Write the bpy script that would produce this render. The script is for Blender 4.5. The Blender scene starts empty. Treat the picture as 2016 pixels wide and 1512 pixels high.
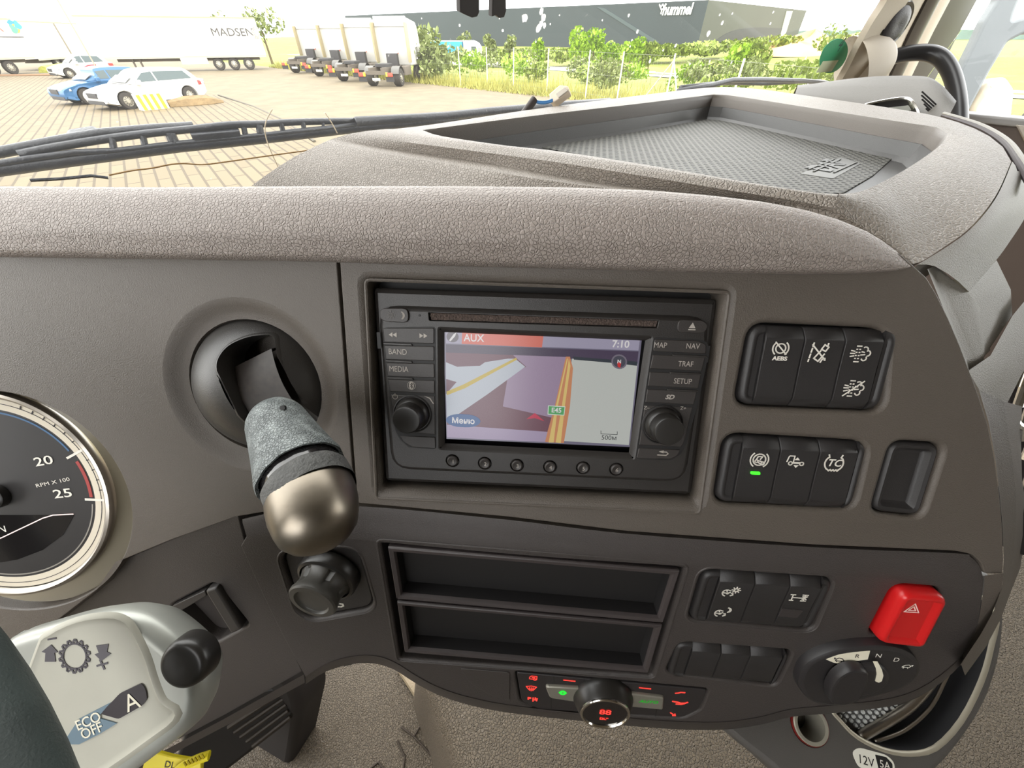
import bpy, bmesh, math, random
from math import sin, cos, pi, radians, atan2, hypot
from mathutils import Vector, Matrix
from mathutils.geometry import tessellate_polygon
random.seed(7)
SC = bpy.context.scene
COL = SC.collection
# ---------------------------------------------------------------- camera
FOC = 745.0; PITCH = radians(42.6); H = 2.6
CAM = Vector((0, 0, H))
FW = Vector((0, cos(PITCH), -sin(PITCH))); UP = Vector((0, sin(PITCH), cos(PITCH))); RT = Vector((1, 0, 0))
cd = bpy.data.cameras.new('camera'); cam = bpy.data.objects.new('camera', cd); COL.objects.link(cam)
cd.sensor_fit = 'HORIZONTAL'; cd.sensor_width = 36.0; cd.lens = FOC / 2016 * 36.0
cd.clip_start = 0.01; cd.clip_end = 2000
cam.location = CAM; cam.rotation_euler = (pi / 2 - PITCH, 0, 0)
SC.camera = cam
# ---------------------------------------------------------------- view, sky, light
SC.view_settings.view_transform = 'Standard'; SC.view_settings.look = 'None'
SC.view_settings.gamma = 1.0; SC.view_settings.use_curve_mapping = False
SC.view_settings.exposure = 0.4
SC.cycles.use_denoising = True
SC.cycles.max_bounces = 8; SC.cycles.diffuse_bounces = 4; SC.cycles.glossy_bounces = 3
SC.cycles.transparent_max_bounces = 12; SC.cycles.transmission_bounces = 3
SC.cycles.sample_clamp_indirect = 6.0
W = bpy.data.worlds.new('overcast_sky'); SC.world = W; W.use_nodes = True
nt = W.node_tree; bg = nt.nodes['Background']
tc = nt.nodes.new('ShaderNodeTexCoord'); nz = nt.nodes.new('ShaderNodeTexNoise'); rp = nt.nodes.new('ShaderNodeValToRGB')
nz.inputs['Scale'].default_value = 2.2; nz.inputs['Detail'].default_value = 5
nt.links.new(tc.outputs['Generated'], nz.inputs['Vector']); nt.links.new(nz.outputs['Fac'], rp.inputs['Fac'])
rp.color_ramp.elements[0].color = (0.90, 0.93, 0.97, 1); rp.color_ramp.elements[0].position = 0.3
rp.color_ramp.elements[1].color = (1.0, 0.985, 0.95, 1); rp.color_ramp.elements[1].position = 0.6
nt.links.new(rp.outputs['Color'], bg.inputs['Color']); bg.inputs['Strength'].default_value = 4.4
sd = bpy.data.lights.new('sun', 'SUN'); so = bpy.data.objects.new('sun', sd); COL.objects.link(so)
sd.energy = 0.9; sd.angle = radians(12); sd.color = (1.0, 0.95, 0.85)
so.rotation_euler = (radians(38), 0, radians(60)); so.location = (0, 0, 20)
# ---------------------------------------------------------------- maths helpers
def ray(x, y): return FW + RT * ((x - 1008) / FOC) - UP * ((y - 756) / FOC)
def hit(x, y, o, n):
    d = ray(x, y); return CAM + d * ((o - CAM).dot(n) / d.dot(n))
def hz(x, y, z): return hit(x, y, Vector((0, 0, H + z)), Vector((0, 0, 1)))
def dp(x, y, d): return CAM + ray(x, y) * d          # point at depth d
class Fr:
    def __init__(s, o, u, v, n): s.o, s.u, s.v, s.n = o, u, v, n
    def w(s, u, v, n=0.0): return s.o + s.u * u + s.v * v + s.n * n
    def px(s, x, y, off=0.0):
        h = hit(x, y, s.o + s.n * off, s.n) - s.o
        return (h.dot(s.u), h.dot(s.v))
    def P(s, pts, off=0.0): return [s.px(x, y, off) for x, y in pts]
    def W(s, x, y, off=0.0): return hit(x, y, s.o + s.n * off, s.n)
    def mpp(s, x, y):
        a = s.px(x - 1, y); b = s.px(x + 1, y); return hypot(b[0] - a[0], b[1] - a[1]) / 2
def face(px, py, depth, tilt, yaw):
    t = radians(tilt); w = radians(yaw)
    n = Vector((-sin(w) * cos(t), -cos(w) * cos(t), sin(t))); u = Vector((cos(w), -sin(w), 0))
    return Fr(dp(px, py, depth), u, n.cross(u), n)
def face_through(px, py, pt, tilt, yaw):
    f = face(px, py, 1, tilt, yaw); f.o = pt; return f
GZ = Fr(Vector((0, 0, 0)), Vector((1, 0, 0)), Vector((0, 1, 0)), Vector((0, 0, 1)))
# ---------------------------------------------------------------- materials
def lin(c):
    c = c / 255.0
    return c / 12.92 if c <= 0.04045 else ((c + 0.055) / 1.055) ** 2.4
MATS = {}
def mat(name, rgb, rough=0.5, metal=0.0, bump=None, var=0.0, varscale=8.0, spec=0.5, emit=None, coat=0.0, srgb=True, wear=None):
    """bump = (kind, scale, distance); wear = (rgb, scale, low, high)"""
    if name in MATS: return MATS[name]
    m = bpy.data.materials.new(name); m.use_nodes = True; t = m.node_tree; b = t.nodes['Principled BSDF']
    c = tuple(lin(v) for v in rgb) + (1,)
    b.inputs['Base Color'].default_value = c; b.inputs['Roughness'].default_value = rough; b.inputs['Metallic'].default_value = metal
    b.inputs['Specular IOR Level'].default_value = spec; b.inputs['Coat Weight'].default_value = coat
    co = t.nodes.new('ShaderNodeTexCoord')
    src = None
    if var > 0 or wear:
        n = t.nodes.new('ShaderNodeTexNoise'); n.inputs['Scale'].default_value = varscale; n.inputs['Detail'].default_value = 6
        t.links.new(co.outputs['Object'], n.inputs['Vector'])
        r = t.nodes.new('ShaderNodeValToRGB')
        r.color_ramp.elements[0].position = 0.3; r.color_ramp.elements[1].position = 0.7
        r.color_ramp.elements[0].color = tuple(v * (1 - var) for v in c[:3]) + (1,)
        r.color_ramp.elements[1].color = tuple(min(1, v * (1 + var)) for v in c[:3]) + (1,)
        t.links.new(n.outputs['Fac'], r.inputs['Fac']); src = r.outputs['Color']
    if wear:
        wc, ws, lo, hi = wear
        n = t.nodes.new('ShaderNodeTexNoise'); n.inputs['Scale'].default_value = ws; n.inputs['Detail'].default_value = 8
        t.links.new(co.outputs['Object'], n.inputs['Vector'])
        r = t.nodes.new('ShaderNodeMapRange'); r.inputs[1].default_value = lo; r.inputs[2].default_value = hi
        t.links.new(n.outputs['Fac'], r.inputs[0])
        mx = t.nodes.new('ShaderNodeMixRGB'); t.links.new(r.outputs[0], mx.inputs['Fac']); t.links.new(src, mx.inputs[1])
        mx.inputs[2].default_value = tuple(lin(v) for v in wc) + (1,); src = mx.outputs[0]
    if src: t.links.new(src, b.inputs['Base Color'])
    if bump:
        kind, sc_, dist = bump
        bp = t.nodes.new('ShaderNodeBump'); bp.inputs['Distance'].default_value = dist; bp.inputs['Strength'].default_value = 1.0
        if kind == 'leather':
            d = t.nodes.new('ShaderNodeTexNoise'); d.inputs['Scale'].default_value = sc_ * 0.6
            t.links.new(co.outputs['Object'], d.inputs['Vector'])
            ad = t.nodes.new('ShaderNodeVectorMath'); ad.operation = 'MULTIPLY_ADD'
            ad.inputs[1].default_value = (0.6 / sc_,) * 3
            t.links.new(d.outputs['Color'], ad.inputs[0]); t.links.new(co.outputs['Object'], ad.inputs[2])
            v = t.nodes.new('ShaderNodeTexVoronoi'); v.feature = 'DISTANCE_TO_EDGE'; v.inputs['Scale'].default_value = sc_
            t.links.new(ad.outputs[0], v.inputs['Vector'])
            mr = t.nodes.new('ShaderNodeMapRange'); mr.inputs[2].default_value = 0.17; mr.interpolation_type = 'SMOOTHSTEP'
            t.links.new(v.outputs['Distance'], mr.inputs[0]); t.links.new(mr.outputs[0], bp.inputs['Height'])
        elif kind == 'dots':
            v = t.nodes.new('ShaderNodeTexVoronoi'); v.inputs['Scale'].default_value = sc_; v.inputs['Randomness'].default_value = 0.0
            t.links.new(co.outputs['Object'], v.inputs['Vector'])
            mr = t.nodes.new('ShaderNodeMapRange'); mr.inputs[1].default_value = 0.2; mr.inputs[2].default_value = 0.4
            t.links.new(v.outputs['Distance'], mr.inputs[0]); t.links.new(mr.outputs[0], bp.inputs['Height'])
        elif kind == 'brick':
            pass
        else:
            n = t.nodes.new('ShaderNodeTexNoise'); n.inputs['Scale'].default_value = sc_; n.inputs['Detail'].default_value = 3
            t.links.new(co.outputs['Object'], n.inputs['Vector']); t.links.new(n.outputs['Fac'], bp.inputs['Height'])
        t.links.new(bp.outputs['Normal'], b.inputs['Normal'])
    if emit:
        b.inputs['Emission Color'].default_value = tuple(lin(v) for v in emit[0]) + (1,)
        b.inputs['Emission Strength'].default_value = emit[1]
    MATS[name] = m; return m
leather = mat('leather_grain_plastic', (146, 136, 129), 0.5, bump=('leather', 520, 0.00042), var=0.05, varscale=6)
leather2 = mat('leather_grain_plastic_fine', (130, 122, 113), 0.5, bump=('leather', 430, 0.00048), var=0.05, varscale=6)
plast = mat('grained_grey_plastic', (86, 79, 72), 0.46, bump=('noise', 1500, 0.00028), var=0.05, varscale=9)
plast2 = mat('grained_dark_grey_plastic', (62, 57, 55), 0.48, bump=('noise', 1600, 0.00024), var=0.05, varscale=9)
trimg = mat('light_grained_plastic', (122, 118, 110), 0.5, bump=('noise', 1300, 0.0003), var=0.05)
blackp = mat('black_plastic', (50, 47, 46), 0.42, bump=('noise', 2200, 0.00012), var=0.06)
switchp = mat('switch_plastic', (42, 40, 40), 0.45, bump=('noise', 2500, 0.00010), var=0.05)
radiop = mat('radio_plastic', (42, 39, 37), 0.42, bump=('noise', 2200, 0.00010), var=0.05)
btnp = mat('radio_button_plastic', (50, 46, 44), 0.45, bump=('noise', 2600, 0.00008))
knobp = mat('knob_rubber', (38, 36, 34), 0.33)
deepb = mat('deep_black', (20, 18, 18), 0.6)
gloss = mat('gloss_black', (26, 24, 25), 0.12, coat=0.3)
felt = mat('slot_felt', (74, 62, 56), 0.95, bump=('noise', 900, 0.0012), var=0.35, varscale=700)
white = mat('white_print', (225, 220, 210), 0.6)
grey_pr = mat('grey_print', (165, 158, 150), 0.6)
chrome = mat('chrome', (225, 222, 215), 0.14, 1.0)
satin = mat('satin_chrome', (185, 178, 168), 0.30, 1.0, var=0.05, varscale=60)
silver = mat('silver_painted_plastic', (172, 174, 167), 0.36, 0.35, var=0.03, varscale=40)
matblack = mat('rubber_mat', (78, 76, 74), 0.42, bump=('noise', 1400, 0.0002))
def emis(name, rgb, s): return mat(name, (10, 10, 10), 0.5, emit=(rgb, s))
red_led = emis('red_backlight', (255, 60, 50), 1.3); green_led = emis('green_backlight', (40, 220, 60), 1.0)
# ---------------------------------------------------------------- mesh builder
def area(p): return 0.5 * sum(p[i][0] * p[(i + 1) % len(p)][1] - p[(i + 1) % len(p)][0] * p[i][1] for i in range(len(p)))
def ccw(p): return list(p) if area(p) > 0 else list(reversed(p))
def fillet(p, r, n=4):
    p = ccw(p); out = []; N = len(p)
    for i in range(N):
        a = Vector(p[i - 1][:2]); b = Vector(p[i][:2]); c = Vector(p[(i + 1) % N][:2])
        rr = r[i] if isinstance(r, (list, tuple)) else r
        d1 = (a - b).length; d2 = (c - b).length; d = min(rr, d1 * 0.48, d2 * 0.48)
        if d < 1e-6: out.append((b.x, b.y)); continue
        s = b + (a - b) * (d / d1); e = b + (c - b) * (d / d2)
        for k in range(n + 1):
            t = k / n; q = s * (1 - t) ** 2 + b * 2 * t * (1 - t) + e * t * t; out.append((q.x, q.y))
    return out
def inset(p, d):
    if abs(d) < 1e-9: return list(p)
    out = []; N = len(p)
    for i in range(N):
        a = Vector(p[i - 1]); b = Vector(p[i]); c = Vector(p[(i + 1) % N])
        e1 = b - a; e2 = c - b
        if e1.length < 1e-9: e1 = e2
        if e2.length < 1e-9: e2 = e1
        n1 = Vector((-e1.y, e1.x)).normalized(); n2 = Vector((-e2.y, e2.x)).normalized()
        m = n1 + n2
        m = n1 if m.length < 1e-6 else m.normalized()
        k = d / max(0.5, m.dot(n1)); q = b + m * k; out.append((q.x, q.y))
    return out
def smooth_px(pts, n=4, closed=False):
    out = []; N = len(pts); rng = N if closed else N - 1
    g = lambda i: pts[i % N] if closed else pts[max(0, min(N - 1, i))]
    for i in range(rng):
        p0, p1, p2, p3 = g(i - 1), g(i), g(i + 1), g(i + 2)
        for k in range(n):
            t = k / n
            out.append(tuple(0.5 * (2 * b + (c - a) * t + (2 * a - 5 * b + 4 * c - d) * t * t + (3 * b - a - 3 * c + d) * t ** 3) for a, b, c, d in zip(p0, p1, p2, p3)))
    if not closed: out.append(tuple(pts[-1]))
    return out
class MB:
    def __init__(s, fr=GZ): s.v = []; s.f = []; s.m = []; s.fr = fr
    def add(s, vs, fs, mi=0):
        o = len(s.v); s.v += [Vector(v) for v in vs]
        for f in fs: s.f.append([o + i for i in f]); s.m.append(mi)
    def cap(s, pts, h, mi=0, holes=()):
        loops = [[Vector((p[0], p[1], 0)) for p in pts]] + [[Vector((p[0], p[1], 0)) for p in hl] for hl in holes]
        flat = [q for l in loops for q in l]
        tris = tessellate_polygon(loops)
        fs = []
        for t in tris:
            a, b, c = (flat[i] for i in t)
            ar = (b - a).cross(c - a).z
            if abs(ar) < 1e-14: continue
            fs.append(t if ar > 0 else (t[0], t[2], t[1]))
        s.add([s.fr.w(q.x, q.y, h) for q in flat], fs, mi)
    def loft(s, pts, prof, mi=0, cap=True, cap0=False, capmi=None, holes=()):
        pts = ccw(pts); loops = [(inset(pts, d), h) for d, h in prof]; N = len(pts)
        vs = [s.fr.w(q[0], q[1], h) for l, h in loops for q in l]; fs = []
        for k in range(len(loops) - 1):
            for i in range(N):
                j = (i + 1) % N; fs.append((k * N + i, k * N + j, (k + 1) * N + j, (k + 1) * N + i))
        s.add(vs, fs, mi)
        if cap: s.cap(loops[-1][0], loops[-1][1], mi if capmi is None else capmi, holes)
        if cap0: s.cap(loops[0][0], loops[0][1], mi)
        return s
    def slab(s, pts, h0, h1, bev=0.0, mi=0, cap0=False, n=3, capmi=None):
        prof = [(0, h0)]
        if bev > 0:
            for k in range(n + 1):
                a = pi / 2 * k / n; prof.append((bev * (1 - cos(a)), h1 - bev * (1 - sin(a))))
        else: prof.append((0, h1))
        return s.loft(pts, prof, mi, True, cap0, capmi)
    def rect(s, u0, v0, u1, v1, h0, h1, r=0, bev=0, mi=0):
        p = [(u0, v0), (u1, v0), (u1, v1), (u0, v1)]
        return s.slab(fillet(p, r) if r > 0 else p, h0, h1, bev, mi)
    def box(s, x0, y0, z0, x1, y1, z1, mi=0):
        vs = [s.fr.w(x, y, z) for z in (z0, z1) for x, y in ((x0, y0), (x1, y0), (x1, y1), (x0, y1))]
        s.add(vs, [(3, 2, 1, 0), (4, 5, 6, 7), (0, 1, 5, 4), (1, 2, 6, 5), (2, 3, 7, 6), (3, 0, 4, 7)], mi); return s
    def tube(s, pts, r, n=10, mi=0, caps=True, flat=1.0, up=None):
        pts = [Vector(p) for p in pts]; N = len(pts); vs = []
        rr = r if isinstance(r, (list, tuple)) else [r] * N
        ref = up
        for i, p in enumerate(pts):
            d = (pts[min(i + 1, N - 1)] - pts[max(i - 1, 0)]).normalized()
            a = ref if ref is not None else (Vector((0, 0, 1)) if abs(d.z) < 0.9 else Vector((1, 0, 0)))
            x = d.cross(a).normalized(); y = x.cross(d)
            if up is None: ref = y
            for k in range(n):
                t = 2 * pi * k / n; vs.append(p + x * cos(t) * rr[i] + y * sin(t) * rr[i] * flat)
        fs = [(i * n + k, i * n + (k + 1) % n, (i + 1) * n + (k + 1) % n, (i + 1) * n + k) for i in range(N - 1) for k in range(n)]
        if caps: fs += [tuple(range(n - 1, -1, -1)), tuple((N - 1) * n + k for k in range(n))]
        s.add(vs, fs, mi); return s
    def lathe(s, c, ax, prof, n=32, mi=0, sx=1.0, up=None, fn=None, cap=False):
        """prof: (radius, height along ax)"""
        c = Vector(c); ax = Vector(ax).normalized(); a = up if up is not None else (Vector((0, 0, 1)) if abs(ax.z) < 0.9 else Vector((1, 0, 0)))
        x = a.cross(ax).normalized(); y = ax.cross(x); vs = []
        for r, h in prof:
            for k in range(n):
                t = 2 * pi * k / n; q = r * (fn(t, h) if fn else 1); vs.append(c + ax * h + x * cos(t) * q * sx + y * sin(t) * q)
        fs = [(i * n + k, i * n + (k + 1) % n, (i + 1) * n + (k + 1) % n, (i + 1) * n + k) for i in range(len(prof) - 1) for k in range(n)]
        if cap: fs.append(tuple((len(prof) - 1) * n + k for k in range(n)))
        s.add(vs, fs, mi); return s
    def grid(s, rows, mi=0, closed=False):
        n = len(rows[0]); vs = [p for r in rows for p in r]; fs = []
        for i in range(len(rows) - 1):
            for k in range(n if closed else n - 1):
                j = (k + 1) % n; fs.append((i * n + k, i * n + j, (i + 1) * n + j, (i + 1) * n + k))
        s.add(vs, fs, mi); return s
    def strokes(s, lines, w, h, mi=0, t=0.00012):
        for ln in lines:
            for a, b in zip(ln[:-1], ln[1:]):
                a = Vector(a); b = Vector(b); d = b - a
                if d.length < 1e-9: continue
                d.normalize(); nn = Vector((-d.y, d.x)) * w / 2; e = d * w * 0.35
                q = [a - e + nn, a - e - nn, b + e - nn, b + e + nn]
                s.add([s.fr.w(p.x, p.y, h) for p in q] + [s.fr.w(p.x, p.y, h + t) for p in q], [(4, 5, 6, 7), (0, 1, 5, 4), (1, 2, 6, 5), (2, 3, 7, 6), (3, 0, 4, 7)], mi)
        return s
    def build(s, name, mats, parent=None, at=None, sharp=35, smooth=True):
        if not isinstance(mats, (list, tuple)): mats = [mats]
        base = Vector((0, 0, 0))
        if parent is not None: base = WLOC[parent.name]
        if at is None: at = base if parent is not None else (sum(s.v, Vector()) / max(1, len(s.v)))
        me = bpy.data.meshes.new(name); me.from_pydata([v - at for v in s.v], [], s.f); me.update()
        for m in mats: me.materials.append(m)
        me.polygons.foreach_set('material_index', s.m)
        if smooth:
            me.polygons.foreach_set('use_smooth', [True] * len(me.polygons))
            if sharp: me.set_sharp_from_angle(angle=radians(sharp))
        o = bpy.data.objects.new(name, me); COL.objects.link(o)
        o.location = at - base if parent is not None else at
        if parent is not None: o.parent = parent
        WLOC[o.name] = Vector(at); return o
WLOC = {}
def tag(o, label=None, cat=None, group=None, kind=None):
    if label: o['label'] = label
    if cat: o['category'] = cat
    if group: o['group'] = group
    if kind: o['kind'] = kind
    return o
def thing(name, at, label, cat, group=None):
    o = bpy.data.objects.new(name, None); COL.objects.link(o); o.location = at; o.empty_display_size = 0.02
    WLOC[o.name] = Vector(at); return tag(o, label, cat, group)
KIDS = lambda o: [c for c in bpy.data.objects if c.parent == o]
def dup(root, loc, rz=None, label=None):
    def cp(o, par):
        c = o.copy(); COL.objects.link(c)
        if par: c.parent = par
        for k in KIDS(o): cp(k, c)
        return c
    r = cp(root, None); r.location = loc; WLOC[r.name] = Vector(loc)
    if rz is not None: r.rotation_euler = (0, 0, rz)
    if label: r['label'] = label
    return r
def text(fr, s, u, v, size, off, m, parent, name='lettering', rot=0.0, sx=1.0, shear=0.0, align='CENTER', bold=0.0, th=0.00012, at=None):
    cu = bpy.data.curves.new('t', 'FONT'); cu.body = s; cu.size = size; cu.align_x = align; cu.align_y = 'CENTER'; cu.shear = shear; cu.offset = bold * size
    cu.resolution_u = 3
    ob = bpy.data.objects.new('t', cu); COL.objects.link(ob)
    dg = bpy.context.evaluated_depsgraph_get(); me = ob.evaluated_get(dg).to_mesh()
    mb = MB(fr); cr, sr = cos(rot), sin(rot)
    vs = []
    for q in me.vertices:
        x, y = q.co.x * sx, q.co.y
        vs.append(fr.w(u + x * cr - y * sr, v + x * sr + y * cr, off + th))
    mb.add(vs, [tuple(p.vertices) for p in me.polygons])
    ob.evaluated_get(dg).to_mesh_clear(); bpy.data.objects.remove(ob); bpy.data.curves.remove(cu)
    return mb.build(name, m, parent, smooth=False)
def tpx(fr, s, x, y, caph, off, m, parent, **k):
    u, v = fr.px(x, y, off); return text(fr, s, u, v, caph * fr.mpp(x, y) / 0.70, off, m, parent, **k)
def circ(n=20, r=1.0, a0=0.0, a1=2 * pi, cx=0.0, cy=0.0):
    return [(cx + r * cos(a0 + (a1 - a0) * k / n), cy + r * sin(a0 + (a1 - a0) * k / n)) for k in range(n + 1)]
def icon(fr, x, y, hs, lines, off, m, parent, w=0.14, polys=(), name='icon', rot=0.0, sk=0.0):
    """lines in units of the half size, hs in pixels"""
    u, v = fr.px(x, y, off); k = hs * fr.mpp(x, y); cr, sr = cos(rot), sin(rot)
    f = lambda p: (u + k * ((p[0] + sk * p[1]) * cr - p[1] * sr), v + k * ((p[0] + sk * p[1]) * sr + p[1] * cr))
    mb = MB(fr); mb.strokes([[f(p) for p in l] for l in lines], w * k, off)
    for p in polys: mb.slab([f(q) for q in p], off, off + 0.00013)
    return mb.build(name, m, parent, smooth=False)
# ================================================================ frames of the dashboard faces
P1 = face(1070, 770, 0.222, 29, 3.7)
_cr = P1.W(1030, 1092)
P2 = face_through(1030, 1092, _cr, 19.6, 3.7)
def at1(x, y, off=0): return P1.W(x, y, off)
def at2(x, y, off=0): return P2.W(x, y, off)
PS = radians(37); TD = Vector((-sin(PS), cos(PS), 0)); SDV = Vector((cos(PS), sin(PS), 0)); ZV = Vector((0, 0, 1))
LIP = [(-0.0022, 0), (-0.0014, -0.00025), (-0.0006, -0.0009), (-0.0001, -0.0018), (0, -0.0026)]
def holes_plate(mb, fr, outer, holes, lip=1.0, depth=0.008, mi=0, edge=0.006, bottoms=True, botmi=None):
    """flat plate with rounded-lip openings; holes = list of (pts, depth)"""
    outer = ccw(outer); hl = []
    for h in holes:
        pts, d = h[0], h[1]; pts = ccw(pts); hl.append(inset(pts, -0.0022 * lip * (1.9 if d > 0.0175 else 1.0)))
        k_ = lip * (1.9 if d > 0.0175 else 1.0); pr = [(a * k_, b * k_) for a, b in LIP] + [(0, -d)]
        mb.loft(pts, pr, mi, cap=(d < 0.05 and bottoms), capmi=botmi)
    mb.cap(outer, 0, mi, hl)
    mb.loft(outer, [(0, 0), (-0.0004, -0.0002), (-0.0007, -0.0008), (-0.0008, -edge)], mi, cap=False)
# ================================================================ DASHBOARD (one fixed body)
dash = thing('dashboard', at1(1070, 770), 'grey grained truck dashboard with leather textured top, tray and padded roll', 'dashboard')
# -- centre fascia
g1 = fillet(P1.P([(1478, 634), (1752, 647), (1740, 812), (1446, 800)]), 0.010, 6)
g2 = fillet(P1.P([(1427, 853), (1711, 870), (1680, 1004), (1405, 992)]), 0.010, 6)
g3 = fillet(P1.P([(1757, 868), (1862, 874), (1815, 1021), (1716, 1010)]), 0.008, 6)
rad = fillet(P1.P([(721, 553), (1431, 577), (1375, 993), (748, 966)]), 0.003, 3)
out1 = P1.P([(669, 490), (1770, 500), (1823, 548), (1845, 585), (1866, 628), (1888, 680), (1907, 730), (1927, 785), (1944, 840), (1957, 905), (1966, 975), (1972, 1040), (1974, 1100), (1973, 1128), (1940, 1128),
              (1934, 1108), (1915, 1090), (1880, 1083), (1600, 1071), (1230, 1044), (1000, 1016), (705, 989)])
mb = MB(P1); holes_plate(mb, P1, fillet(out1, 0.0015, 2), [(rad, 0.018), (g1, 0.012), (g2, 0.012), (g3, 0.012)], 1.3, mi=0, edge=0.02, botmi=1)
# raised lip line around the radio opening
mb.loft(fillet(P1.P([(716, 547), (1440, 572), (1380, 1013), (738, 983)]), 0.004, 4), [(0, 0), (0.0002, 0.0005), (0.001, 0.0007), (0.0018, 0.0002)], 0, cap=False)
mb.build('centre_fascia', [plast, deepb], dash)
# -- left fascia round the instruments
ign = [P1.px(493 + 148 * cos(t), 766 + 132 * sin(t)) for t in [0]]
cI = P1.px(493, 767); rI = 0.0425
ignh = [(cI[0] + rI * cos(t), cI[1] + rI * sin(t)) for t in [2 * pi * k / 48 for k in range(48)]]
out1l = P1.P([(-600, 480), (660, 505), (697, 984), (560, 1000), (464, 1016), (340, 1060), (228, 1106), (190, 1160), (60, 1260), (-60, 1340), (-300, 1440), (-600, 1560)])
_pg = (P1.W(-8, 978) - CAM).dot(FW) - 0.004
PG = face_through(-8, 978, dp(-8, 978, _pg), 33, -4); GR = 0.0600 * _pg / 0.222
def onto(fr, p):
    d = p - CAM; h = CAM + d * ((fr.o - CAM).dot(fr.n) / d.dot(fr.n)) - fr.o; return (h.dot(fr.u), h.dot(fr.v))
gh_pts = [onto(P1, PG.w((GR + 0.0125) * cos(2 * pi * k / 96), (GR + 0.0125) * sin(2 * pi * k / 96) - 0.0085, -0.004)) for k in range(96)]
mb = MB(P1)
o2 = ccw(out1l); mb.cap(o2, 0, 0, [inset(ignh, -0.013), ccw(gh_pts)])
mb.loft(ccw(gh_pts), [(0, 0), (0.0006, -0.0004), (0.0012, -0.0014), (0.0016, -0.02)], cap=False)
mb.loft(o2, [(0, 0), (-0.0004, -0.0002), (-0.0007, -0.0008), (-0.0008, -0.02)], cap=False)
mb.loft(ignh, [(-0.013, 0), (-0.011, -0.0004), (-0.008, -0.0018), (-0.005, -0.0032), (-0.003, -0.0038), (0.0, -0.0042), (0.0004, -0.006), (0.0004, -0.02)])
mb.build('instrument_fascia', plast, dash)
# ---- strip between the fascia and the lower panel, then the lower panel
sea = [(476, 1020), (560, 1003), (702, 994), (1000, 1021), (1230, 1048), (1600, 1075), (1880, 1087), (1912, 1094), (1930, 1112), (1937, 1133)]
cre = [(486, 1058), (565, 1050), (702, 1062), (1000, 1090), (1230, 1107), (1600, 1130), (1800, 1143), (1870, 1149), (1915, 1155), (1934, 1162)]
sea = smooth_px(sea, 4); cre = smooth_px(cre, 4)
rows = []
for k in range(7):
    t = k / 6
    row = []
    for (a, b), (c, d) in zip([(q[0], q[1] + 3.5) for q in sea], cre):
        x = a + (c - a) * t; y = b + (d - b) * t
        p = P1.W(x, y); q = P2.W(x, y); s_ = t * t * t
        row.append(p.lerp(q, s_) if t < 1 else q)
    rows.append(row)
mb = MB(P2); mb.grid([[p - P1.n * 0.006 for p in rows[0]], [p - P1.n * 0.0006 for p in rows[0]]] + rows[1:])
kn = fillet(P2.P([(548, 1088), (702, 1080), (738, 1200), (615, 1222), (585, 1205)]), 0.012, 6)
dinp = fillet(P2.P([(749, 1068), (1347, 1117), (1284, 1332), (787, 1298)]), 0.0025, 3)
g4 = fillet(P2.P([(1383, 1122), (1642, 1139), (1600, 1243), (1354, 1220)]), 0.008, 6)
g5 = fillet(P2.P([(1338, 1265), (1562, 1281), (1528, 1352), (1310, 1324)]), 0.007, 6)
g6 = fillet(P2.P([(1760, 1150), (1858, 1158), (1806, 1262), (1708, 1250)]), 0.008, 6)
g7 = fillet(P2.P([(1014, 1322), (1395, 1357), (1378, 1398), (1345, 1414), (1060, 1398), (1024, 1380)]), 0.004, 4)
bot = smooth_px([(602, 1332), (640, 1308), (690, 1293), (735, 1291), (775, 1303), (815, 1328), (860, 1352), (920, 1372), (1000, 1388), (1140, 1404), (1300, 1419), (1420, 1422), (1500, 1411), (1560, 1396), (1650, 1388), (1760, 1374), (1830, 1345), (1895, 1290), (1925, 1230)], 3)
out2 = P2.P(list(reversed(cre)) + [(476, 1075), (500, 1130), (530, 1195), (560, 1255)] + bot)
out2 = ccw(out2)
holes_plate(mb, P2, out2, [(kn, 0.006), (dinp, 0.010), (g4, 0.010), (g5, 0.009), (g6, 0.010), (g7, 0.006)], 1.0, edge=0.03, botmi=1)
for pts, a in ((g4, 0.0022), (kn, 0.0026), (dinp, 0.0022)):
    mb.loft(inset(ccw(pts), -0.0030), [(-0.0006, -0.0001), (0, 0.0004), (0.0008, 0.0004), (0.0013, 0)], cap=False)
# inclined bottom lip that follows the lower edge
mb.grid([[P2.W(x, y, 0.0004) for x, y in bot], [P2.W(x, y + 5, -0.001) for x, y in bot], [P2.W(x + 0, y + 15, -0.010) for x, y in bot], [P2.W(x, y + 14, -0.03) for x, y in bot]])
mb.build('lower_panel', [plast2, deepb], dash)
# shallow storage hollow left of the heater controls
mb = MB(P2); mb.slab(fillet(P2.P([(905, 1314), (1004, 1322), (1004, 1378), (960, 1364), (925, 1342)]), 0.003, 3), 0.0, 0.0008, 0.0004); mb.build('cover_flap', plast2, dash)
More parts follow.
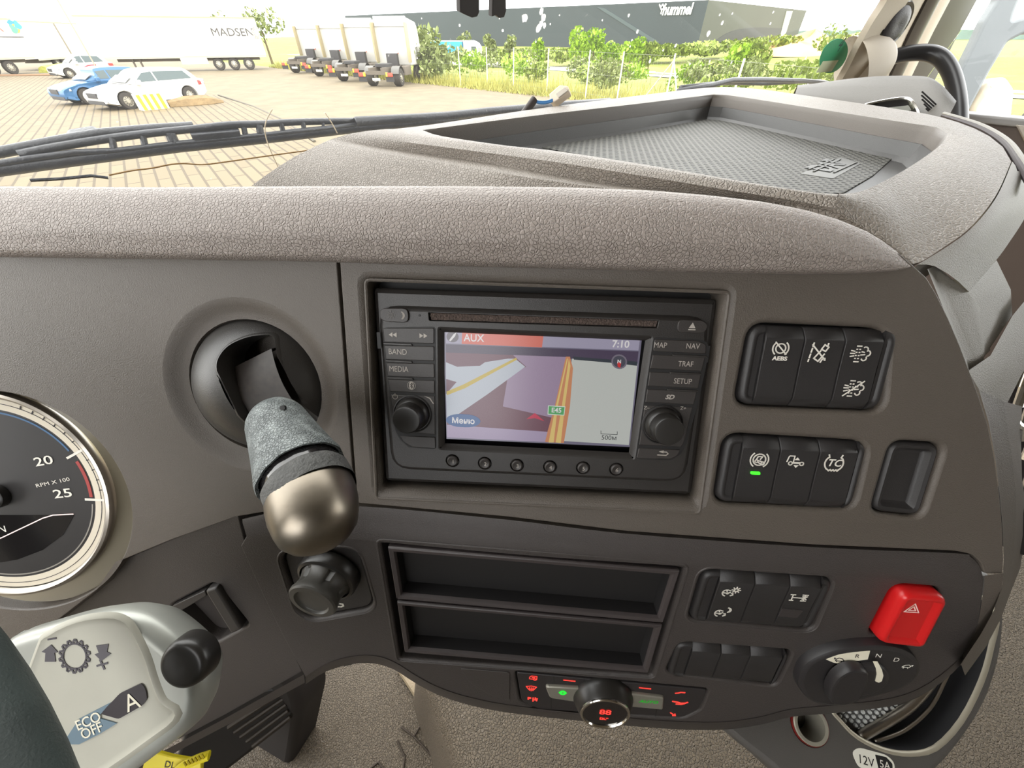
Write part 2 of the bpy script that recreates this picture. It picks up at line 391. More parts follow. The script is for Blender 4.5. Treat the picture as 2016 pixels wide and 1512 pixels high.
# -- knee panel at the left
knee = P2.P([(230, 1112), (340, 1066), (462, 1022), (472, 1062), (494, 1127), (524, 1192), (554, 1253), (590, 1328), (540, 1356), (440, 1412), (330, 1470), (120, 1580), (-80, 1560), (60, 1262), (190, 1168)], 0.0)
P2K = Fr(P2.o - P2.n * 0.0026, P2.u, P2.v, P2.n)
pock = fillet(P2.P([(330, 1198), (418, 1152), (486, 1236), (420, 1272), (400, 1268)]), 0.005, 4)
mb = MB(P2K); holes_plate(mb, P2K, knee, [(pock, 0.012)], 1.0, edge=0.03)
mb.grid([[P2.W(x, y, 0.0004) for x, y in [(598, 1328), (540, 1360), (440, 1416), (330, 1474), (120, 1584)]], [P2.W(x, y, -0.004) for x, y in [(600, 1344), (545, 1374), (446, 1428), (336, 1486), (126, 1590)]]])
mb.build('knee_panel', plast2, dash)
mb = MB(P2); mb.slab(fillet(P2.P([(405, 1160), (428, 1153), (478, 1236), (458, 1246)]), 0.003, 4), -0.011, 0.0015, 0.002)
mb.slab(fillet(P2.P([(336, 1196), (400, 1166), (404, 1176), (350, 1208)]), 0.001, 2), -0.011, -0.0012, 0.0006)
mb.build('flap_catch', blackp, dash)
# ---- padded leather roll
def pad_rows():
    rows = []
    U0, U1 = P1.px(-260, 480)[0], P1.px(1789, 524)[0]
    N = 64
    for i in range(N + 1):
        s = i / N
        x = -260 + (1793 + 260) * s ** 0.9
        # silhouette top and bottom in the photograph at this x
        tb = [(-260, 372, 478), (0, 366, 493), (300, 368, 499), (600, 366, 504), (900, 366, 514), (1100, 368, 519), (1280, 374, 524), (1400, 384, 527), (1500, 396, 529), (1580, 411, 530), (1650, 431, 531), (1710, 456, 531), (1750, 481, 530), (1778, 506, 529), (1790, 519, 527), (1793, 524, 525.5)]
        for a, b in zip(tb[:-1], tb[1:]):
            if a[0] <= x <= b[0] + 1e-6:
                t = (x - a[0]) / (b[0] - a[0]); yt = a[1] + (b[1] - a[1]) * t; yb = a[2] + (b[2] - a[2]) * t; break
        sz = min(1.0, (yb - yt) / 125)
        pb = P1.W(x, yb, 0.0085 * sz)              # lower lip against the panel
        # top silhouette depth: pad stands about 16 mm proud and leans back
        dB = (pb - CAM).dot(FW)
        pt = dp(x, yt, dB + 0.006 * sz + (yb - yt) * 0.00001)
        mid = (pb + pt) / 2; ax = pt - pb
        out = -(ray(x, (yt + yb) / 2)).normalized(); out = (out - ax.normalized() * out.dot(ax.normalized())).normalized()
        R_ = ax.length / 2
        row = []
        prof = [(-0.80, -0.75), (-0.97, -0.30), (-1.0, -0.05), (-0.98, 0.02), (-0.90, 0.12), (-0.74, 0.32), (-0.68, 0.38), (-0.6, 0.425), (-0.4, 0.47), (-0.1, 0.49), (0.2, 0.47), (0.5, 0.39), (0.75, 0.26), (0.91, 0.11), (0.985, -0.04), (1.0, -0.22), (0.98, -0.5), (0.9, -1.0)]
        for a, b in prof: row.append(mid + ax * 0.5 * a + out * R_ * 1.0 * b)
        rows.append(row)
    return rows
mb = MB(); mb.grid(pad_rows()); mb.build('padded_roll', leather, dash, sharp=0)
gp0 = [(-600, 476), (-260, 481), (0, 496), (300, 502), (600, 507), (900, 517), (1100, 522), (1280, 527), (1400, 530), (1500, 532), (1650, 534), (1700, 533)]
mb = MB(); mb.grid([[P1.W(x, y - 7, 0.004) for x, y in gp0], [P1.W(x, y + 2, 0.0012) for x, y in gp0], [P1.W(x, y + 4, -0.002) for x, y in gp0]]); mb.build('pad_shadow_strip', deepb, dash)  # black strip added as the shadow line under the padded roll
# ---- dashboard top cover: lofted between rim curves (px, py, height under the eye)
def crv(pts, n=40):
    q = smooth_px(pts, 6); L = [0]
    for a, b in zip(q[:-1], q[1:]): L.append(L[-1] + hypot(a[0] - b[0], a[1] - b[1]))
    out = []; j = 0
    for k in range(n + 1):
        t = L[-1] * k / n
        while j < len(L) - 2 and L[j + 1] < t: j += 1
        f = (t - L[j]) / max(1e-9, L[j + 1] - L[j]); a, b = q[j], q[j + 1]
        p = [a[i] + (b[i] - a[i]) * f for i in range(3)]; out.append(hz(p[0], p[1], p[2]))
    return out
def blend(a, b, n, bulge=0.0):
    rows = []
    for k in range(1, n):
        t = k / n; rows.append([p.lerp(q, t) + ZV * bulge * sin(pi * t) for p, q in zip(a, b)])
    return rows
Z0 = -0.066
far_rim = crv([(832, 256, Z0), (1050, 228, Z0), (1250, 205, Z0), (1390, 188, Z0), (1430, 187, Z0), (1600, 213, Z0), (1760, 238, Z0), (1850, 252, Z0), (1866, 263, Z0)])
far_out = crv([(690, 263, -0.0695), (830, 248, -0.0685), (1050, 215, -0.0675), (1250, 189, -0.067), (1400, 172, -0.067), (1490, 175, -0.067), (1600, 190, -0.067), (1750, 212, -0.067), (1850, 230, -0.067), (1930, 258, -0.068), (1975, 290, -0.068), (1991, 318, -0.068)])
far_low = [p + Vector((-0.0, 0.004, -0.03)) for p in far_out]
def crd(pts, n=40):
    """like crv, the third number is the depth"""
    return crv([(x, y, (CAM.z * 0 + ray(x, y).z * d)) for x, y, d in pts], n)
mb = MB(); mb.grid([far_rim] + blend(far_rim, far_out, 4, 0.0012) + [far_out, far_low])
N0 = crv([(832, 256, Z0), (870, 268, Z0), (1000, 287, Z0), (1100, 298, Z0), (1300, 329, Z0), (1500, 364, Z0), (1600, 379, Z0), (1650, 382, Z0)])
N1 = crd([(690, 263, .366), (770, 276, .345), (900, 293, .315), (1100, 320, .278), (1300, 352, .248), (1450, 377, .228), (1560, 394, .216), (1640, 410, .209)])
N2 = crd([(652, 274, .368), (753, 291, .353), (887, 311, .325), (1006, 329, .299), (1174, 359, .2725), (1347, 380, .2485), (1480, 394, .2300), (1560, 404, .2190), (1650, 420, .2105)])
N3 = crd([(640, 279, .366), (745, 300, .338), (880, 323, .308), (1000, 343, .281), (1120, 361, .264), (1250, 377, .248), (1400, 391, .233), (1560, 410, .2185), (1650, 430, .2107)])
N4 = crd([(580, 308, .365), (640, 328, .352), (800, 350, .322), (1000, 372, .281), (1120, 384, .264), (1250, 395, .247), (1400, 405, .231), (1560, 425, .2175), (1650, 442, .2097)])
N5 = crd([(495, 366, .366), (600, 378, .356), (800, 395, .318), (1000, 405, .276), (1120, 410, .260), (1250, 415, .244), (1400, 425, .228), (1560, 445, .216), (1650, 462, .2088)])
mb.grid([N0] + blend(N0, N1, 4, 0.0022) + [N1] + blend(N1, N2, 3, 0.0) + [N2] + [N3] + blend(N3, N4, 3, 0.0) + [N4] + blend(N4, N5, 3, 0.0006) + [N5])
R0 = crv([(1650, 382, Z0), (1700, 375, Z0), (1780, 335, Z0), (1850, 287, Z0), (1866, 263, Z0)])
R1 = crd([(1640, 410, .209), (1690, 444, .2075), (1735, 470, .2045), (1783, 503, .2000), (1803, 519, .1978), (1862, 484, .2045), (1912, 446, .2110), (1960, 386, .230), (1991, 318, .2783)])
mb.grid([R0] + blend(R0, R1, 8, 0.003) + [R1, [p - P1.n * 0.004 - ZV * 0.004 for p in R1]])
mb.grid([[R0[-1], far_rim[-1]], [R1[-1], far_out[-1]]])
mb.grid([[N0[-1], R0[0]], [N1[-1], R1[0]]])
mb.build('top_cover', leather2, dash, sharp=50)
# tray walls and rubber mat in the tray
ZF = -0.096
tray_top = far_rim + list(reversed(R0))[1:] + list(reversed(N0))[1:-1]
cen = sum(tray_top, Vector()) / len(tray_top)
def shrink(P, k, z): return [Vector((cen.x + (p.x - cen.x) * k, cen.y + (p.y - cen.y) * k, H + z)) for p in P]
mb = MB(); mb.grid([tray_top, shrink(tray_top, 0.995, -0.0672), shrink(tray_top, 0.988, -0.071), shrink(tray_top, 0.975, -0.090)], closed=True); mb.build('tray_wall', plast, dash, sharp=50)
mb = MB(); rim = shrink(tray_top, 0.974, -0.0705)
mb.grid([shrink(tray_top, 0.979, -0.0800), shrink(tray_top, 0.972, -0.0800), shrink(tray_top, 0.955, -0.092), shrink(tray_top, 0.93, ZF)], closed=True)
fl = shrink(tray_top, 0.93, ZF); mb.cap([(p.x, p.y) for p in fl], H + ZF)
tm = mb.build('tray_mat', mat('rubber_mat_tray', (66, 65, 64), 0.42, bump=('noise', 1400, 0.0002)), dash)
# grid of small cups in the mat: dotted rubber field, slightly raised panel
dotm = mat('dotted_rubber', (76, 76, 72), 0.6)
t_ = dotm.node_tree; b_ = t_.nodes['Principled BSDF']; co_ = t_.nodes.new('ShaderNodeTexCoord'); mp_ = t_.nodes.new('ShaderNodeMapping')
vo_ = t_.nodes.new('ShaderNodeTexVoronoi'); vo_.voronoi_dimensions = '2D'; vo_.inputs['Randomness'].default_value = 0; vo_.inputs['Scale'].default_value = 150
mp_.inputs['Rotation'].default_value = (0, 0, radians(10))
rr_ = t_.nodes.new('ShaderNodeMapRange'); rr_.inputs[1].default_value = 0.22; rr_.inputs[2].default_value = 0.36
mx_ = t_.nodes.new('ShaderNodeMixRGB'); mx_.inputs[1].default_value = (lin(26), lin(26), lin(25), 1); mx_.inputs[2].default_value = (lin(84), lin(83), lin(77), 1)
bu_ = t_.nodes.new('ShaderNodeBump'); bu_.inputs['Distance'].default_value = 0.0012
for a, b in ((co_.outputs['Object'], mp_.inputs['Vector']), (mp_.outputs[0], vo_.inputs['Vector']), (vo_.outputs['Distance'], rr_.inputs[0]), (rr_.outputs[0], mx_.inputs[0]), (mx_.outputs[0], b_.inputs['Base Color']), (rr_.outputs[0], bu_.inputs['Height']), (bu_.outputs[0], b_.inputs['Normal'])): t_.links.new(a, b)
FT = Fr(Vector((0, 0, H + ZF)), Vector((1, 0, 0)), Vector((0, 1, 0)), ZV)
dot_px = [(1060, 288), (1240, 253), (1405, 222), (1600, 261), (1772, 298), (1720, 345), (1660, 380), (1600, 384), (1480, 372), (1300, 335)]
mb = MB(FT); mb.slab(fillet(FT.P(dot_px, 0.0012), 0.006, 4), 0.0, 0.0012, 0.0006); mb.build('dotted_field', dotm, tm)
# embossed letters in the mat
e0 = Vector(FT.px(1585, 338, 0.0015)); e1 = Vector(FT.px(1640, 314, 0.0015)); ang = atan2(e1.y - e0.y, e1.x - e0.x)
mb = MB(FT); mb.slab(fillet(FT.P([(1575, 342), (1655, 310), (1695, 322), (1640, 352)], 0.0014), 0.002, 2), 0.001, 0.0016, 0.0003)
mb.strokes([[FT.px(*a) for a in l] for l in ([(1590, 338), (1640, 318)], [(1640, 344), (1684, 324)], [(1652, 318), (1600, 342)])], 0.0015, 0.0016, t=0.001); pl_ = mb.build('embossed_plate', mat('rubber_plate', (84, 84, 80), 0.45), tm)
text(FT, 'DAF', *((Vector(FT.px(1630, 330)))[:]), 0.030, 0.0017, mat('rubber_letter', (60, 60, 58), 0.4), tm, name='embossed_lettering', rot=ang, th=0.0006, bold=0.02)
# ---- light trim band that wraps the right end of the dashboard
mb = MB()
b0 = crd([(1993, 318, .2783), (1962, 388, .230), (1914, 448, .211), (1864, 486, .2045), (1806, 521, .1978)], 20)
b1 = crd([(2003, 337, .266), (1978, 405, .230), (1944, 450, .216), (1890, 502, .2065), (1840, 524, .1998)], 20)
b2 = crd([(2045, 345, .31), (2022, 420, .275), (1985, 480, .245), (1955, 520, .23), (1908, 575, .214)], 20)
mb.grid([[p - ZV * 0.02 for p in b0], b0] + blend(b0, b1, 2, 0.0005) + [b1] + blend(b1, b2, 3, 0.001) + [b2, [p + Vector((0.01, 0.02, -0.01)) for p in b2]])
def q1(x, y, off): return P1.W(x, y, off)
mb.grid([[q1(1826, 530, -0.004), q1(1906, 728, -0.004)], [q1(1834, 526, -0.012), q1(1912, 732, -0.016)], [q1(1844, 524, -0.014), q1(1930, 736, -0.018)], [q1(1905, 575, -0.020), q1(1938, 700, -0.022)], [q1(1925, 585, -0.03), q1(1950, 690, -0.034)]])
mb.grid([[q1(1905, 575, -0.02), q1(1908, 600, -0.022), q1(1938, 702, -0.024)], [q1(1962, 512, -0.055), q1(1990, 570, -0.055), q1(1993, 620, -0.06)]])
mb.grid([[q1(1906, 730, -0.004), q1(1950, 700, -0.02), q1(1993, 622, -0.045), q1(2060, 540, -0.07)], [q1(1926, 764, -0.004), q1(1958, 762, -0.012), q1(2000, 700, -0.04), q1(2060, 620, -0.06)], [q1(1936, 790, -0.01), q1(1980, 800, -0.02), q1(2010, 740, -0.045), q1(2060, 660, -0.065)]])
mb.build('end_trim', trimg, dash, sharp=40)
mb = MB()
sA = [(1928, 770), (1946, 830), (1959, 900), (1968, 975), (1974, 1040), (1976, 1100), (1974, 1150), (1958, 1200), (1930, 1250), (1890, 1310)]
sB = [(1975, 790), (1984, 850), (1992, 900), (2000, 970), (2000, 1030), (1995, 1090), (1985, 1150), (1966, 1208), (1938, 1262), (1897, 1322)]
sC = [(2012, 800), (2010, 860), (2012, 940), (2020, 1000), (2018, 1060), (2008, 1120), (1990, 1165), (1972, 1215), (1942, 1272), (1900, 1330)]
mb.grid([[q1(x, y, -0.0012) for x, y in sA], [q1(x + 3, y, -0.003) for x, y in sA], [q1(x, y, -0.012) for x, y in sB], [q1(x, y, -0.05) for x, y in sC]])
mb.grid([[P2.W(x, y, 0.0002) for x, y in [(1939, 1133), (1936, 1165), (1925, 1232), (1895, 1290)]], [P2.W(x, y, -0.0006) for x, y in [(1976, 1128), (1972, 1160), (1940, 1240), (1899, 1300)]]])
mb.build('side_trim', plast, dash, sharp=60)
# black seal line and lip along the outer edge of the top
se0 = crv([(1856, 228, -0.0685), (1930, 254, -0.0685), (1975, 284, -0.0685), (1996, 318, -0.069), (2030, 372, -0.073)], 24)
se1 = crv([(1858, 225, -0.0685), (1932, 250, -0.0685), (1980, 280, -0.0685), (2006, 316, -0.069), (2036, 366, -0.073)], 24)
se2 = crv([(1858, 223, -0.0675), (1932, 246, -0.0675), (1984, 276, -0.0675), (2012, 312, -0.068), (2042, 362, -0.072)], 24)
mb = MB(); mb.tube([p - ZV * 0.001 for p in se1], 0.0022, 8); mb.build('rubber_seal', mat('dark_seal', (52, 42, 44), 0.6), dash)
mb = MB(); mb.tube(se2, 0.0016, 8); mb.build('edge_bead', trimg, dash)
# ================================================================ RADIO / NAVIGATION UNIT
radio = thing('radio', at1(1070, 770, -0.004), 'black double height radio with lit navigation map screen in the centre fascia', 'radio')
RO = -0.0035
FR = Fr(P1.o + P1.n * RO, P1.u, P1.v, P1.n)          # radio face plane
f = FR.P
facep = [(742, 601), (1404, 625), (1396, 690), (1378, 800), (1352, 930), (1338, 962), (900, 948), (792, 940), (772, 915), (758, 800), (745, 690)]
mb = MB(FR)
outer = fillet(f([(729, 566), (1420, 589), (1366, 981), (754, 953)]), 0.003, 4); inner = fillet(f([(742, 602), (1402, 625), (1350, 952), (770, 925)]), 0.012, 4)
scr = fillet(f([(861, 643), (1287, 661), (1250, 906), (863, 886)]), 0.0015, 2)
mb.loft(outer, [(0, -0.02), (0, -0.0055), (0.0006, -0.0045), (0.0012, -0.004), (0.003, -0.0028)], cap=False)
o3 = inset(ccw(outer), 0.003)
mb.cap(o3, -0.0028, 0, [inset(ccw(inner), -0.0004)])
mb.loft(inset(ccw(inner), -0.0004), [(0, -0.0028), (0.001, -0.0015), (0.002, -0.0004), (0.003, 0)], cap=False)
ball = lambda x, y, r, n=24: [(FR.px(x, y)[0] + r * cos(2 * pi * k / n), FR.px(x, y)[1] + r * sin(2 * pi * k / n)) for k in range(n)]
presets = [(891, 907), (954.5, 912), (1018, 916), (1083, 919), (1148, 921), (1213.5, 924)]
slot = fillet(f([(842, 614), (1299, 629), (1295, 647), (844, 632)]), 0.0008, 2)
mb.cap(inset(ccw(inner), 0.0026), 0, 0, [scr] + [ball(x, y, 0.0045) for x, y in presets] + [slot])
mb.loft(scr, [(0, 0), (0.0010, -0.0004), (0.0034, -0.0034)], cap=False)
mb.loft(slot, [(0, 0), (0.0003, -0.0003), (0.0004, -0.004)], cap=True)
for x, y in presets: mb.loft(ball(x, y, 0.0045), [(0, 0), (0.0003, -0.0003), (0.0004, -0.003)], cap=True)
mb.build('bezel', radiop, radio)
mb = MB(FR); mb.slab(f([(846, 616), (1296, 631), (1293, 644), (848, 630)]), -0.004, -0.0009, 0.0004)
a = f([(846, 622), (1294, 637)]); mb.strokes([a], 0.0005, -0.0009, t=0.0001); mb.build('disc_slot_felt', felt, radio)
def rbtn(name, pts, r=0.0006, h=0.0008, m=btnp, n=3, parent=radio):
    b = MB(FR); b.slab(inset(fillet(f(pts), r, n), 0.00022), -0.001, h, 0.0004); return b.build(name, m, parent)
# dark gap plates behind both button columns
Lc = [(754, 645), (857, 643), (859, 884), (806, 881), (788, 866), (778, 845), (767, 770), (757, 700)]
Rc = [(1287, 664), (1375, 668), (1390, 672), (1396, 684), (1388, 730), (1372, 800), (1352, 870), (1342, 892), (1322, 906), (1251, 903)]
for q in (Lc, Rc): mb = MB(FR); mb.slab(fillet(f(q), 0.002, 3), -0.001, 0.0003); mb.build('button_gap', deepb, radio)
for q in ([(742, 654), (749, 654), (751, 686), (744, 686)], [(1391, 681), (1398, 681), (1393, 714), (1386, 714)]): mb = MB(FR); mb.slab(f(q), 0, 0.0004); mb.build('release_slot', deepb, radio)
mb = MB(FR); mb.slab(ball(826, 621, 0.0007, 10), 0, 0.0003); mb.build('pin_hole', deepb, radio)
b = rbtn('day_night_button', [(749, 606), (806, 606), (807, 636), (762, 634), (749, 628)], 0.0035, 0.0016, parent=radio)
icon(FR, 789, 621, 9, [circ(8, 0.75, -1.2, 1.2), circ(8, 1.1, -0.75, 0.75, -0.55)], 0.0017, grey_pr, b, 0.25)
icon(FR, 770, 620, 9, [circ(10, 0.4)] + [[(0.6 * cos(t), 0.6 * sin(t)), (0.9 * cos(t), 0.9 * sin(t))] for t in [k * pi / 4 for k in range(8)]], 0.0017, mat('faint_print', (100, 96, 92), 0.6), b, 0.14)
b = rbtn('eject_button', [(1333, 628), (1385, 630), (1394, 642), (1384, 657), (1330, 654)], 0.003, 0.0014)
icon(FR, 1363, 642, 8, [[(-0.8, -0.9), (0.8, -0.9)]], 0.0015, grey_pr, b, 0.25, [[(-0.8, -0.5), (0.8, -0.5), (0, 0.9)]])
b = rbtn('track_button', [(754, 645), (856, 645), (856, 677), (757, 674)], 0.0012)
tri = lambda cx, d: [(cx - 0.5 * d, 0.55), (cx - 0.5 * d, -0.55), (cx + 0.5 * d, 0)]
icon(FR, 773, 659, 8, [], 0.0009, grey_pr, b, polys=[[(0, 0.6), (-0.95, 0), (0, -0.6)], [(1, 0.6), (0.05, 0), (1, -0.6)]])
icon(FR, 834, 661, 8, [], 0.0009, grey_pr, b, polys=[[(0, 0.6), (0, -0.6), (0.95, 0)], [(-1, 0.6), (-1, -0.6), (-0.05, 0)]])
b = rbtn('band_button', [(757, 679), (856, 681), (856, 711), (760, 708)]); tpx(FR, 'BAND', 783, 693, 11, 0.0009, grey_pr, b, sx=0.85)
b = rbtn('media_button', [(760, 713), (856, 715), (857, 744), (764, 741)]); tpx(FR, 'MEDIA', 785, 727, 11, 0.0009, grey_pr, b, sx=0.82)
b = rbtn('bluetooth_button', [(764, 746), (857, 748), (857, 775), (768, 771)])
icon(FR, 810, 759, 8, [circ(12, 1.0)], 0.0009, grey_pr, b, 0.1, polys=[[(0.62 * cos(k * pi / 8), 0.95 * sin(k * pi / 8)) for k in range(16)]])
icon(FR, 810, 759, 6, [[(-0.45, -0.45), (0.45, 0.45), (0, 0.9), (0, -0.9), (0.45, -0.45), (-0.45, 0.45)]], 0.00105, deepb, b, 0.14, name='bluetooth_mark')
for q in ([(806, 675.5), (811, 679), (856, 680)],): pass
mb = MB(FR)
for x0, y0, x1, y1 in ((756, 676, 811, 678.5), (760, 710, 811, 712.5), (764, 743.5, 813, 745.5), (1323, 699, 1390, 702), (1318, 734, 1378, 736), (1313, 767, 1372, 769.5)):
    mb = MB(FR); mb.slab(f([(x0, y0 - 2), (x1, y1 - 2), (x1 + 2, y1 + 2), (x0, y0 + 2)]), 0.0002, 0.0011, 0.0003); mb.build('button_ridge', radiop, radio)
b = rbtn('volume_panel', [(769, 776), (857, 779), (858, 856), (784, 849), (778, 838)], 0.0006, 0.0005)
icon(FR, 778, 781, 5.5, [circ(12, 0.85, 2.2, 7.2), [(0, 0.3), (0, 1.1)]], 0.0006, grey_pr, b, 0.2)
icon(FR, 843, 786, 12, [], 0.0006, grey_pr, b, polys=[[(-0.7, 0.55), (0.2, 0.1), (0.75, -0.7), (0.95, -0.75), (0.35, 0.25)]])
rbtn('blank_button', [(787, 857), (858, 859), (859, 883), (812, 880), (795, 870)], 0.0010)
b = rbtn('map_nav_button', [(1287, 667), (1374, 670), (1390, 677), (1390, 697), (1284, 692)], 0.0016)
tpx(FR, 'MAP', 1300, 680, 11, 0.0009, grey_pr, b, sx=0.85); tpx(FR, 'NAV', 1364, 682, 11, 0.0009, grey_pr, b, sx=0.85)
b = rbtn('traffic_button', [(1284, 697), (1388, 702), (1381, 731), (1278, 726)]); tpx(FR, 'TRAF', 1350, 717, 11, 0.0009, grey_pr, b, sx=0.82)
b = rbtn('setup_button', [(1278, 731), (1380, 736), (1374, 765), (1274, 760)]); tpx(FR, 'SETUP', 1344, 751, 11, 0.0009, grey_pr, b, sx=0.82)
b = rbtn('card_button', [(1273, 765), (1372, 769), (1365, 797), (1269, 792)]); tpx(FR, 'SD', 1318, 782, 9, 0.0009, grey_pr, b, sx=1.1, shear=0.3, bold=0.03)
b = rbtn('zoom_panel', [(1268, 797), (1364, 801), (1347, 870), (1341, 880), (1257, 876)], 0.0006, 0.0005)
tpx(FR, 'Z–', 1273, 803, 7, 0.0006, grey_pr, b); tpx(FR, 'Z+', 1345, 804, 7, 0.0006, grey_pr, b)
b = rbtn('back_button', [(1256, 881), (1340, 884), (1332, 898), (1318, 904), (1252, 902)], 0.0012)
icon(FR, 1305, 891, 10, [[(-1.0, -0.55), (0.7, -0.55), (1.05, -0.2), (0.7, 0.15), (-0.2, 0.15)]], 0.0009, grey_pr, b, 0.2, [[(0.1, 0.5), (0.1, -0.15), (-0.8, 0.18)]])
def rknob(name, cx, cy, rr):
    u, v = FR.px(cx, cy); c = FR.w(u, v, 0); r = rr * FR.mpp(cx, cy)
    mb = MB(FR); mb.lathe(c, FR.n, [(r * 1.08, 0.0004), (r * 1.08, 0.0009), (r * 1.02, 0.0012), (r * 0.98, 0.0002)], 40)
    k = mb.build(name + '_collar', deepb, radio)
    mb = MB(FR); mb.lathe(c, FR.n, [(r * 0.95, 0.0), (r * 0.92, 0.0035), (r * 0.86, 0.0048), (r * 0.80, 0.0056), (r * 0.78, 0.011), (r * 0.75, 0.0123), (r * 0.70, 0.0130), (r * 0.6, 0.0132), (0, 0.0130)], 44,
             fn=lambda t, h: 1 + (0.012 * (1 if int(t * 44 / pi) % 2 else -1) if 0.005 < h < 0.0115 else 0))
    return mb.build(name, knobp, radio)
rknob('volume_knob', 813, 814, 35); rknob('zoom_knob', 1303, 835, 38)
for i, (x, y) in enumerate(presets):
    u, v = FR.px(x, y); mb = MB(FR)
    mb.lathe(FR.w(u, v), FR.n, [(0.0036, -0.003), (0.0036, 0.0), (0.0034, 0.0006), (0.0027, 0.0010), (0.0012, 0.0006), (0, 0.0004)], 24)
    b = mb.build('preset_button', btnp, radio)
    tpx(FR, str(i + 1), x + 1, y + 2, 8, 0.0009, grey_pr, b)
# screen
sc_o = -0.0034
FS = Fr(FR.o + FR.n * sc_o, FR.u, FR.v, FR.n)
def em2(n, c, s=0.48):
    m = mat(n, (14, 14, 16), 0.22, emit=(c, s), coat=0.0); return m
LV = {}
def layer(name, polys, c, h, parent, s=0.48):
    mb = MB(FS)
    for p in polys: mb.slab(ccw(FS.P(p)), h - 0.00002, h)
    return mb.build(name, em2('screen_' + name, c, s), parent, smooth=False)
SA = [(873, 648), (1264, 664), (1240, 880), (879, 864)]
mb = MB(FS); mb.slab(fillet(FS.P(SA), 0.0002, 1), -0.002, 0.0)
screen = mb.build('screen', em2('screen_frame', (120, 115, 135), 0.5), radio)
e = 0.00003
layer('status_bar', [[(877, 651), (1260, 667), (1257, 690), (878, 676)]], (172, 166, 188), e, screen)
layer('map_land', [[(878, 678), (1257, 692), (1255, 712), (878, 697)]], (82, 70, 92), e, screen)
# land tones: deep maroon is map colour, pale mauve is painted glare
layer('map_field', [[(878, 694), (1122, 703), (1078, 850), (880, 838)]], (120, 80, 94), 2 * e, screen)
layer('map_field_glare', [[(1010, 699), (1122, 703), (1086, 822), (990, 800), (1000, 740), (1036, 722)]], (166, 144, 170), 2.5 * e, screen)
layer('map_plain', [[(1126, 706), (1255, 716), (1238, 876), (1106, 868)]], (205, 208, 202), 2 * e, screen)
layer('map_hill', [[(1128, 702), (1255, 712), (1254, 720), (1200, 714), (1130, 708)]], (60, 66, 74), 3 * e, screen)
layer('map_road', [[(878, 713), (900, 722), (945, 720), (955, 713), (1000, 706), (1014, 706), (1034, 722), (960, 776), (903, 815), (880, 826), (878, 776), (899, 752), (878, 746)]], (196, 202, 212), 3 * e, screen)
layer('map_yellow_road', [[(879, 771), (912, 757), (1016, 704), (1018, 708), (916, 764), (880, 778)]], (208, 182, 70), 4 * e, screen)
layer('map_motorway', [[(1114, 702), (1122, 702), (1128, 725), (1122, 800), (1110, 872), (1072, 870), (1092, 800)]], (216, 146, 104), 4 * e, screen)
layer('map_lane', [[(1116, 706), (1118, 706), (1098, 800), (1090, 871), (1080, 871), (1094, 800)], [(1120, 706), (1123, 720), (1112, 800), (1104, 872), (1094, 871), (1106, 800)]], (236, 206, 128), 5 * e, screen)
layer('map_footer', [[(880, 836), (1078, 850), (1073, 870), (880, 861)]], (176, 160, 188), 4 * e, screen)
o = layer('source_bar', [[(910, 654), (1070, 660), (1067, 684), (909, 677)]], (226, 116, 98), 3 * e, screen)
tpx(FS, 'AUX', 933, 666, 14, 4 * e, em2('screen_white', (240, 236, 236)), screen, bold=0.015, sx=0.95)
tpx(FS, '7:10', 1222, 678, 14, 4 * e, em2('screen_white', (240, 236, 236)), screen, bold=0.02, name='clock_lettering')
def ell(cx, cy, rx, ry, n=20, a=0.04): return [(cx + rx * cos(2 * pi * k / n), cy + ry * sin(2 * pi * k / n) + a * rx * cos(2 * pi * k / n)) for k in range(n)]
layer('source_icon', [ell(891, 663, 12, 11)], (104, 96, 104), 3 * e, screen); layer('source_icon_mark', [[(884, 670), (893, 658), (899, 654), (896, 662), (887, 672)]], (235, 232, 232), 4 * e, screen)
layer('compass', [ell(1219, 712, 15.5, 14.5)], (128, 120, 134), 4 * e, screen); layer('compass_face', [ell(1219, 712, 12.5, 11.5)], (82, 82, 94), 5 * e, screen)
layer('compass_needle', [[(1215, 713), (1223, 713), (1221, 724), (1216, 722)]], (220, 60, 60), 6 * e, screen); tpx(FS, 'N', 1219, 712, 7, 7 * e, em2('screen_white', (240, 236, 236)), screen, name='compass_lettering', bold=0.03)
layer('road_sign', [[(1079, 798), (1113, 800), (1111, 818), (1078, 816)]], (225, 240, 225), 6 * e, screen); layer('road_sign_field', [[(1080.5, 799.5), (1111.5, 801.5), (1109.5, 816.5), (1079.5, 814.5)]], (96, 178, 110), 7 * e, screen)
tpx(FS, 'E45', 1095.5, 808, 9.5, 8 * e, em2('screen_white', (240, 236, 236)), screen, name='sign_lettering', bold=0.02)
layer('position_arrow', [[(1036, 825), (1053, 813), (1072, 829), (1053, 823)]], (208, 64, 92), 6 * e, screen)
layer('menu_button', [ [(912 + 30 * cos(t) + (4 if cos(t) > 0 else -4), 828 + 13 * sin(t) + 0.05 * 30 * cos(t)) for t in [2 * pi * k / 24 for k in range(24)]] ], (44, 92, 150), 6 * e, screen)
tpx(FS, 'Меню', 912, 829, 11, 7 * e, em2('screen_white', (240, 236, 236)), screen, name='menu_lettering', bold=0.025)
mb = MB(FS); mb.strokes([FS.P([(1183, 848), (1183, 854), (1215, 855.5), (1215, 849.5)])], 0.0003, 4 * e); mb.build('scale_bar', em2('screen_dark', (40, 44, 50), 0.4), screen, smooth=False)
tpx(FS, '500м', 1199, 862, 9.5, 4 * e, em2('screen_dark', (40, 44, 50), 0.4), screen, name='scale_lettering')
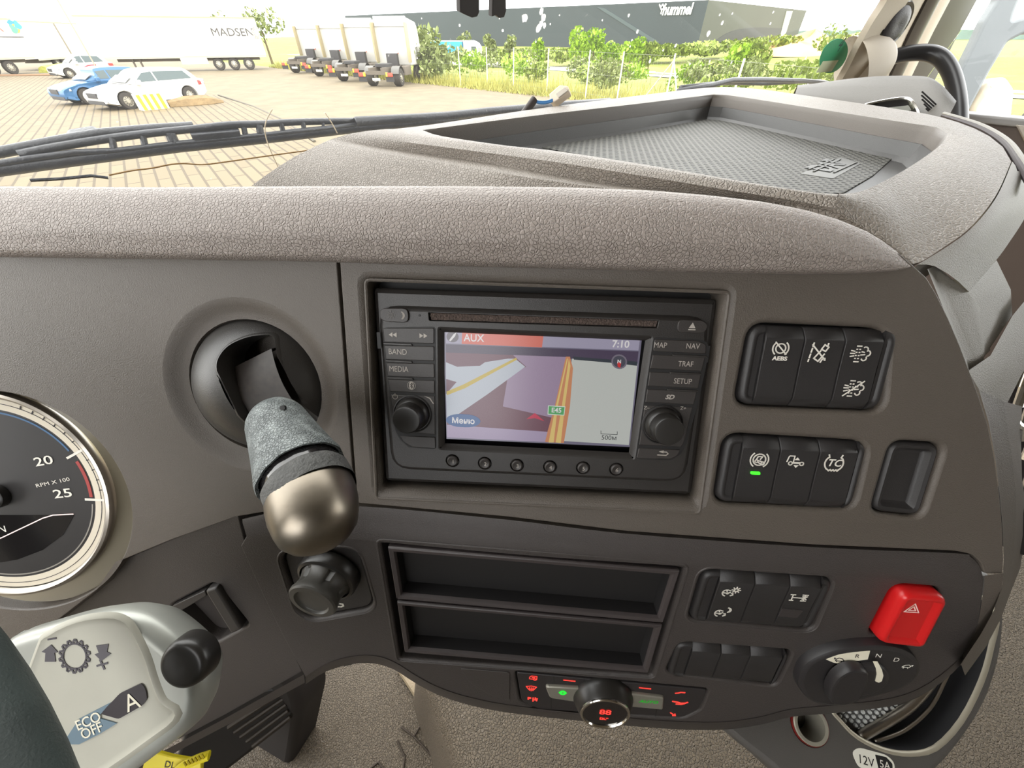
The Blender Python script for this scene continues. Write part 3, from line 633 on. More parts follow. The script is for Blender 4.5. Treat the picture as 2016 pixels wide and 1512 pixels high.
# ================================================================ SWITCH BANKS
def bank(fr, pts, div, ym, frame_label, names, depth=0.010, face_h=0.001, split=0.2):
    """div: pixel x positions of the gaps at row ym. Returns the switch objects."""
    P = inset(ccw(pts), 0.0010)
    us = [p[0] for p in P]; vs = [p[1] for p in P]; v0, v1 = min(vs), max(vs)
    ds = [fr.px(x, ym)[0] for x in div]; u0, u1 = min(us), max(us)
    # local shear of the bank is zero: the gaps run straight down the panel
    frame = thing('switch_frame', fr.w((u0 + u1) / 2, (v0 + v1) / 2, 0), frame_label, 'frame')
    mb = MB(fr)
    full = fillet([(u0, v0), (u1, v0), (u1, v1), (u0, v1)], 0.0085, 6)
    for sgn in (-1, 1):
        mb = MB(fr); lim = ds[0] - 0.0003 if sgn < 0 else ds[-1] + 0.0003
        wcap = (lim - u0) if sgn < 0 else (u1 - lim)
        k_ = min(1.0, wcap / 0.0062)
        prof = [(0, -depth), (0, -0.0028), (0.0006 * k_, -0.0010), (0.0018 * k_, 0.0004), (0.0034 * k_, 0.0006), (0.0042 * k_, 0.0002), (0.0050 * k_, -0.0003)]
        loops = [([(min(a, lim) if sgn < 0 else max(a, lim), b) for a, b in inset(full, d)], h) for d, h in prof]
        N = len(full); vv = [fr.w(a, b, h) for l, h in loops for a, b in l]
        fs = [(k * N + i, k * N + (i + 1) % N, (k + 1) * N + (i + 1) % N, (k + 1) * N + i) for k in range(len(loops) - 1) for i in range(N)]
        mb.add(vv, fs)
        q = []
        for p in loops[-1][0]:
            if abs(p[0] - lim) < 1e-6: continue
            q.append(p)
        if len(q) > 2:
            vs_ = sorted(b for a, b in loops[-1][0])
            # close the loop along the gap line
            far = [(lim, vs_[0]), (lim, vs_[-1])]
            poly = q + far; cx = sum(a for a, b in poly) / len(poly); cy = sum(b for a, b in poly) / len(poly)
            poly.sort(key=lambda p: atan2(p[1] - cy, p[0] - cx)); mb.cap(poly, loops[-1][1])
        mb.build('end_cap', switchp, frame, sharp=50)
    outs = []
    for i in range(len(ds) - 1):
        a, b = ds[i] + 0.00032, ds[i + 1] - 0.00032; hh = v1 - v0
        nm, lab, grp = names[i]
        o = thing(nm, fr.w((a + b) / 2, (v0 + v1) / 2, 0), lab, 'switch', grp)
        # rocker profile along v: rounded shoulder at top, flat, rounded foot
        pr = [(v0 + 0.0002, -depth), (v0 + 0.0002, -0.003), (v0 + 0.0012, -0.0018), (v0 + 0.0050, 0.0), (v0 + 0.0062, 0.0004), (v0 + hh * 0.5, 0.0002), (v1 - 0.0074, 0.0005), (v1 - 0.0064, 0.0001), (v1 - 0.0030, -0.0020), (v1 - 0.0012, -0.0032), (v1 - 0.0004, -0.0050), (v1 - 0.0003, -depth)]
        mb = MB(fr)
        rows = [[fr.w(x, v, h + face_h - dz) for v, h in pr] for x, dz in ((a, 0.003), (a, 0.0004), (a + 0.0003, 0.0), (b - 0.0003, 0.0), (b, 0.0004), (b, 0.003))]
        rows[0] = [fr.w(a, v, -depth) for v, h in pr]; rows[-1] = [fr.w(b, v, -depth) for v, h in pr]
        mb.grid(rows); mb.build('rocker', switchp, o, sharp=50)
        outs.append((o, (a + b) / 2, v0, v1, face_h + 0.0005))
    return outs
def cl(*pts): return list(pts)
SW1 = bank(P1, g1, [1491, 1567.5, 1646, 1722], 734, 'upper dark plastic frame holding the emergency braking, lane and exhaust switches',
    [('rocker_switch', 'black switch printed AEBS under a struck-out circle, upper bank', None), ('rocker_switch', 'black switch with struck-out truck leaving its lane symbol, upper bank', None), ('rocker_switch', 'black switch with two exhaust filter symbols, the lower one struck out', None)])
SW2 = bank(P1, g2, [1450.5, 1525, 1602, 1678], 927, 'dark plastic frame holding the hill brake, suspension and TC switches',
    [('rocker_switch', 'black switch with hill brake symbol and glowing green light', None), ('rocker_switch', 'black switch with a truck chassis raising and lowering symbol', None), ('rocker_switch', 'black switch with TC inside a tyre symbol', None)])
SW4 = bank(P2, g4, [1400.5, 1470.5, 1539, 1601], 1184, 'dark frame of the switch bank left of the red hazard button',
    [('rocker_switch', 'black switch with day and night dashboard dimming symbols', None), ('rocker_switch', 'blank black switch cover between dimmer switch and axle lock switch', None), ('rocker_switch', 'black switch with axle differential lock symbol and dead lamp window', None)], depth=0.008)
SW5 = bank(P2, g5, [1354, 1412.5, 1470.5, 1536], 1303, 'dark frame of the lowest bank of blank switches above the heater controls',
    [('blank_switch_cover', 'leftmost blank cover in the lowest bank of three', None), ('blank_switch_cover', 'middle blank cover in the lowest bank of three', None), ('blank_switch_cover', 'rightmost blank cover in the lowest bank of three', None)], depth=0.007, face_h=0.0004)
hO = 0.0018
def ic(fr, sw, x, y, hs, lines, w=0.13, polys=(), **k): return icon(fr, x, y, hs, lines, hO, white, sw[0], w, polys, **k)
# AEBS
s = SW1[0]; ic(P1, s, 1537, 686, 15.5, [circ(20, 0.62), circ(8, 1.0, 2.3, 4.0), circ(8, 1.0, -0.85, 0.85), [(-0.75, 0.8), (0.8, -0.75)]], 0.17)
text(P1, 'AEBS', *P1.px(1535, 706, hO), 0.0031, hO, white, s[0], bold=0.04, sx=1.15)
# lane departure, drawn tilted
s = SW1[1]; ic(P1, s, 1613, 694, 19, [[(-0.75, 1.0), (-0.78, 0.6)], [(-0.8, 0.4), (-0.85, 0)], [(-0.87, -0.2), (-0.92, -0.6)], [(-0.95, -0.8), (-0.97, -1.0)], [(0.75, 1.0), (0.72, 0.75)],
    [(0.12, 0.2), (-0.45, -0.65), (0.05, -0.95), (0.55, -0.15)], [(0.15, 0.35), (0.4, 0.85), (0.85, 0.6), (0.6, 0.15), (0.15, 0.35)], [(-0.85, 0.8), (0.75, -0.8)], [(0.45, -0.7), (0.3, -1.05)], [(0.7, -0.6), (0.66, -0.8)]], 0.15)
def filt(struck):
    L = [[(-0.45, y), (-0.15, y)] for y in (0.85, -0.85)] + [[(-0.1 + dx, y), (0.0 + dx, y)] for dx in (0,) for y in (0.85, -0.85)]
    L += [[(x - 0.04, y), (x + 0.04, y)] for x in (-0.4, -0.1) for y in (0.5, 0.17, -0.17, -0.5)]
    L += [[(-1.0, 0.05), (-0.55, 0.05)], [(-0.95, 0.35), (-0.6, 0.28)], [(-0.95, -0.3), (-0.6, -0.22)]]
    L += [circ(6, 0.28, -0.6, 2.2, 0.45, 0.5), circ(6, 0.3, -1.5, 1.5, 0.75, 0.1), circ(6, 0.26, -2.8, 0.6, 0.5, -0.45), [(0.15, 0.25), (0.4, 0.2)], [(0.1, -0.1), (0.5, -0.05)]]
    if struck: L.append([(-0.95, -0.85), (0.95, 0.85)])
    return L
s = SW1[2]; ic(P1, s, 1693, 697, 19, filt(0), 0.13); ic(P1, s, 1680, 765, 19, filt(1), 0.13, name='icon')
s = SW2[0]; ic(P1, s, 1495, 905, 17, [circ(18, 0.72), circ(8, 1.05, 2.3, 4.1), circ(8, 1.05, -0.95, 0.8), [(-0.35, 0.0), (-0.2, 0.4), (0.3, 0.4), (0.1, 0.05)], circ(8, 0.17, cx=-0.3, cy=-0.2), circ(8, 0.19, cx=0.45, cy=-0.45), [(-0.15, -0.1), (0.5, -0.3)], [(-0.1, -0.35), (0.4, -0.62)]], 0.15)
mb = MB(P1); mb.slab(fillet(P1.P([(1478.5, 928.5), (1497, 929.5), (1497, 935), (1478, 934)], hO), 0.0008, 4), 0.0008, hO + 0.0001, 0.0002); mb.build('indicator_lamp', emis('green_lamp', (60, 255, 40), 1.6), s[0])
s = SW2[1]; ic(P1, s, 1565.5, 908, 17, [[(-0.95, -0.1), (-0.8, 0.55), (-0.7, 0.65), (-0.15, 0.65), (-0.2, -0.15)], circ(10, 0.22, cx=-0.5, cy=-0.3), circ(10, 0.22, cx=0.8, cy=-0.3), [(-0.2, -0.15), (0.55, -0.15)], [(-0.2, -0.25), (0.55, -0.25)]], 0.13, [[(-0.1, 0.15), (0.5, 0.15), (0.2, 0.5)], [(-0.1, -0.5), (0.5, -0.5), (0.2, -0.85)]])
s = SW2[2]; ic(P1, s, 1642, 912, 19, [[(-0.7, 0.95), (-0.6, 0.65)] + circ(8, 0.95, 2.5, 4.0, 0, -0.02), [(0.7, 0.95), (0.6, 0.65)] + circ(8, 0.95, 0.64, -0.86, 0, -0.02), [(-0.55, -0.75), (-0.4, -0.9), (-0.25, -0.75), (-0.1, -0.9), (0.05, -0.75), (0.2, -0.9), (0.35, -0.75), (0.5, -0.9), (0.6, -0.7)]], 0.15)
text(P1, 'TC', *P1.px(1642, 912, hO), 0.0062, hO, white, s[0], bold=0.02, shear=0.25)
def dim(moon):
    L = [circ(10, 0.5, 1.9, 4.4, -0.35, -0.15), [(-0.35, 0.35), (-0.05, 0.25)], [(-0.8, -0.15), (-0.55, -0.15)], [(-0.45, 0.35), (-0.4, 0.12)], [(0.1, -0.55), (0.35, -0.4), (0.3, -0.15), (0.15, -0.2)]]
    L += [circ(8, 0.09, cx=-0.3, cy=-0.2), [(-0.3, -0.2), (0.0, 0.0)]]
    if moon: L += [circ(8, 0.35, -1.5, 1.6, 0.45, 0.45), circ(6, 0.45, -0.9, 1.0, 0.22, 0.45)]
    else: L += [circ(10, 0.22, cx=0.55, cy=0.4)] + [[(0.55 + 0.32 * cos(t), 0.4 + 0.32 * sin(t)), (0.55 + 0.46 * cos(t), 0.4 + 0.46 * sin(t))] for t in [k * pi / 4 for k in range(8)]]
    return L
s = SW4[0]; ic(P2, s, 1438, 1166, 18, dim(0), 0.14); ic(P2, s, 1423, 1206, 18, dim(1), 0.14)
s = SW4[2]; ic(P2, s, 1572, 1177, 18, [[(-0.95, 0.45), (-0.45, 0.45)], [(-0.9, -0.45), (-0.5, -0.45)], [(-0.7, 0.45), (-0.7, -0.45)], [(-0.7, 0.0), (0.7, 0.0)], [(0.35, 0.5), (0.95, 0.5)], [(0.35, -0.45), (0.9, -0.45)], [(0.65, 0.5), (0.65, -0.45)], [(0.45, 0.25), (0.9, -0.22)], [(0.9, 0.25), (0.45, -0.22)], [(0.4, 0.25), (0.9, 0.25)]], 0.13)
mb = MB(P2); mb.slab(fillet(P2.P([(1540, 1199), (1582, 1202), (1570, 1217), (1533, 1214)], hO), 0.0006, 2), 0.0008, hO, 0.0002); mb.build('lamp_window', mat('smoked_window', (58, 54, 54), 0.15), s[0])
# blank square cover at the right
bl = thing('blank_switch_cover', at1(1788, 945), 'single rounded square blank cover standing alone right of the TC switch', 'switch')
mb = MB(P1); mb.loft(inset(ccw(g3), 0.0008), [(0, -0.011), (0, -0.003), (0.0006, -0.0016), (0.0018, -0.0008), (0.0036, -0.0014), (0.0050, -0.0034), (0.0058, -0.0042), (0.007, -0.0045)]); mb.build('cover', switchp, bl)
# ================================================================ HAZARD BUTTON
hz_ = thing('hazard_button', at2(1785, 1205), 'red rounded hazard light button with a white triangle', 'button')
redm = mat('red_plastic', (196, 26, 28), 0.32)
mb = MB(P2); mb.loft(inset(ccw(g6), 0.0012), [(0, -0.009), (-0.0002, 0.002), (0.0002, 0.0045), (0.0014, 0.0062), (0.0030, 0.0068), (0.0040, 0.0066), (0.0056, 0.0050), (0.0064, 0.0046)]); mb.build('push_cap', redm, hz_)
tr = lambda r: [(0, r), (-0.95 * r, -0.62 * r), (0.95 * r, -0.62 * r), (0, r), (-0.475 * r, 0.19 * r)]
icon(P2, 1797, 1199, 16, [tr(0.95), tr(0.45)], 0.0048, mat('hazard_print', (255, 225, 215), 0.5), hz_, 0.13, sk=-0.1, name='triangle')
# ================================================================ LIGHT SWITCH (rotary, left)
lk = thing('light_switch', at2(645, 1150), 'grooved black rotary light switch below the metal lever knob', 'switch')
mb = MB(P2); mb.slab(inset(ccw(kn), 0.001), -0.008, -0.0030, 0.001)
plate_ = mb.build('switch_plate', blackp, lk)
u, v = P2.px(648, 1132); c = P2.w(u, v, -0.003)
kax = (P2.n + P2.u * -0.10 + P2.v * -0.10).normalized()
mb = MB(P2)
mb.lathe(c, kax, [(0.0215, -0.001), (0.0215, 0.006), (0.0205, 0.0075), (0.0185, 0.0082)], 40, fn=None)
mb.build('knob_base', knobp, lk)
mb = MB(P2); mb.lathe(c, kax, [(0.0185, 0.006), (0.0170, 0.008), (0.0152, 0.0135), (0.0160, 0.0180), (0.0168, 0.0200), (0.0166, 0.0220), (0.0156, 0.0230), (0.0122, 0.0232), (0.0117, 0.0221), (0.0110, 0.0216), (0, 0.0218)], 64, fn=lambda t, h: 1 - (0.14 * max(0, cos(6 * t)) ** 6 if 0.007 < h < 0.0175 else 0))
mb.build('knob', mat('light_knob_rubber', (74, 72, 68), 0.42), lk)
icon(P2, 668, 1192, 10, [[(-0.9, -0.5), (-0.3, -0.4)], [(0.2, 0.5), (0.75, 0.45), (0.8, 0.0), (0.3, -0.35), (-0.2, -0.35)]], -0.0028, white, plate_, 0.3)
# ================================================================ STORAGE SLOTS
def tray(name, q, lab):
    o = thing(name, P2.W(*q[0]), lab, 'storage tray'); po = fillet(P2.P(q), 0.0012, 2)
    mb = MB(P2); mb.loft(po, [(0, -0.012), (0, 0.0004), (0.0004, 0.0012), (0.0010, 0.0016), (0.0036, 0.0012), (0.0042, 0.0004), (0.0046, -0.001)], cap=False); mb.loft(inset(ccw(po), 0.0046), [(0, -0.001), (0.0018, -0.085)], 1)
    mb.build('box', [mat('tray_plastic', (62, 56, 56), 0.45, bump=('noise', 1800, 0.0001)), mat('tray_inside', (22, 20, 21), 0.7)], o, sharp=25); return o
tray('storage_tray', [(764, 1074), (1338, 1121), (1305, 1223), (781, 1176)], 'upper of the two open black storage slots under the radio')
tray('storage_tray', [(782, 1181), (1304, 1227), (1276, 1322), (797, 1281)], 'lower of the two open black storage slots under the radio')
# ================================================================ HEATER CONTROLS
hv = thing('heater_control_panel', at2(1200, 1365), 'heater control panel with red symbols and silver push pads', 'control panel')
FH = Fr(P2.o, P2.u, P2.v, P2.n)
mb = MB(P2); mb.slab(inset(ccw(g7), 0.0010), -0.006, 0.0, 0.0008); hp = mb.build('panel', mat('heater_panel', (44, 41, 42), 0.4), hv)
mb = MB(P2)
for l in ([(1090, 1330), (1091, 1343)], [(1085, 1371), (1085, 1396)], [(1150, 1335), (1150, 1342)], [(1296, 1380), (1290, 1412)], [(1210, 1341), (1209, 1350)]): mb = MB(P2); mb.strokes([P2.P(l)], 0.0004, 0.0); mb.build('gap_line', deepb, hp)
padm = mat('silver_pad', (150, 147, 136), 0.35, 0.5)
mb = MB(P2); mb.slab(fillet(P2.P([(1073, 1346), (1150, 1350), (1140, 1378), (1082, 1369)]), 0.003, 4), 0.0, 0.0022, 0.0012); pa = mb.build('air_conditioning_pad', padm, hv)
mb = MB(P2); mb.slab(fillet(P2.P([(1240, 1360), (1306, 1368), (1304, 1392), (1240, 1386)]), 0.002, 4), 0.0, 0.0022, 0.0012); pb = mb.build('auto_pad', padm, hv)
tpx(P2, 'AUTO', 1277, 1382, 8, 0.0024, emis('auto_green', (10, 170, 30), 0.75), pb, shear=0.2, sx=1.15, bold=0.02)
icon(P2, 1108, 1364, 9, [[(0.8 * cos(t), 0.55 * sin(t)), (0.35 * cos(t), 0.25 * sin(t))] for t in [k * pi / 3 for k in range(6)]] + [[(0.62 * cos(t), 0.62 * sin(t)) for t in [k * pi / 6 for k in range(13)]]], 0.0024, green_led, pa, 0.28)
def ri(x, y, hs, L, w=0.2, polys=()): return icon(P2, x, y, hs, L, 0.0001, red_led, hp, w, polys)
ri(1121, 1340, 11, [[(-1, 0.02), (1, -0.03)]], 0.25); ri(1270, 1355, 11, [[(-1, 0.03), (1, -0.05)]], 0.25)
ri(1050, 1335, 8, [[(-0.9, -0.4), (-0.9, 0.3), (-0.5, 0.75), (0.85, 0.75), (0.85, -0.5)], circ(8, 0.3, cx=0.4, cy=-0.5), [(-0.9, -0.4), (0.0, -0.4)], [(-0.3, 0.2), (0.4, 0.3), (0.1, 0.0)]])
ri(1046, 1355, 10, [[(-1, 0.5), (0, 0.75), (1, 0.5), (0.5, -0.4), (-0.5, -0.4), (-1, 0.5)], [(-0.35, 0.2), (-0.3, -0.7)], [(0, 0.2), (0, -0.8)], [(0.35, 0.2), (0.35, -0.7)]], 0.18)
tpx(P2, 'P', 1042, 1375, 8, 0.0001, red_led, hp, bold=0.05, sx=1.2); ri(1053, 1377, 7, [[(-0.5, 0.7), (-0.5, -0.9)], [(0.1, 0.8), (0.1, 0.1)], [(0.1, 0.4), (0.7, 0.4)], [(-0.5, -0.2), (0.6, -0.2)], [(0.6, 0.4), (0.5, -0.6)]], 0.35)
ri(1339, 1364, 9, [[(-1, -0.3), (-0.3, -0.1), (0.1, 0.2), (1, 0.2)]], 0.3)
ri(1339, 1384, 14, [[(-1.1, 0.25), (-0.4, 0.15), (0.0, 0.0)], [(-0.5, -0.3), (0.2, -0.3), (0.6, -0.05), (1.0, 0.3)], [(0.1, -0.05), (0.6, 0.05)]], 0.24)
ri(1325, 1406, 7, [[(-0.8, 0.6), (0.0, -0.1), (0.7, -0.6)], [(0.0, -0.7), (0.75, -0.65), (0.5, 0.2)]], 0.35)
KH = 0.0115
kc = P2.W(1191, 1405, KH) - P2.n * KH; R0_ = 66 * P2.mpp(1199, 1366)
kx = P2.n
mb = MB(); R_ = 0.0205
mb.lathe(kc, kx, [(R_ * 1.16, -0.001), (R_ * 1.16, 0.001), (R_ * 1.12, 0.004), (R_ * 1.03, 0.0075), (R_ * 0.96, 0.0102), (R_ * 0.92, 0.0112)], 48); fk = mb.build('fan_knob', knobp, hv)
mb = MB(); mb.lathe(kc, kx, [(R_ * 0.93, 0.0103), (R_ * 0.925, 0.0119), (R_ * 0.90, 0.0125), (R_ * 0.84, 0.0125), (R_ * 0.82, 0.0113)], 48); mb.build('chrome_ring', chrome, fk)
mb = MB(); mb.lathe(kc, kx, [(R_ * 0.84, 0.0113), (R_ * 0.5, 0.0115), (0, 0.0115)], 48); dsp = mb.build('display', gloss, fk)
FK = Fr(kc + kx * 0.0116, P2.u, kx.cross(P2.u), kx)
text(FK, '88', 0.0, 0.002, 0.0085, 0.0001, red_led, dsp, name='temperature_lettering', bold=0.02, sx=1.1)
mb = MB(FK); mb.strokes([[(-0.003, -0.0075), (-0.003, -0.0055), (-0.001, -0.0055), (-0.001, -0.0075), (-0.003, -0.0075)], [(0.0, -0.0055), (0.0, -0.0075), (0.0016, -0.0075)], [(0.0016, -0.0055), (0.003, -0.0055)]], 0.0006, 0.0001); mb.build('small_display_mark', red_led, dsp, smooth=False)
# ================================================================ GEAR SELECTOR
gs = thing('gear_selector', at2(1690, 1330), 'black oval rotary gear selector marked R N D', 'gear selector')
gpx = smooth_px([(1574, 1338), (1592, 1306), (1640, 1284), (1700, 1274), (1755, 1275), (1795, 1289), (1812, 1312), (1806, 1336), (1770, 1358), (1700, 1378), (1640, 1390), (1600, 1382), (1579, 1362)], 4, True)
GO = 0.006
gp = [P2.px(x, y, GO) for x, y in gpx]
selp = mat('selector_plastic', (42, 40, 41), 0.38, bump=('noise', 2500, 0.00008))
mb = MB(P2); mb.loft(gp, [(-0.0008, -0.002), (-0.0006, 0.003), (0.0, 0.0052), (0.0012, GO), (0.003, GO + 0.0004)]); pl = mb.build('oval_plate', selp, gs)
GH = GO + 0.0005
mb = MB(P2); mb.slab(ccw([P2.px(x, y, GH) for x, y in smooth_px([(1626, 1298), (1650, 1289), (1680, 1284), (1713, 1281)], 3) + smooth_px([(1708, 1298), (1680, 1302), (1655, 1306), (1640, 1304)], 3)]), GH, GH + 0.00012); mb.build('reverse_band', mat('cream_print', (232, 226, 205), 0.6), pl, smooth=False)
G2 = GH + 0.00014
darkprint = mat('dark_print', (40, 36, 36), 0.6)
tpx(P2, 'R', 1688, 1292, 11, G2, darkprint, pl, shear=-0.1); tpx(P2, 'N', 1730, 1291, 12, GH, white, pl, shear=-0.1); tpx(P2, 'D', 1765, 1299, 12, GH, white, pl, shear=-0.1)
tort = [[(-0.9, -0.2), (-0.5, 0.35), (0.2, 0.5), (0.6, 0.1), (0.55, -0.3), (-0.9, -0.3)], [(0.5, 0.1), (0.95, 0.5), (0.9, 0.15)], [(-0.5, -0.3), (-0.55, -0.6)], [(0.3, -0.3), (0.3, -0.6)]]
icon(P2, 1652, 1299, 11, [[(-p[0], p[1]) for p in l] for l in tort], G2, darkprint, pl, 0.16); icon(P2, 1786, 1312, 10, tort, GH, white, pl, 0.14)
u, v = P2.px(1700, 1328, GH); c = P2.w(u, v, GH)
mb = MB(P2)
kp = [(u + 0.0165 * cos(t), v - 0.004 + 0.0175 * sin(t)) for t in [2 * pi * k / 40 for k in range(40)]]
mb.loft(kp, [(-0.0004, 0.0 + GH), (0.0008, 0.0022 + GH), (0.003, 0.0032 + GH), (0.004, 0.0034 + GH)]); rk = mb.build('rotary_disc', selp, gs)
hp_ = fillet([P2.px(x, y, GH + 0.0068) for x, y in [(1694, 1320), (1712, 1326), (1710, 1352), (1692, 1382), (1658, 1391), (1636, 1386), (1634, 1358), (1650, 1334), (1672, 1321)]], 0.008, 4)
mb = MB(P2); mb.loft(hp_, [(-0.0006, GH + 0.001), (-0.0002, GH + 0.004), (0, GH + 0.0058), (0.0006, GH + 0.0068), (0.0018, GH + 0.0071)]); mb.build('grip', selp, rk)
hh_ = GH + 0.0036
mb = MB(P2); mb.slab(ccw([P2.px(x, y, hh_) for x, y in [(1719, 1303), (1728, 1303), (1736, 1318), (1739, 1330), (1736, 1341), (1730, 1344), (1723, 1341), (1726, 1328), (1725, 1317)]]), hh_ - 0.0004, hh_ + 0.0001); mb.build('pointer_mark', mat('cream_print', (232, 226, 205), 0.6), rk, smooth=False)
# ================================================================ PARKING BRAKE LEVER
pb_ = thing('parking_brake_lever', P1.w(*cI), 'worn grey lever with polished metal end sticking out of a black dome', 'lever')
cc = P1.w(*cI); un, vn, nn = P1.u, P1.v, P1.n
domem = mat('dome_plastic', (52, 50, 48), 0.32, bump=('noise', 2000, 0.00012))
Rs = 0.0480
def sph(uu, vv, k=1.0):
    h2 = Rs * Rs - uu * uu - vv * vv
    return -0.024 - 0.006 + (h2 ** 0.5 if h2 > 0 else 0) * k
sl = fillet([(-0.023, 0.033), (-0.002, 0.036), (0.020, -0.010), (0.026, -0.040), (0.000, -0.042), (-0.010, -0.020)], 0.008, 5)
def inpoly(p, P):
    r = False
    for (x1, y1), (x2, y2) in zip(P, P[1:] + P[:1]):
        if (y1 > p[1]) != (y2 > p[1]) and p[0] < (x2 - x1) * (p[1] - y1) / (y2 - y1) + x1: r = not r
    return r
# direction of the slot on the dome
P1L = Fr(cc, un, vn, nn)
spx = [(427, 712), (436, 680), (470, 660), (512, 660), (528, 690), (590, 820), (604, 858), (535, 872), (490, 830)]
sl = ccw([P1L.px(x, y, 0.012) for x, y in spx]); sl = fillet(sl, 0.006, 5)
NR = 44
rim_ = [(rI * 0.99 * cos(2 * pi * k / 72), rI * 0.99 * sin(2 * pi * k / 72)) for k in range(72)]
mb = MB(P1L)
# dome surface: dense polar grid with the slot removed
NRd, NA = 46, 120; vs = []; fs = []
for i in range(NRd + 1):
    r = rI * 0.992 * i / NRd
    for k in range(NA):
        a = 2 * pi * k / NA; x, y = r * cos(a), r * sin(a); vs.append((x, y))
ins = [inpoly(p, sl) for p in vs]
snap = list(vs)
def nearest(p, P):
    best = None
    for (x1, y1), (x2, y2) in zip(P, P[1:] + P[:1]):
        dx, dy = x2 - x1, y2 - y1; L2 = dx * dx + dy * dy
        t = 0 if L2 == 0 else max(0, min(1, ((p[0] - x1) * dx + (p[1] - y1) * dy) / L2)); q = (x1 + t * dx, y1 + t * dy)
        d = hypot(q[0] - p[0], q[1] - p[1])
        if best is None or d < best[0]: best = (d, q)
    return best
for i, p in enumerate(vs):
    if ins[i]:
        d, q = nearest(p, sl)
        if d < 0.0016: snap[i] = q; ins[i] = False
W3 = [P1L.w(x, y, sph(x, y)) for x, y in snap]
for i in range(NRd):
    for k in range(NA):
        f4 = (i * NA + k, (i + 1) * NA + k, (i + 1) * NA + (k + 1) % NA, i * NA + (k + 1) % NA)
        if not any(ins[j] for j in f4): fs.append(f4)
mb.add(W3, fs); mb.loft([(rI * 0.992 * cos(2 * pi * k / 60), rI * 0.992 * sin(2 * pi * k / 60)) for k in range(60)], [(0, sph(rI * 0.99, 0)), (0, -0.03)], cap=False)
mb.build('dome', domem, pb_, sharp=0)
mb = MB(P1L)
slw = [(x, y) for x, y in sl]
top_ = [P1L.w(x, y, sph(x, y) + 0.0008) for x, y in slw]; top2 = [P1L.w(x, y, sph(x, y) + 0.0008) for x, y in inset(slw, 0.001)]
mb.grid([[P1L.w(x, y, sph(x, y) - 0.0006) for x, y in inset(slw, -0.0008)], top_, top2, [P1L.w(x, y, sph(x, y) - 0.020) for x, y in inset(slw, 0.0016)]], closed=True)
mb.build('slot_rim', domem, pb_, sharp=60)
# moving inner drum seen through the slot
mb = MB(P1L)
dpx = [(446, 735), (508, 705), (575, 812), (560, 860), (500, 850)]
rows = []
A0 = Vector(P1L.px(482, 708, 0.010)); A1 = Vector(P1L.px(550, 838, 0.014)); dr = (A1 - A0).normalized(); sd_ = Vector((-dr.y, dr.x))
for k in range(12):
    t = k / 11; c_ = A0 + (A1 - A0) * t; hgt = -0.001 + 0.012 * sin(pi * (0.12 + 0.6 * t)); rows.append([P1L.w(c_.x + sd_.x * w_, c_.y + sd_.y * w_, hgt) for w_ in (-0.0150, -0.0142, 0.0125, 0.0133)])
rows = [[p - nn * 0.012 for p in rows[0]]] + rows
mb.grid(rows); mb.build('slide_drum', mat('worn_black', (44, 38, 34), 0.5, var=0.35, varscale=260), pb_)
# handle
gA = dp(546, 832, 0.190); gB = dp(604, 946, 0.168); gC = dp(616, 1004, 0.159)
axd = (gB - gA).normalized()
grey_w = mat('worn_grey_grip', (104, 110, 110), 0.45, bump=('leather', 700, 0.0004), var=0.16, varscale=45, wear=((150, 157, 156), 160, 0.45, 0.80))
mb = MB(); Lg = (gB - gA).length
upx = (FW.cross(axd)).cross(axd).normalized()
sec = [(-0.006, 0.0115), (-0.003, 0.0130), (0.0, 0.0138), (0.010, 0.0150), (0.022, 0.0166), (Lg * 0.75, 0.0180), (Lg - 0.006, 0.0187), (Lg - 0.004, 0.0185)]
mb.lathe(gA, axd, [(0.004, -0.0075), (0.009, -0.0070)] + [(r, h) for h, r in sec] + [(0.0172, Lg - 0.0045)], 48, sx=1.0, fn=lambda t, h: 1 + 0.012 * sin(3 * t) + (0.02 * sin(9 * t + 1) * sin(4 * t) if h > Lg - 0.007 else 0), up=-FW)
mb.build('grip_sleeve', grey_w, pb_, sharp=60)
mb = MB(); mb.lathe(gA, axd, [(0.0165, Lg - 0.012), (0.0168, Lg - 0.001), (0.0172, Lg + 0.003), (0.0176, Lg + 0.007)], 48, up=-FW); mb.build('collar', gloss, pb_)
mb = MB(); mb.lathe(gB, axd, [(0.0176, 0.0006), (0.0181, 0.0014), (0.0181, 0.0075), (0.0178, 0.0105)], 64, up=-FW, fn=lambda t, h: 1 + 0.012 * sin(7 * t) * sin(3 * t + 1)); mb.build('torn_cuff', mat('torn_cuff', (70, 70, 68), 0.7, bump=('noise', 700, 0.0008), var=0.3, varscale=200), pb_)
axb = (gC - gB).normalized()
mb = MB(); mb.lathe(gB + axd * 0.004, axb, [(0.0171, -0.001), (0.0175, 0.003), (0.0177, 0.008), (0.0173, 0.013), (0.0162, 0.018), (0.0148, 0.0222), (0.0118, 0.0256), (0.0080, 0.0278), (0.004, 0.0288), (0, 0.0291)], 56, up=-FW)
mb.build('metal_end', mat('worn_metal', (132, 124, 112), 0.38, 1.0, var=0.12, varscale=90, wear=((110, 100, 88), 70, 0.55, 0.8)), pb_, sharp=0)
for i, (x, y) in enumerate(((500, 824), (557, 803))):
    p = dp(x, y, 0.178); mb = MB(); mb.lathe(p, -FW, [(0.0012, -0.001), (0.0012, 0.0004), (0, 0.0005)], 12); mb.build('rivet', deepb, pb_)
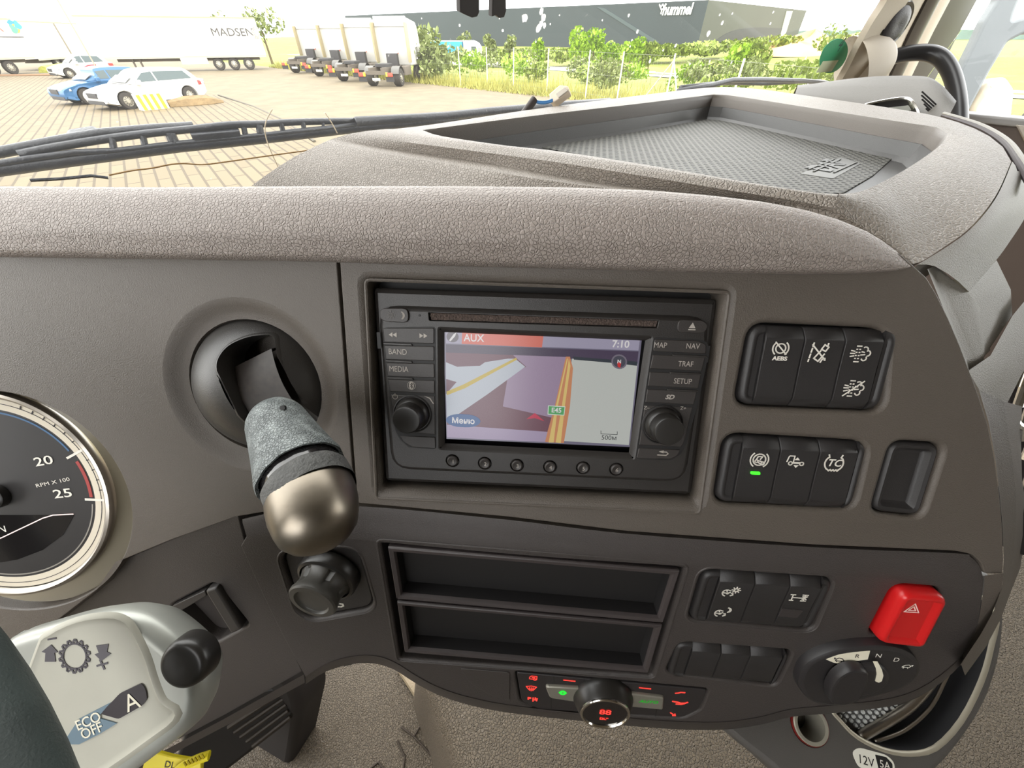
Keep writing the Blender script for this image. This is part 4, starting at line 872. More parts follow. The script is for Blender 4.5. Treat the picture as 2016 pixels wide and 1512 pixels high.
# ================================================================ TACHOMETER
gg = thing('tachometer', PG.o, 'round black rev counter with chrome ring, showing 20 and 25', 'gauge')
cg = PG.o
mb = MB(PG); mb.grid([[PG.w(rr_ * cos(t), rr_ * sin(t) - dy, hh_) for t in [2 * pi * k / 96 for k in range(96)]] for rr_, dy, hh_ in ((GR + 0.0130, 0.0085, -0.030), (GR + 0.0125, 0.0085, -0.013), (GR + 0.0085, 0.0060, -0.009), (GR + 0.0050, 0.001, -0.004), (GR + 0.0042, 0, -0.002))], closed=True); mb.build('housing_skirt', mat('beige_skirt', (158, 150, 132), 0.4), gg)
mb = MB(PG); mb.lathe(cg, PG.n, [(GR + 0.0046, -0.003), (GR + 0.0050, 0.0), (GR + 0.0040, 0.0020), (GR + 0.0024, 0.0026), (GR + 0.0010, 0.0018), (GR, 0.0002)], 96); mb.build('chrome_ring', satin, gg)
mb = MB(PG); mb.lathe(cg, PG.n, [(GR + 0.0006, -0.0016), (GR * 0.5, -0.0016), (0, -0.0016)], 96); dial = mb.build('dial_face', mat('dial_black', (46, 44, 44), 0.35, var=0.04, varscale=80), gg)
def gang(x, y):
    a = PG.px(x, y); return atan2(a[1], a[0]), hypot(*a)
def arcband(r0, r1, a0, a1, h, m, nm, n=60):
    mb = MB(PG); ts = [a0 + (a1 - a0) * k / n for k in range(n + 1)]
    mb.slab([(r1 * cos(t), r1 * sin(t)) for t in ts] + [(r0 * cos(t), r0 * sin(t)) for t in reversed(ts)], h - 0.0002, h); return mb.build(nm, m, dial, smooth=False)
dh = -0.0014
cream = mat('dial_cream', (226, 216, 196), 0.5)
arcband(GR * 0.885, GR * 0.995, -pi * 0.97, pi * 0.97, dh, cream, 'scale_ring', 120)
arcband(GR * 0.942, GR * 0.948, -pi * 0.97, pi * 0.97, dh + 0.00012, darkprint, 'ring_line', 120)
a20, _ = gang(160, 886); a25, _ = gang(192, 986)
arcband(GR * 0.845, GR * 0.862, a20 + 0.06, 2.4, dh, mat('dial_blue', (62, 104, 146), 0.5), 'blue_arc'); arcband(GR * 0.835, GR * 0.865, a25 + 0.03, a20 - 0.08, dh, mat('dial_red', (170, 58, 54), 0.5), 'red_arc', 20)
arcband(GR * 0.850, GR * 0.862, -2.6, a25 - 0.06, dh, mat('dial_thin', (150, 145, 136), 0.5), 'thin_arc')
for a, nm in ((a20, 'tick_20'), (a25, 'tick_25')):
    mb = MB(PG); mb.strokes([[(GR * 0.80 * cos(a), GR * 0.80 * sin(a)), (GR * 0.985 * cos(a), GR * 0.985 * sin(a))]], 0.0016, dh + 0.0001); mb.build('major_tick', mat('tick_white', (240, 236, 224), 0.5), dial, smooth=False)
da = (a20 - a25) / 5
mb = MB(PG)
for k in range(-9, 12):
    a = a25 + da * k
    if k in (0, 5) or k < 0: continue
    mb.strokes([[(GR * 0.945 * cos(a), GR * 0.945 * sin(a)), (GR * 0.975 * cos(a), GR * 0.975 * sin(a))]], 0.0007, dh + 0.00025)
mb.build('minor_ticks', darkprint, dial, smooth=False)
tm_ = mat('tick_white', (240, 236, 224), 0.5)
tpx(PG, '20', 86, 908, 19, dh, tm_, dial, rot=0.13, sx=1.45, bold=0.01); tpx(PG, '25', 124, 972, 19, dh, tm_, dial, rot=0.06, sx=1.45, bold=0.01); tpx(PG, 'RPM X 100', 104, 950, 8, dh, tm_, dial, rot=0.16, sx=1.35)
mb = MB(PG); mb.slab(ccw([PG.px(*p) for p in [(-60, 1016), (142, 1016), (120, 1055), (80, 1085), (30, 1104), (-60, 1120)]]), dh - 0.0001, dh, 0); dd = mb.build('display_window', gloss, dial, smooth=False)
mb = MB(PG); mb.strokes([PG.P([(-40, 1075), (0, 1060), (80, 1022), (100, 1016), (140, 1014)])], 0.0007, dh + 0.0001); mb.build('display_line', mat('lit_line', (235, 220, 215), 0.5, emit=((235, 200, 195), 0.5)), dial, smooth=False)
tpx(PG, 'N', 4, 1042, 15, dh + 0.0001, mat('tick_white', (240, 236, 224), 0.5), dial, name='gear_lettering', sx=1.1)
mb = MB(PG); mb.lathe(cg, PG.n, [(0.008, -0.0014), (0.0078, 0.003), (0.006, 0.0042), (0, 0.0044)], 32); mb.build('needle_hub', knobp, gg)
# ================================================================ STALK
PSK = face(300, 1330, 0.165, 44, 3.7)
st = thing('steering_column_stalk', PSK.o, 'silver gear stalk printed with arrows, A and ECO OFF', 'stalk')
spx = smooth_px([(48, 1262), (66, 1234), (130, 1212), (210, 1190), (265, 1184), (310, 1192), (350, 1216), (395, 1256), (424, 1300), (430, 1340), (420, 1386), (392, 1420), (330, 1466), (200, 1560), (60, 1600), (-40, 1500)], 4, True)
so_ = [PSK.px(x, y, -0.010) for x, y in spx]
mb = MB(PSK)
mb.loft(so_, [(0.016, -0.026), (0.008, -0.022), (0.003, -0.015), (0.0002, -0.008), (0.0006, -0.004), (0.0022, -0.0014), (0.0050, 0.0), (0.0075, 0.0)], cap=True, cap0=True); mb.build('body', silver, st, sharp=0)
ppx = smooth_px([(72, 1285), (96, 1252), (150, 1226), (210, 1217), (245, 1226), (266, 1256), (286, 1300), (300, 1345), (318, 1385), (345, 1408), (300, 1450), (120, 1560), (20, 1480)], 3, True)
mb = MB(PSK); pq = [PSK.px(x, y, 0.001) for x, y in ppx]
mb.loft(pq, [(-0.0022, 0.0), (-0.0010, 0.0009), (0.0, 0.0011), (0.0014, 0.0004), (0.0028, 0.0004)]); pf = mb.build('label_face', mat('label_face', (180, 178, 165), 0.45, var=0.03, varscale=60), st)
sh = 0.00055
ink = mat('ink_grey', (78, 74, 80), 0.5)
gear = []
for k in range(56):
    t = 2 * pi * k / 56; r = 0.97 if (k // 2) % 2 else 0.80; gear.append((r * cos(t), r * sin(t)))
gear.append(gear[0])
icon(PSK, 147, 1292, 31, [circ(30, 0.74), gear], sh, ink, pf, 0.10, name='gear_symbol')
icon(PSK, 98, 1286, 16, [[(-0.3, 1.55), (0.6, 1.75)]], sh, ink, pf, 0.2, [[(-1, 0.1), (0.1, 1.0), (1.0, 0.2), (0.6, 0.1), (0.8, -0.9), (-0.5, -1.0), (-0.5, 0.0)]], name='down_arrow')
icon(PSK, 203, 1284, 16, [[(-0.6, -1.6), (0.6, -1.2)], [(-0.3, -0.9), (0.3, -1.9)]], sh, ink, pf, 0.22, [[(1, -0.1), (-0.1, -1.0), (-1.0, -0.3), (-0.5, -0.1), (-0.9, 0.7), (0.6, 1.0), (0.5, 0.1)]], name='up_arrow')
slate = mat('slate_print', (100, 122, 136), 0.5); dk = mat('dark_badge', (58, 54, 58), 0.25)
mb = MB(PSK); mb.slab(fillet(PSK.P([(203, 1402), (240, 1362), (282, 1342), (290, 1352), (294, 1372), (284, 1386), (238, 1412)]), 0.001, 2), sh, sh + 0.0004); ba = mb.build('automatic_badge', dk, pf, smooth=False)
mb = MB(PSK); mb.slab(ccw(PSK.P([(133, 1453), (160, 1412), (222, 1380), (196, 1410), (234, 1421), (200, 1442), (160, 1462), (140, 1462)])), sh, sh + 0.0003); be = mb.build('eco_badge', slate, pf, smooth=False)
up_ = PSK.px(100, 1400); uq = PSK.px(200, 1355); ra = atan2(uq[1] - up_[1], uq[0] - up_[0])
tpx(PSK, 'A', 260, 1383, 31, sh + 0.0005, mat('cream_print', (232, 226, 205), 0.6), ba, rot=ra); tpx(PSK, 'ECO', 174, 1420, 18, sh + 0.0004, mat('cream_print', (232, 226, 205), 0.6), be, rot=ra, bold=0.01); tpx(PSK, 'OFF', 181, 1439, 18, sh + 0.0004, mat('cream_print', (232, 226, 205), 0.6), be, rot=ra, bold=0.01)
c = PSK.W(374, 1298, 0.0); mb = MB(PSK)
ax_ = (PSK.n * 0.98 + PSK.u * 0.02).normalized()
mb.lathe(c, ax_, [(0.0106, -0.004), (0.0105, 0.0005), (0.0101, 0.0024), (0.0096, 0.0036), (0.0086, 0.0043), (0.0072, 0.0046), (0, 0.0043)], 48); mb.build('push_button', knobp, st)
# ================================================================ STEERING WHEEL RIM
sw_ = []
WA = dp(-165, 1265, 0.125); WB = dp(-50, 1480, 0.118); WC = dp(60, 1715, 0.115)
dirn = (WC - WA).normalized()
# circle through three points
a_, b_, c_ = WA, WB, WC
def circum(a, b, c):
    ab = b - a; ac = c - a; n = ab.cross(ac)
    return a + (n.cross(ab) * ac.length_squared + ac.cross(n) * ab.length_squared) / (2 * n.length_squared), n.normalized()
mid_ = (WA + WC) / 2
side = (RT - dirn * RT.dot(dirn)).normalized()
axis_ = dirn.cross(side).normalized(); Rw = 0.225
cw = mid_ - side * (Rw - 0.004 - 0.012)
pts = []
for k in range(49):
    t = 2 * pi * k / 48; pts.append(cw + side * Rw * cos(t) + dirn * Rw * sin(t))
swl = thing('steering_wheel', cw, 'dark rubber steering wheel rim cutting the lower left corner', 'steering wheel')
mb = MB(); rows = []
for k in range(97):
    t = 2 * pi * k / 96; cdir = side * cos(t) + dirn * sin(t); pc = cw + cdir * (Rw - 0.0145)
    rows.append([pc + cdir * 0.0145 * cos(q) + axis_ * 0.0165 * sin(q) for q in [2 * pi * j / 20 for j in range(20)]])
mb.grid(rows, closed=True); mb.build('rim', mat('wheel_rubber', (58, 66, 64), 0.55, bump=('noise', 900, 0.0003), var=0.15, varscale=50), swl, sharp=0)
# ================================================================ CUP HOLDER CONSOLE (lower right)
P5 = face(1760, 1420, 0.325, 66, 3.7)
ch = thing('cup_holder', P5.W(1760, 1400), 'dark cup holder console with silver rim, dotted mat and power socket', 'cup holder')
cpx = smooth_px([(1400, 1405), (1480, 1370), (1600, 1330), (1750, 1240), (1850, 1150), (1940, 1120), (1978, 1180), (1982, 1240), (1972, 1310), (1945, 1390), (1900, 1462), (1850, 1520), (1760, 1600), (1620, 1600), (1520, 1516), (1440, 1452)], 3, True)
bpx = smooth_px([(1636, 1384), (1656, 1416), (1690, 1449), (1740, 1473), (1790, 1481), (1840, 1470), (1890, 1418), (1930, 1340), (1950, 1270), (1958, 1205), (1900, 1170), (1780, 1230), (1660, 1330)], 3, True)
op = ccw(P5.P(cpx)); bp_ = ccw(P5.P(bpx))
conm = mat('console_plastic', (80, 77, 74), 0.42, bump=('noise', 1500, 0.00015))
scc = P5.px(1594, 1426); sr = 0.0150
sk_ = [(scc[0] + sr * cos(2 * pi * k / 32), scc[1] + sr * sin(2 * pi * k / 32)) for k in range(32)]
mb = MB(P5)
mb.cap(inset(op, 0.006), 0.0, 0, [inset(bp_, -0.0024), inset(ccw(sk_), -0.001)])
mb.loft(inset(op, 0.006), [(0, 0), (-0.003, -0.0010), (-0.0055, -0.004), (-0.006, -0.010), (-0.006, -0.07)], cap=False)
mb.loft(ccw(sk_), [(-0.001, 0), (-0.0004, -0.0006), (0, -0.002), (0, -0.03)], cap=True)
mb.build('body', conm, ch, sharp=50)
mb = MB(P5); mb.loft(bp_, [(-0.003, 0), (-0.0024, 0.0008), (-0.0012, 0.0010), (0, 0.0002), (0.0006, -0.0012)], cap=False); mb.build('silver_rim', mat('rim_silver', (170, 163, 146), 0.4, 0.4), ch, sharp=0)
mb = MB(P5); mb.loft(bp_, [(0.0004, -0.001), (0.0006, -0.018), (0.002, -0.030), (0.006, -0.038), (0.012, -0.042)]); bowl = mb.build('bowl', mat('bowl_plastic', (58, 58, 60), 0.3), ch, sharp=40)
mb = MB(P5); mpx = [(1606, 1386), (1650, 1418), (1690, 1447), (1725, 1440), (1760, 1412), (1785, 1385), (1800, 1362), (1740, 1350), (1650, 1370)]
mb.slab(fillet(P5.P(mpx, -0.012), 0.002, 2), -0.016, -0.012, 0.001); mt_ = mb.build('dotted_mat', mat('mat_silver_grey', (84, 84, 84), 0.4, 0.2), ch)
mb = MB(P5)
for i in range(-2, 14):
    for j in range(0, 9):
        x = 1618 + i * 13.5 + (j % 2) * 7 + j * 2; y = 1372 + j * 9 + i * 0.5
        if not inpoly((x, y), [(1612, 1386), (1650, 1412), (1692, 1440), (1722, 1432), (1755, 1408), (1785, 1378), (1740, 1362), (1650, 1372)]): continue
        u, v = P5.px(x, y, -0.012); mb.lathe(P5.w(u, v, -0.0122), P5.n, [(0.0019, 0), (0.0014, 0.0013), (0, 0.0019)], 10)
mb.build('dots', mat('mat_dots', (196, 198, 196), 0.3, 0.3), mt_)
mb = MB(P5); arc_ = smooth_px([(1690, 1452), (1745, 1420), (1790, 1390), (1830, 1345), (1862, 1290)], 5)
mb.tube([P5.W(x, y, -0.010) for x, y in arc_], 0.0042, 10); mb.build('inner_ring', satin, ch, sharp=0)
mb = MB(P5); arc_ = smooth_px([(1722, 1460), (1780, 1438), (1830, 1395), (1860, 1340), (1885, 1280)], 5)
mb.tube([P5.W(x, y, -0.008) for x, y in arc_], 0.0014, 8); mb.build('ring_edge', satin, ch, sharp=0)
# power socket
soc = thing('power_socket', P5.w(*scc), 'round 12 volt power socket with metal ring and red collar', 'socket')
cS = P5.w(*scc)
mb = MB(P5); mb.lathe(cS, P5.n, [(0.0151, -0.006), (0.0151, 0.0006), (0.0148, 0.0014), (0.0140, 0.0010)], 40); mb.build('red_collar', mat('dark_red_plastic', (120, 32, 28), 0.4), soc)
mb = MB(P5); mb.lathe(cS, P5.n, [(0.0143, -0.003), (0.0143, 0.0018), (0.0136, 0.0026), (0.0112, 0.0022), (0.0108, 0.0), (0.0106, -0.024)], 40); mb.build('metal_ring', mat('socket_metal', (168, 164, 150), 0.4, 0.5), soc)
mb = MB(P5); mb.lathe(cS, P5.n, [(0.0107, -0.022), (0.004, -0.022), (0.0035, -0.016), (0, -0.015)], 24); mb.build('contact', mat('socket_contact', (70, 66, 62), 0.35, 0.8), soc)
lb = thing('socket_label', P5.W(1718, 1495), 'white and black sticker reading 12V 5A below the socket', 'label')
mb = MB(P5); mb.slab(fillet(P5.P([(1676, 1480), (1690, 1471), (1745, 1486), (1760, 1500), (1762, 1525), (1690, 1512)]), 0.004, 4), -0.0001, 0.0003); sl_ = mb.build('sticker', mat('sticker_white', (222, 220, 208), 0.5), lb)
mb = MB(P5); mb.slab(fillet(P5.P([(1722, 1485), (1744, 1490), (1756, 1503), (1757, 1522), (1730, 1517)]), 0.0006, 2), 0.0003, 0.0004); mb.build('black_field', deepb, sl_)
text(P5, '12V', *P5.px(1704, 1498), 0.0085, 0.0004, deepb, sl_, sx=0.95, rot=-0.2); text(P5, '5A', *P5.px(1741, 1506), 0.0072, 0.0005, white, sl_, rot=-0.2)
# ================================================================ FLOOR, TUNNEL, CAB SHELL
ZFL = H - 0.86
carpet = mat('floor_mat_rubber', (98, 87, 72), 0.6, bump=('leather', 300, 0.0013), var=0.30, varscale=420)
def T_(s, t, z): return CAM + SDV * s + TD * t + ZV * z
FLO = Fr(T_(0, 0, -0.86), SDV, TD, ZV)
mb = MB(FLO); mb.box(-0.75, -1.6, -0.04, 1.95, 0.75, 0.0); tag(mb.build('floor', carpet), kind='structure')
tun = [FLO.px(x, y, 0.16) for x, y in ((800, 1318), (925, 1560))]
mb = MB(FLO)
tn = thing('engine_tunnel', FLO.w(0.3, 0.2), 'beige grained engine cover hump under the dashboard', 'engine cover')
FT2 = Fr(T_(0, 0, -0.64), SDV, TD, ZV)
tpx_ = [(838, 1290), (870, 1360), (905, 1450), (960, 1600), (2300, 1700), (2300, 1100), (1200, 1000)]
tp = ccw([FT2.px(x, y) for x, y in tpx_])
mb = MB(FT2); mb.loft(fillet(tp, 0.02, 4), [(-0.06, -0.219), (-0.035, -0.10), (-0.02, -0.03), (-0.010, -0.010), (0.008, -0.001), (0.03, 0)]); mb.build('cover', carpet, tn, sharp=0)
mb = MB(FLO)
mb.tube([FLO.W(x, y, 0.004) for x, y in ((790, 1310), (850, 1400), (915, 1530))], 0.010, 8, flat=0.6); tag(mb.build('trim_2', mat('mat_edge', (158, 142, 116), 0.6, bump=('noise', 500, 0.001))), kind='structure')
mb = MB(FLO)
for l in ([(790, 1431), (815, 1450), (830, 1425)], [(815, 1450), (880, 1520)], [(730, 1512), (745, 1500), (755, 1514)], [(782, 1458), (797, 1490), (794, 1512)], [(826, 1424), (872, 1500)]):
    mb.tube([FLO.W(x, y, 0.001) for x, y in l], 0.0016, 6)
seam = mb.build('floor_seam', mat('seam_dark', (58, 48, 38), 0.7)); tag(seam, 'thin moulded creases in the beige floor mat', 'floor seam')
# pedal at the lower left
ped = thing('accelerator_pedal', FLO.W(520, 1420, 0.15), 'dark ribbed pedal half hidden under the knee panel', 'pedal')
FP_ = face(520, 1410, 0.52, 40, -20)
mb = MB(FP_); mb.slab(fillet(FP_.P([(380, 1380), (570, 1345), (592, 1376), (575, 1420), (420, 1540), (330, 1540)]), 0.012, 4), -0.02, 0.0, 0.006); pd = mb.build('pad', mat('pedal_rubber', (30, 27, 25), 0.5), ped)
mb = MB(FP_)
for k in range(5): mb.tube([FP_.W(450 + k * 12, 1432 + k * 9, 0.0), FP_.W(556 + k * 4, 1362 + k * 12, 0.0)], 0.003, 8)
mb.build('ribs', mat('pedal_rib', (52, 45, 38), 0.5), pd)
# dark footwell wall behind the pedal
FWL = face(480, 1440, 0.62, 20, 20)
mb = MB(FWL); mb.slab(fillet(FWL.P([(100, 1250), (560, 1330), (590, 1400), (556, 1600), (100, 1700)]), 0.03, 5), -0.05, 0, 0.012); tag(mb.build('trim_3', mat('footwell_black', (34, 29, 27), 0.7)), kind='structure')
# hook beneath the panel
hk = MB(P2); hk.tube([P2.W(x, y, -0.012) for x, y in ((672, 1297), (680, 1306), (694, 1302), (708, 1292))], 0.0022, 8); o = hk.build('panel_clip', deepb); tag(o, 'small black clip peeking out under the lower panel edge', 'clip')
# yellow tag
FY = face(330, 1500, 0.20, 50, 0)
yt = thing('yellow_tag', FY.W(330, 1500), 'yellow plastic security tag with serrated tail at the bottom edge', 'tag')
yel = mat('yellow_plastic', (226, 208, 28), 0.4)
mb = MB(FY); mb.slab(fillet(FY.P([(284, 1494), (300, 1480), (336, 1490), (396, 1500), (392, 1560), (270, 1560)]), 0.0015, 3), -0.002, 0.0, 0.0006); yb = mb.build('tag_body', yel, yt)
tpx(FY, 'DL 47', 345, 1508, 12, 0.0001, darkprint, yb, rot=-0.15)
mb = MB(FY); mb.tube([FY.W(x, y, 0.004) for x, y in ((330, 1530), (360, 1507), (390, 1494), (412, 1487))], 0.0022, 8, flat=0.5); tl = mb.build('tail', yel, yt)
mb = MB(FY)
for k in range(6): mb.tube([FY.W(362 + k * 7, 1500 - k * 3, 0.0058), FY.W(367 + k * 7, 1508 - k * 3, 0.0058)], 0.0005, 6)
mb.build('teeth', mat('yellow_dark', (180, 160, 20), 0.4), tl)
# far right: vent fins and chrome catch beside the passenger panel
vn_ = thing('passenger_side_net', P1.W(2000, 850, -0.06), 'chrome barred compartment at the right edge of the dashboard', 'compartment')
mb = MB(P1); mb.slab(fillet(P1.P([(1984, 745), (2080, 640), (2080, 1080), (2018, 1050), (2004, 930)], -0.075), 0.004, 3), -0.085, -0.075); mb.build('back_wall', mat('compartment_black', (32, 26, 30), 0.5), vn_)
for a, b in (((1996, 760), (2040, 640)), ((2004, 800), (2060, 640)), ((2012, 850), (2070, 690)), ((2018, 905), (2070, 790)), ((2014, 980), (2050, 880))):
    mb = MB(); mb.tube([P1.W(*a, -0.06), P1.W(*b, -0.06)], 0.0026, 8); mb.build('bar', chrome, vn_)
mb = MB(); mb.tube([P1.W(x, y, -0.05) for x, y in ((1990, 822), (2000, 836), (2012, 842), (2010, 866))], 0.003, 8); mb.build('catch', chrome, vn_)
mb = MB(P1); mb.slab(fillet(P1.P([(2000, 1010), (2060, 990), (2060, 1110), (1996, 1090)], -0.04), 0.006, 4), -0.07, -0.04, 0.004); mb.build('black_block', deepb, vn_)
# ---- cab shell
WT = 0.58; WZ = -0.13; RAKE = radians(12)
nWd = TD * cos(RAKE) + ZV * sin(RAKE); nW = -nWd
vW = (ZV - nW * ZV.dot(nW)).normalized()
FWS = Fr(T_(0, WT, WZ), SDV, vW, nW)          # windscreen, normal into the cab
gl = bpy.data.materials.new('window_glass'); gl.use_nodes = True; t = gl.node_tree; t.nodes.clear()
ou = t.nodes.new('ShaderNodeOutputMaterial'); tr_ = t.nodes.new('ShaderNodeBsdfTransparent'); gs_ = t.nodes.new('ShaderNodeBsdfGlossy'); df_ = t.nodes.new('ShaderNodeBsdfTranslucent'); m1 = t.nodes.new('ShaderNodeMixShader'); m2 = t.nodes.new('ShaderNodeMixShader')
tr_.inputs[0].default_value = (0.97, 0.98, 0.97, 1); gs_.inputs['Roughness'].default_value = 0.03; df_.inputs[0].default_value = (0.9, 0.88, 0.84, 1)
fz = t.nodes.new('ShaderNodeFresnel'); fz.inputs[0].default_value = 1.3
co = t.nodes.new('ShaderNodeTexCoord'); n1 = t.nodes.new('ShaderNodeTexNoise'); n1.inputs['Scale'].default_value = 60; n1.inputs['Detail'].default_value = 6; n1.inputs['Roughness'].default_value = 0.75
r1 = t.nodes.new('ShaderNodeMapRange'); r1.inputs[1].default_value = 0.66; r1.inputs[2].default_value = 0.80; r1.inputs[3].default_value = 0.02; r1.inputs[4].default_value = 0.45
for a, b in ((co.outputs['Object'], n1.inputs['Vector']), (n1.outputs['Fac'], r1.inputs[0]), (r1.outputs[0], m1.inputs[0]), (tr_.outputs[0], m1.inputs[1]), (df_.outputs[0], m1.inputs[2]), (fz.outputs[0], m2.inputs[0]), (m1.outputs[0], m2.inputs[1]), (gs_.outputs[0], m2.inputs[2]), (m2.outputs[0], ou.inputs[0])): t.links.new(a, b)
SP = 1.86                                      # distance of the passenger side
mb = MB(FWS); mb.rect(-0.8, -0.04, SP - 0.05, 0.80, -0.005, 0.0); tag(mb.build('window_1', gl), kind='structure')
lining = mat('cab_lining', (120, 114, 106), 0.8); pil = mat('pillar_cream', (176, 166, 150), 0.55, bump=('noise', 900, 0.0003))
# roof, rear wall, driver's side wall: behind and above the camera
mb = MB(FLO); mb.box(-0.80, -1.62, 1.52, 2.0, 0.45, 1.58); tag(mb.build('ceiling', lining), kind='structure')
mb = MB(FLO); mb.box(-0.80, -1.66, 0, 2.0, -1.60, 1.52); tag(mb.build('wall_back', lining), kind='structure')
mb = MB(FLO); mb.box(-0.84, -1.6, 0, -0.80, 0.35, 0.78); mb.box(-0.84, -1.6, 0.78, -0.80, -0.9, 1.52); mb.box(-0.84, 0.04, 0.78, -0.80, 0.4, 1.52); tag(mb.build('wall_left', lining), kind='structure')
# windscreen pillar (passenger side)
FPI = Fr(FWS.o + nW * 0.03, FWS.u, FWS.v, FWS.n)
pl_px = smooth_px([(1775, -120), (1760, -60), (1735, 0), (1708, 42), (1680, 92), (1660, 132), (1641, 168), (1640, 200)], 3)
pr_px = [(1700, 235), (1742, 180), (1760, 130), (1790, 66), (1826, 0), (1895, -120)]
def pillar(name, L, R, off, thick, m, parent=None, bulge=0.012):
    mb = MB(FPI); n = 24
    def rs(q):
        Ls = [0]
        for a, b in zip(q[:-1], q[1:]): Ls.append(Ls[-1] + hypot(a[0] - b[0], a[1] - b[1]))
        o = []; j = 0
        for k in range(n + 1):
            t = Ls[-1] * k / n
            while j < len(Ls) - 2 and Ls[j + 1] < t: j += 1
            f_ = (t - Ls[j]) / (Ls[j + 1] - Ls[j]); o.append((q[j][0] + (q[j + 1][0] - q[j][0]) * f_, q[j][1] + (q[j + 1][1] - q[j][1]) * f_))
        return o
    A = [FPI.W(x, y, off) for x, y in rs(L)]; B = [FPI.W(x, y, off) for x, y in rs(R)]
    rows = [[a - nW * thick * 0 - FPI.n * thick for a in A], A]
    for k in range(1, 6):
        t_k = k / 6; rows.append([a.lerp(b, t_k) + FPI.n * bulge * sin(pi * t_k) for a, b in zip(A, B)])
    rows += [B, [b - FPI.n * thick for b in B]]
    mb.grid(rows); return mb.build(name, m, parent, sharp=50)
pi1 = pillar('trim_1', [(x + 12, y) for x, y in pl_px], list(reversed(pr_px)), 0, 0.016, pil); tag(pi1, kind='structure')
tw = thing('tweeter', FPI.W(1760, 48, 0.012), 'round black speaker cover on the cream windscreen pillar', 'speaker')
ctw = FPI.W(1760, 50, 0.012); axw = (nW * 0.9 - SDV * 0.25 + ZV * 0.1).normalized()
mb = MB(); mb.lathe(ctw, axw, [(0.050, -0.012), (0.050, 0.002), (0.046, 0.007), (0.040, 0.006)], 40); mb.build('rim', gloss, tw)
mb = MB(); mb.lathe(ctw, axw, [(0.041, 0.004), (0.036, 0.010), (0.022, 0.014), (0.010, 0.013), (0, 0.012)], 36); mb.build('grille', mat('grille_black', (44, 42, 44), 0.45, bump=('noise', 600, 0.0008)), tw)
# handle boss and grab handle
FSD = Fr(T_(SP - 0.04, 0, 0), -TD, ZV, -SDV)      # passenger side plane: u backwards, v up, n into the cab
gh = thing('grab_handle', FPI.W(1740, 118, 0.05), 'black tubular grab handle curving from the cream pillar to the dashboard', 'grab handle')
hd = [(1728, 124, 0.0), (1752, 114, 0.03), (1790, 105, 0.07), (1826, 104, 0.11), (1852, 114, 0.15), (1870, 138, 0.19), (1881, 170, 0.23), (1887, 205, 0.27), (1889, 245, 0.30), (1889, 290, 0.33)]
d0 = (FPI.W(1745, 118, 0.02) - CAM).dot(FW)
hp3 = [dp(x, y, d0 - 0.32 * k) for x, y, k in smooth_px(hd, 5)]
mb = MB(); mb.tube(hp3, [0.0205 - 0.004 * i / len(hp3) for i in range(len(hp3))], 16); mb.build('tube', mat('handle_black', (40, 40, 42), 0.3), gh, sharp=0)
cb = FPI.W(1716, 124, 0.028)
mb = MB(); mb.lathe(cb, (hp3[4] - hp3[0]).normalized(), [(0.085, -0.05), (0.074, -0.02), (0.060, 0.008), (0.046, 0.030), (0.034, 0.040), (0.024, 0.040), (0.02, 0.034)], 36); mb.build('mounting_boss', pil, gh, sharp=0)
# weather strip, cream strip, black door frame
pillar('door_seal', [(1895, -120), (1826, 0), (1795, 62), (1768, 120), (1742, 180), (1735, 220)], [(1920, -120), (1850, 0), (1818, 62), (1790, 120), (1766, 170), (1755, 220)], 0.01, 0.02, mat('seal_black', (48, 44, 44), 0.4), None, 0.012)
tag(bpy.data.objects['door_seal'], 'dark rubber door seal running down beside the cream pillar', 'seal')
o = pillar('trim_4', [(1920, -120), (1850, 0), (1818, 62), (1790, 120), (1766, 170), (1755, 225)], [(1938, -120), (1871, 0), (1838, 62), (1812, 115), (1790, 160), (1775, 225)], 0.0, 0.02, pil, None, 0.003); tag(o, kind='structure')
o = pillar('trim_5', [(1938, -120), (1871, 0), (1838, 62), (1812, 115), (1790, 160), (1775, 225)], [(2000, -120), (1923, 0), (1885, 70), (1860, 120), (1838, 162), (1820, 225)], -0.01, 0.03, mat('door_frame_black', (36, 32, 32), 0.45), None, 0.004); tag(o, kind='structure')
# door panel and window on the passenger side
def SDP(x, y, off=0): return FSD.W(x, y, off)
dr_ = T_(SP, 0, 0)
mb = MB(FSD)
sill = [(1780, 236), (1898, 236), (2020, 236), (2250, 236)]
s0 = FSD.px(1898, 236, 0)[1]
mb = MB(FSD); mb.slab([(-0.6, -0.85), (1.6, -0.85), (1.6, s0), (-0.6, s0)], -0.05, 0, 0.008); o = mb.build('door_1', mat('door_dark', (72, 60, 52), 0.55, bump=('noise', 900, 0.0003))); tag(o, kind='structure')
mb = MB(FSD); mb.slab([(-0.6, s0 - 0.004), (1.6, s0 - 0.004), (1.6, s0 + 0.016), (-0.6, s0 + 0.016)], -0.05, 0.012, 0.006); mb.build('sill', mat('door_sill', (128, 126, 124), 0.4), o)
# chrome door handle
dh_ = MB(FSD); dh_.slab(fillet(FSD.P([(1999, 243), (2060, 243), (2060, 300), (2018, 282)]), 0.004, 3), -0.002, 0.012, 0.004); dh_.build('door_handle', satin, o)
mb = MB(FSD); mb.slab([(-0.42, s0), (1.6, s0), (1.6, 0.68), (-0.30, 0.68)], -0.022, -0.018); tag(mb.build('window_2', gl), kind='structure')
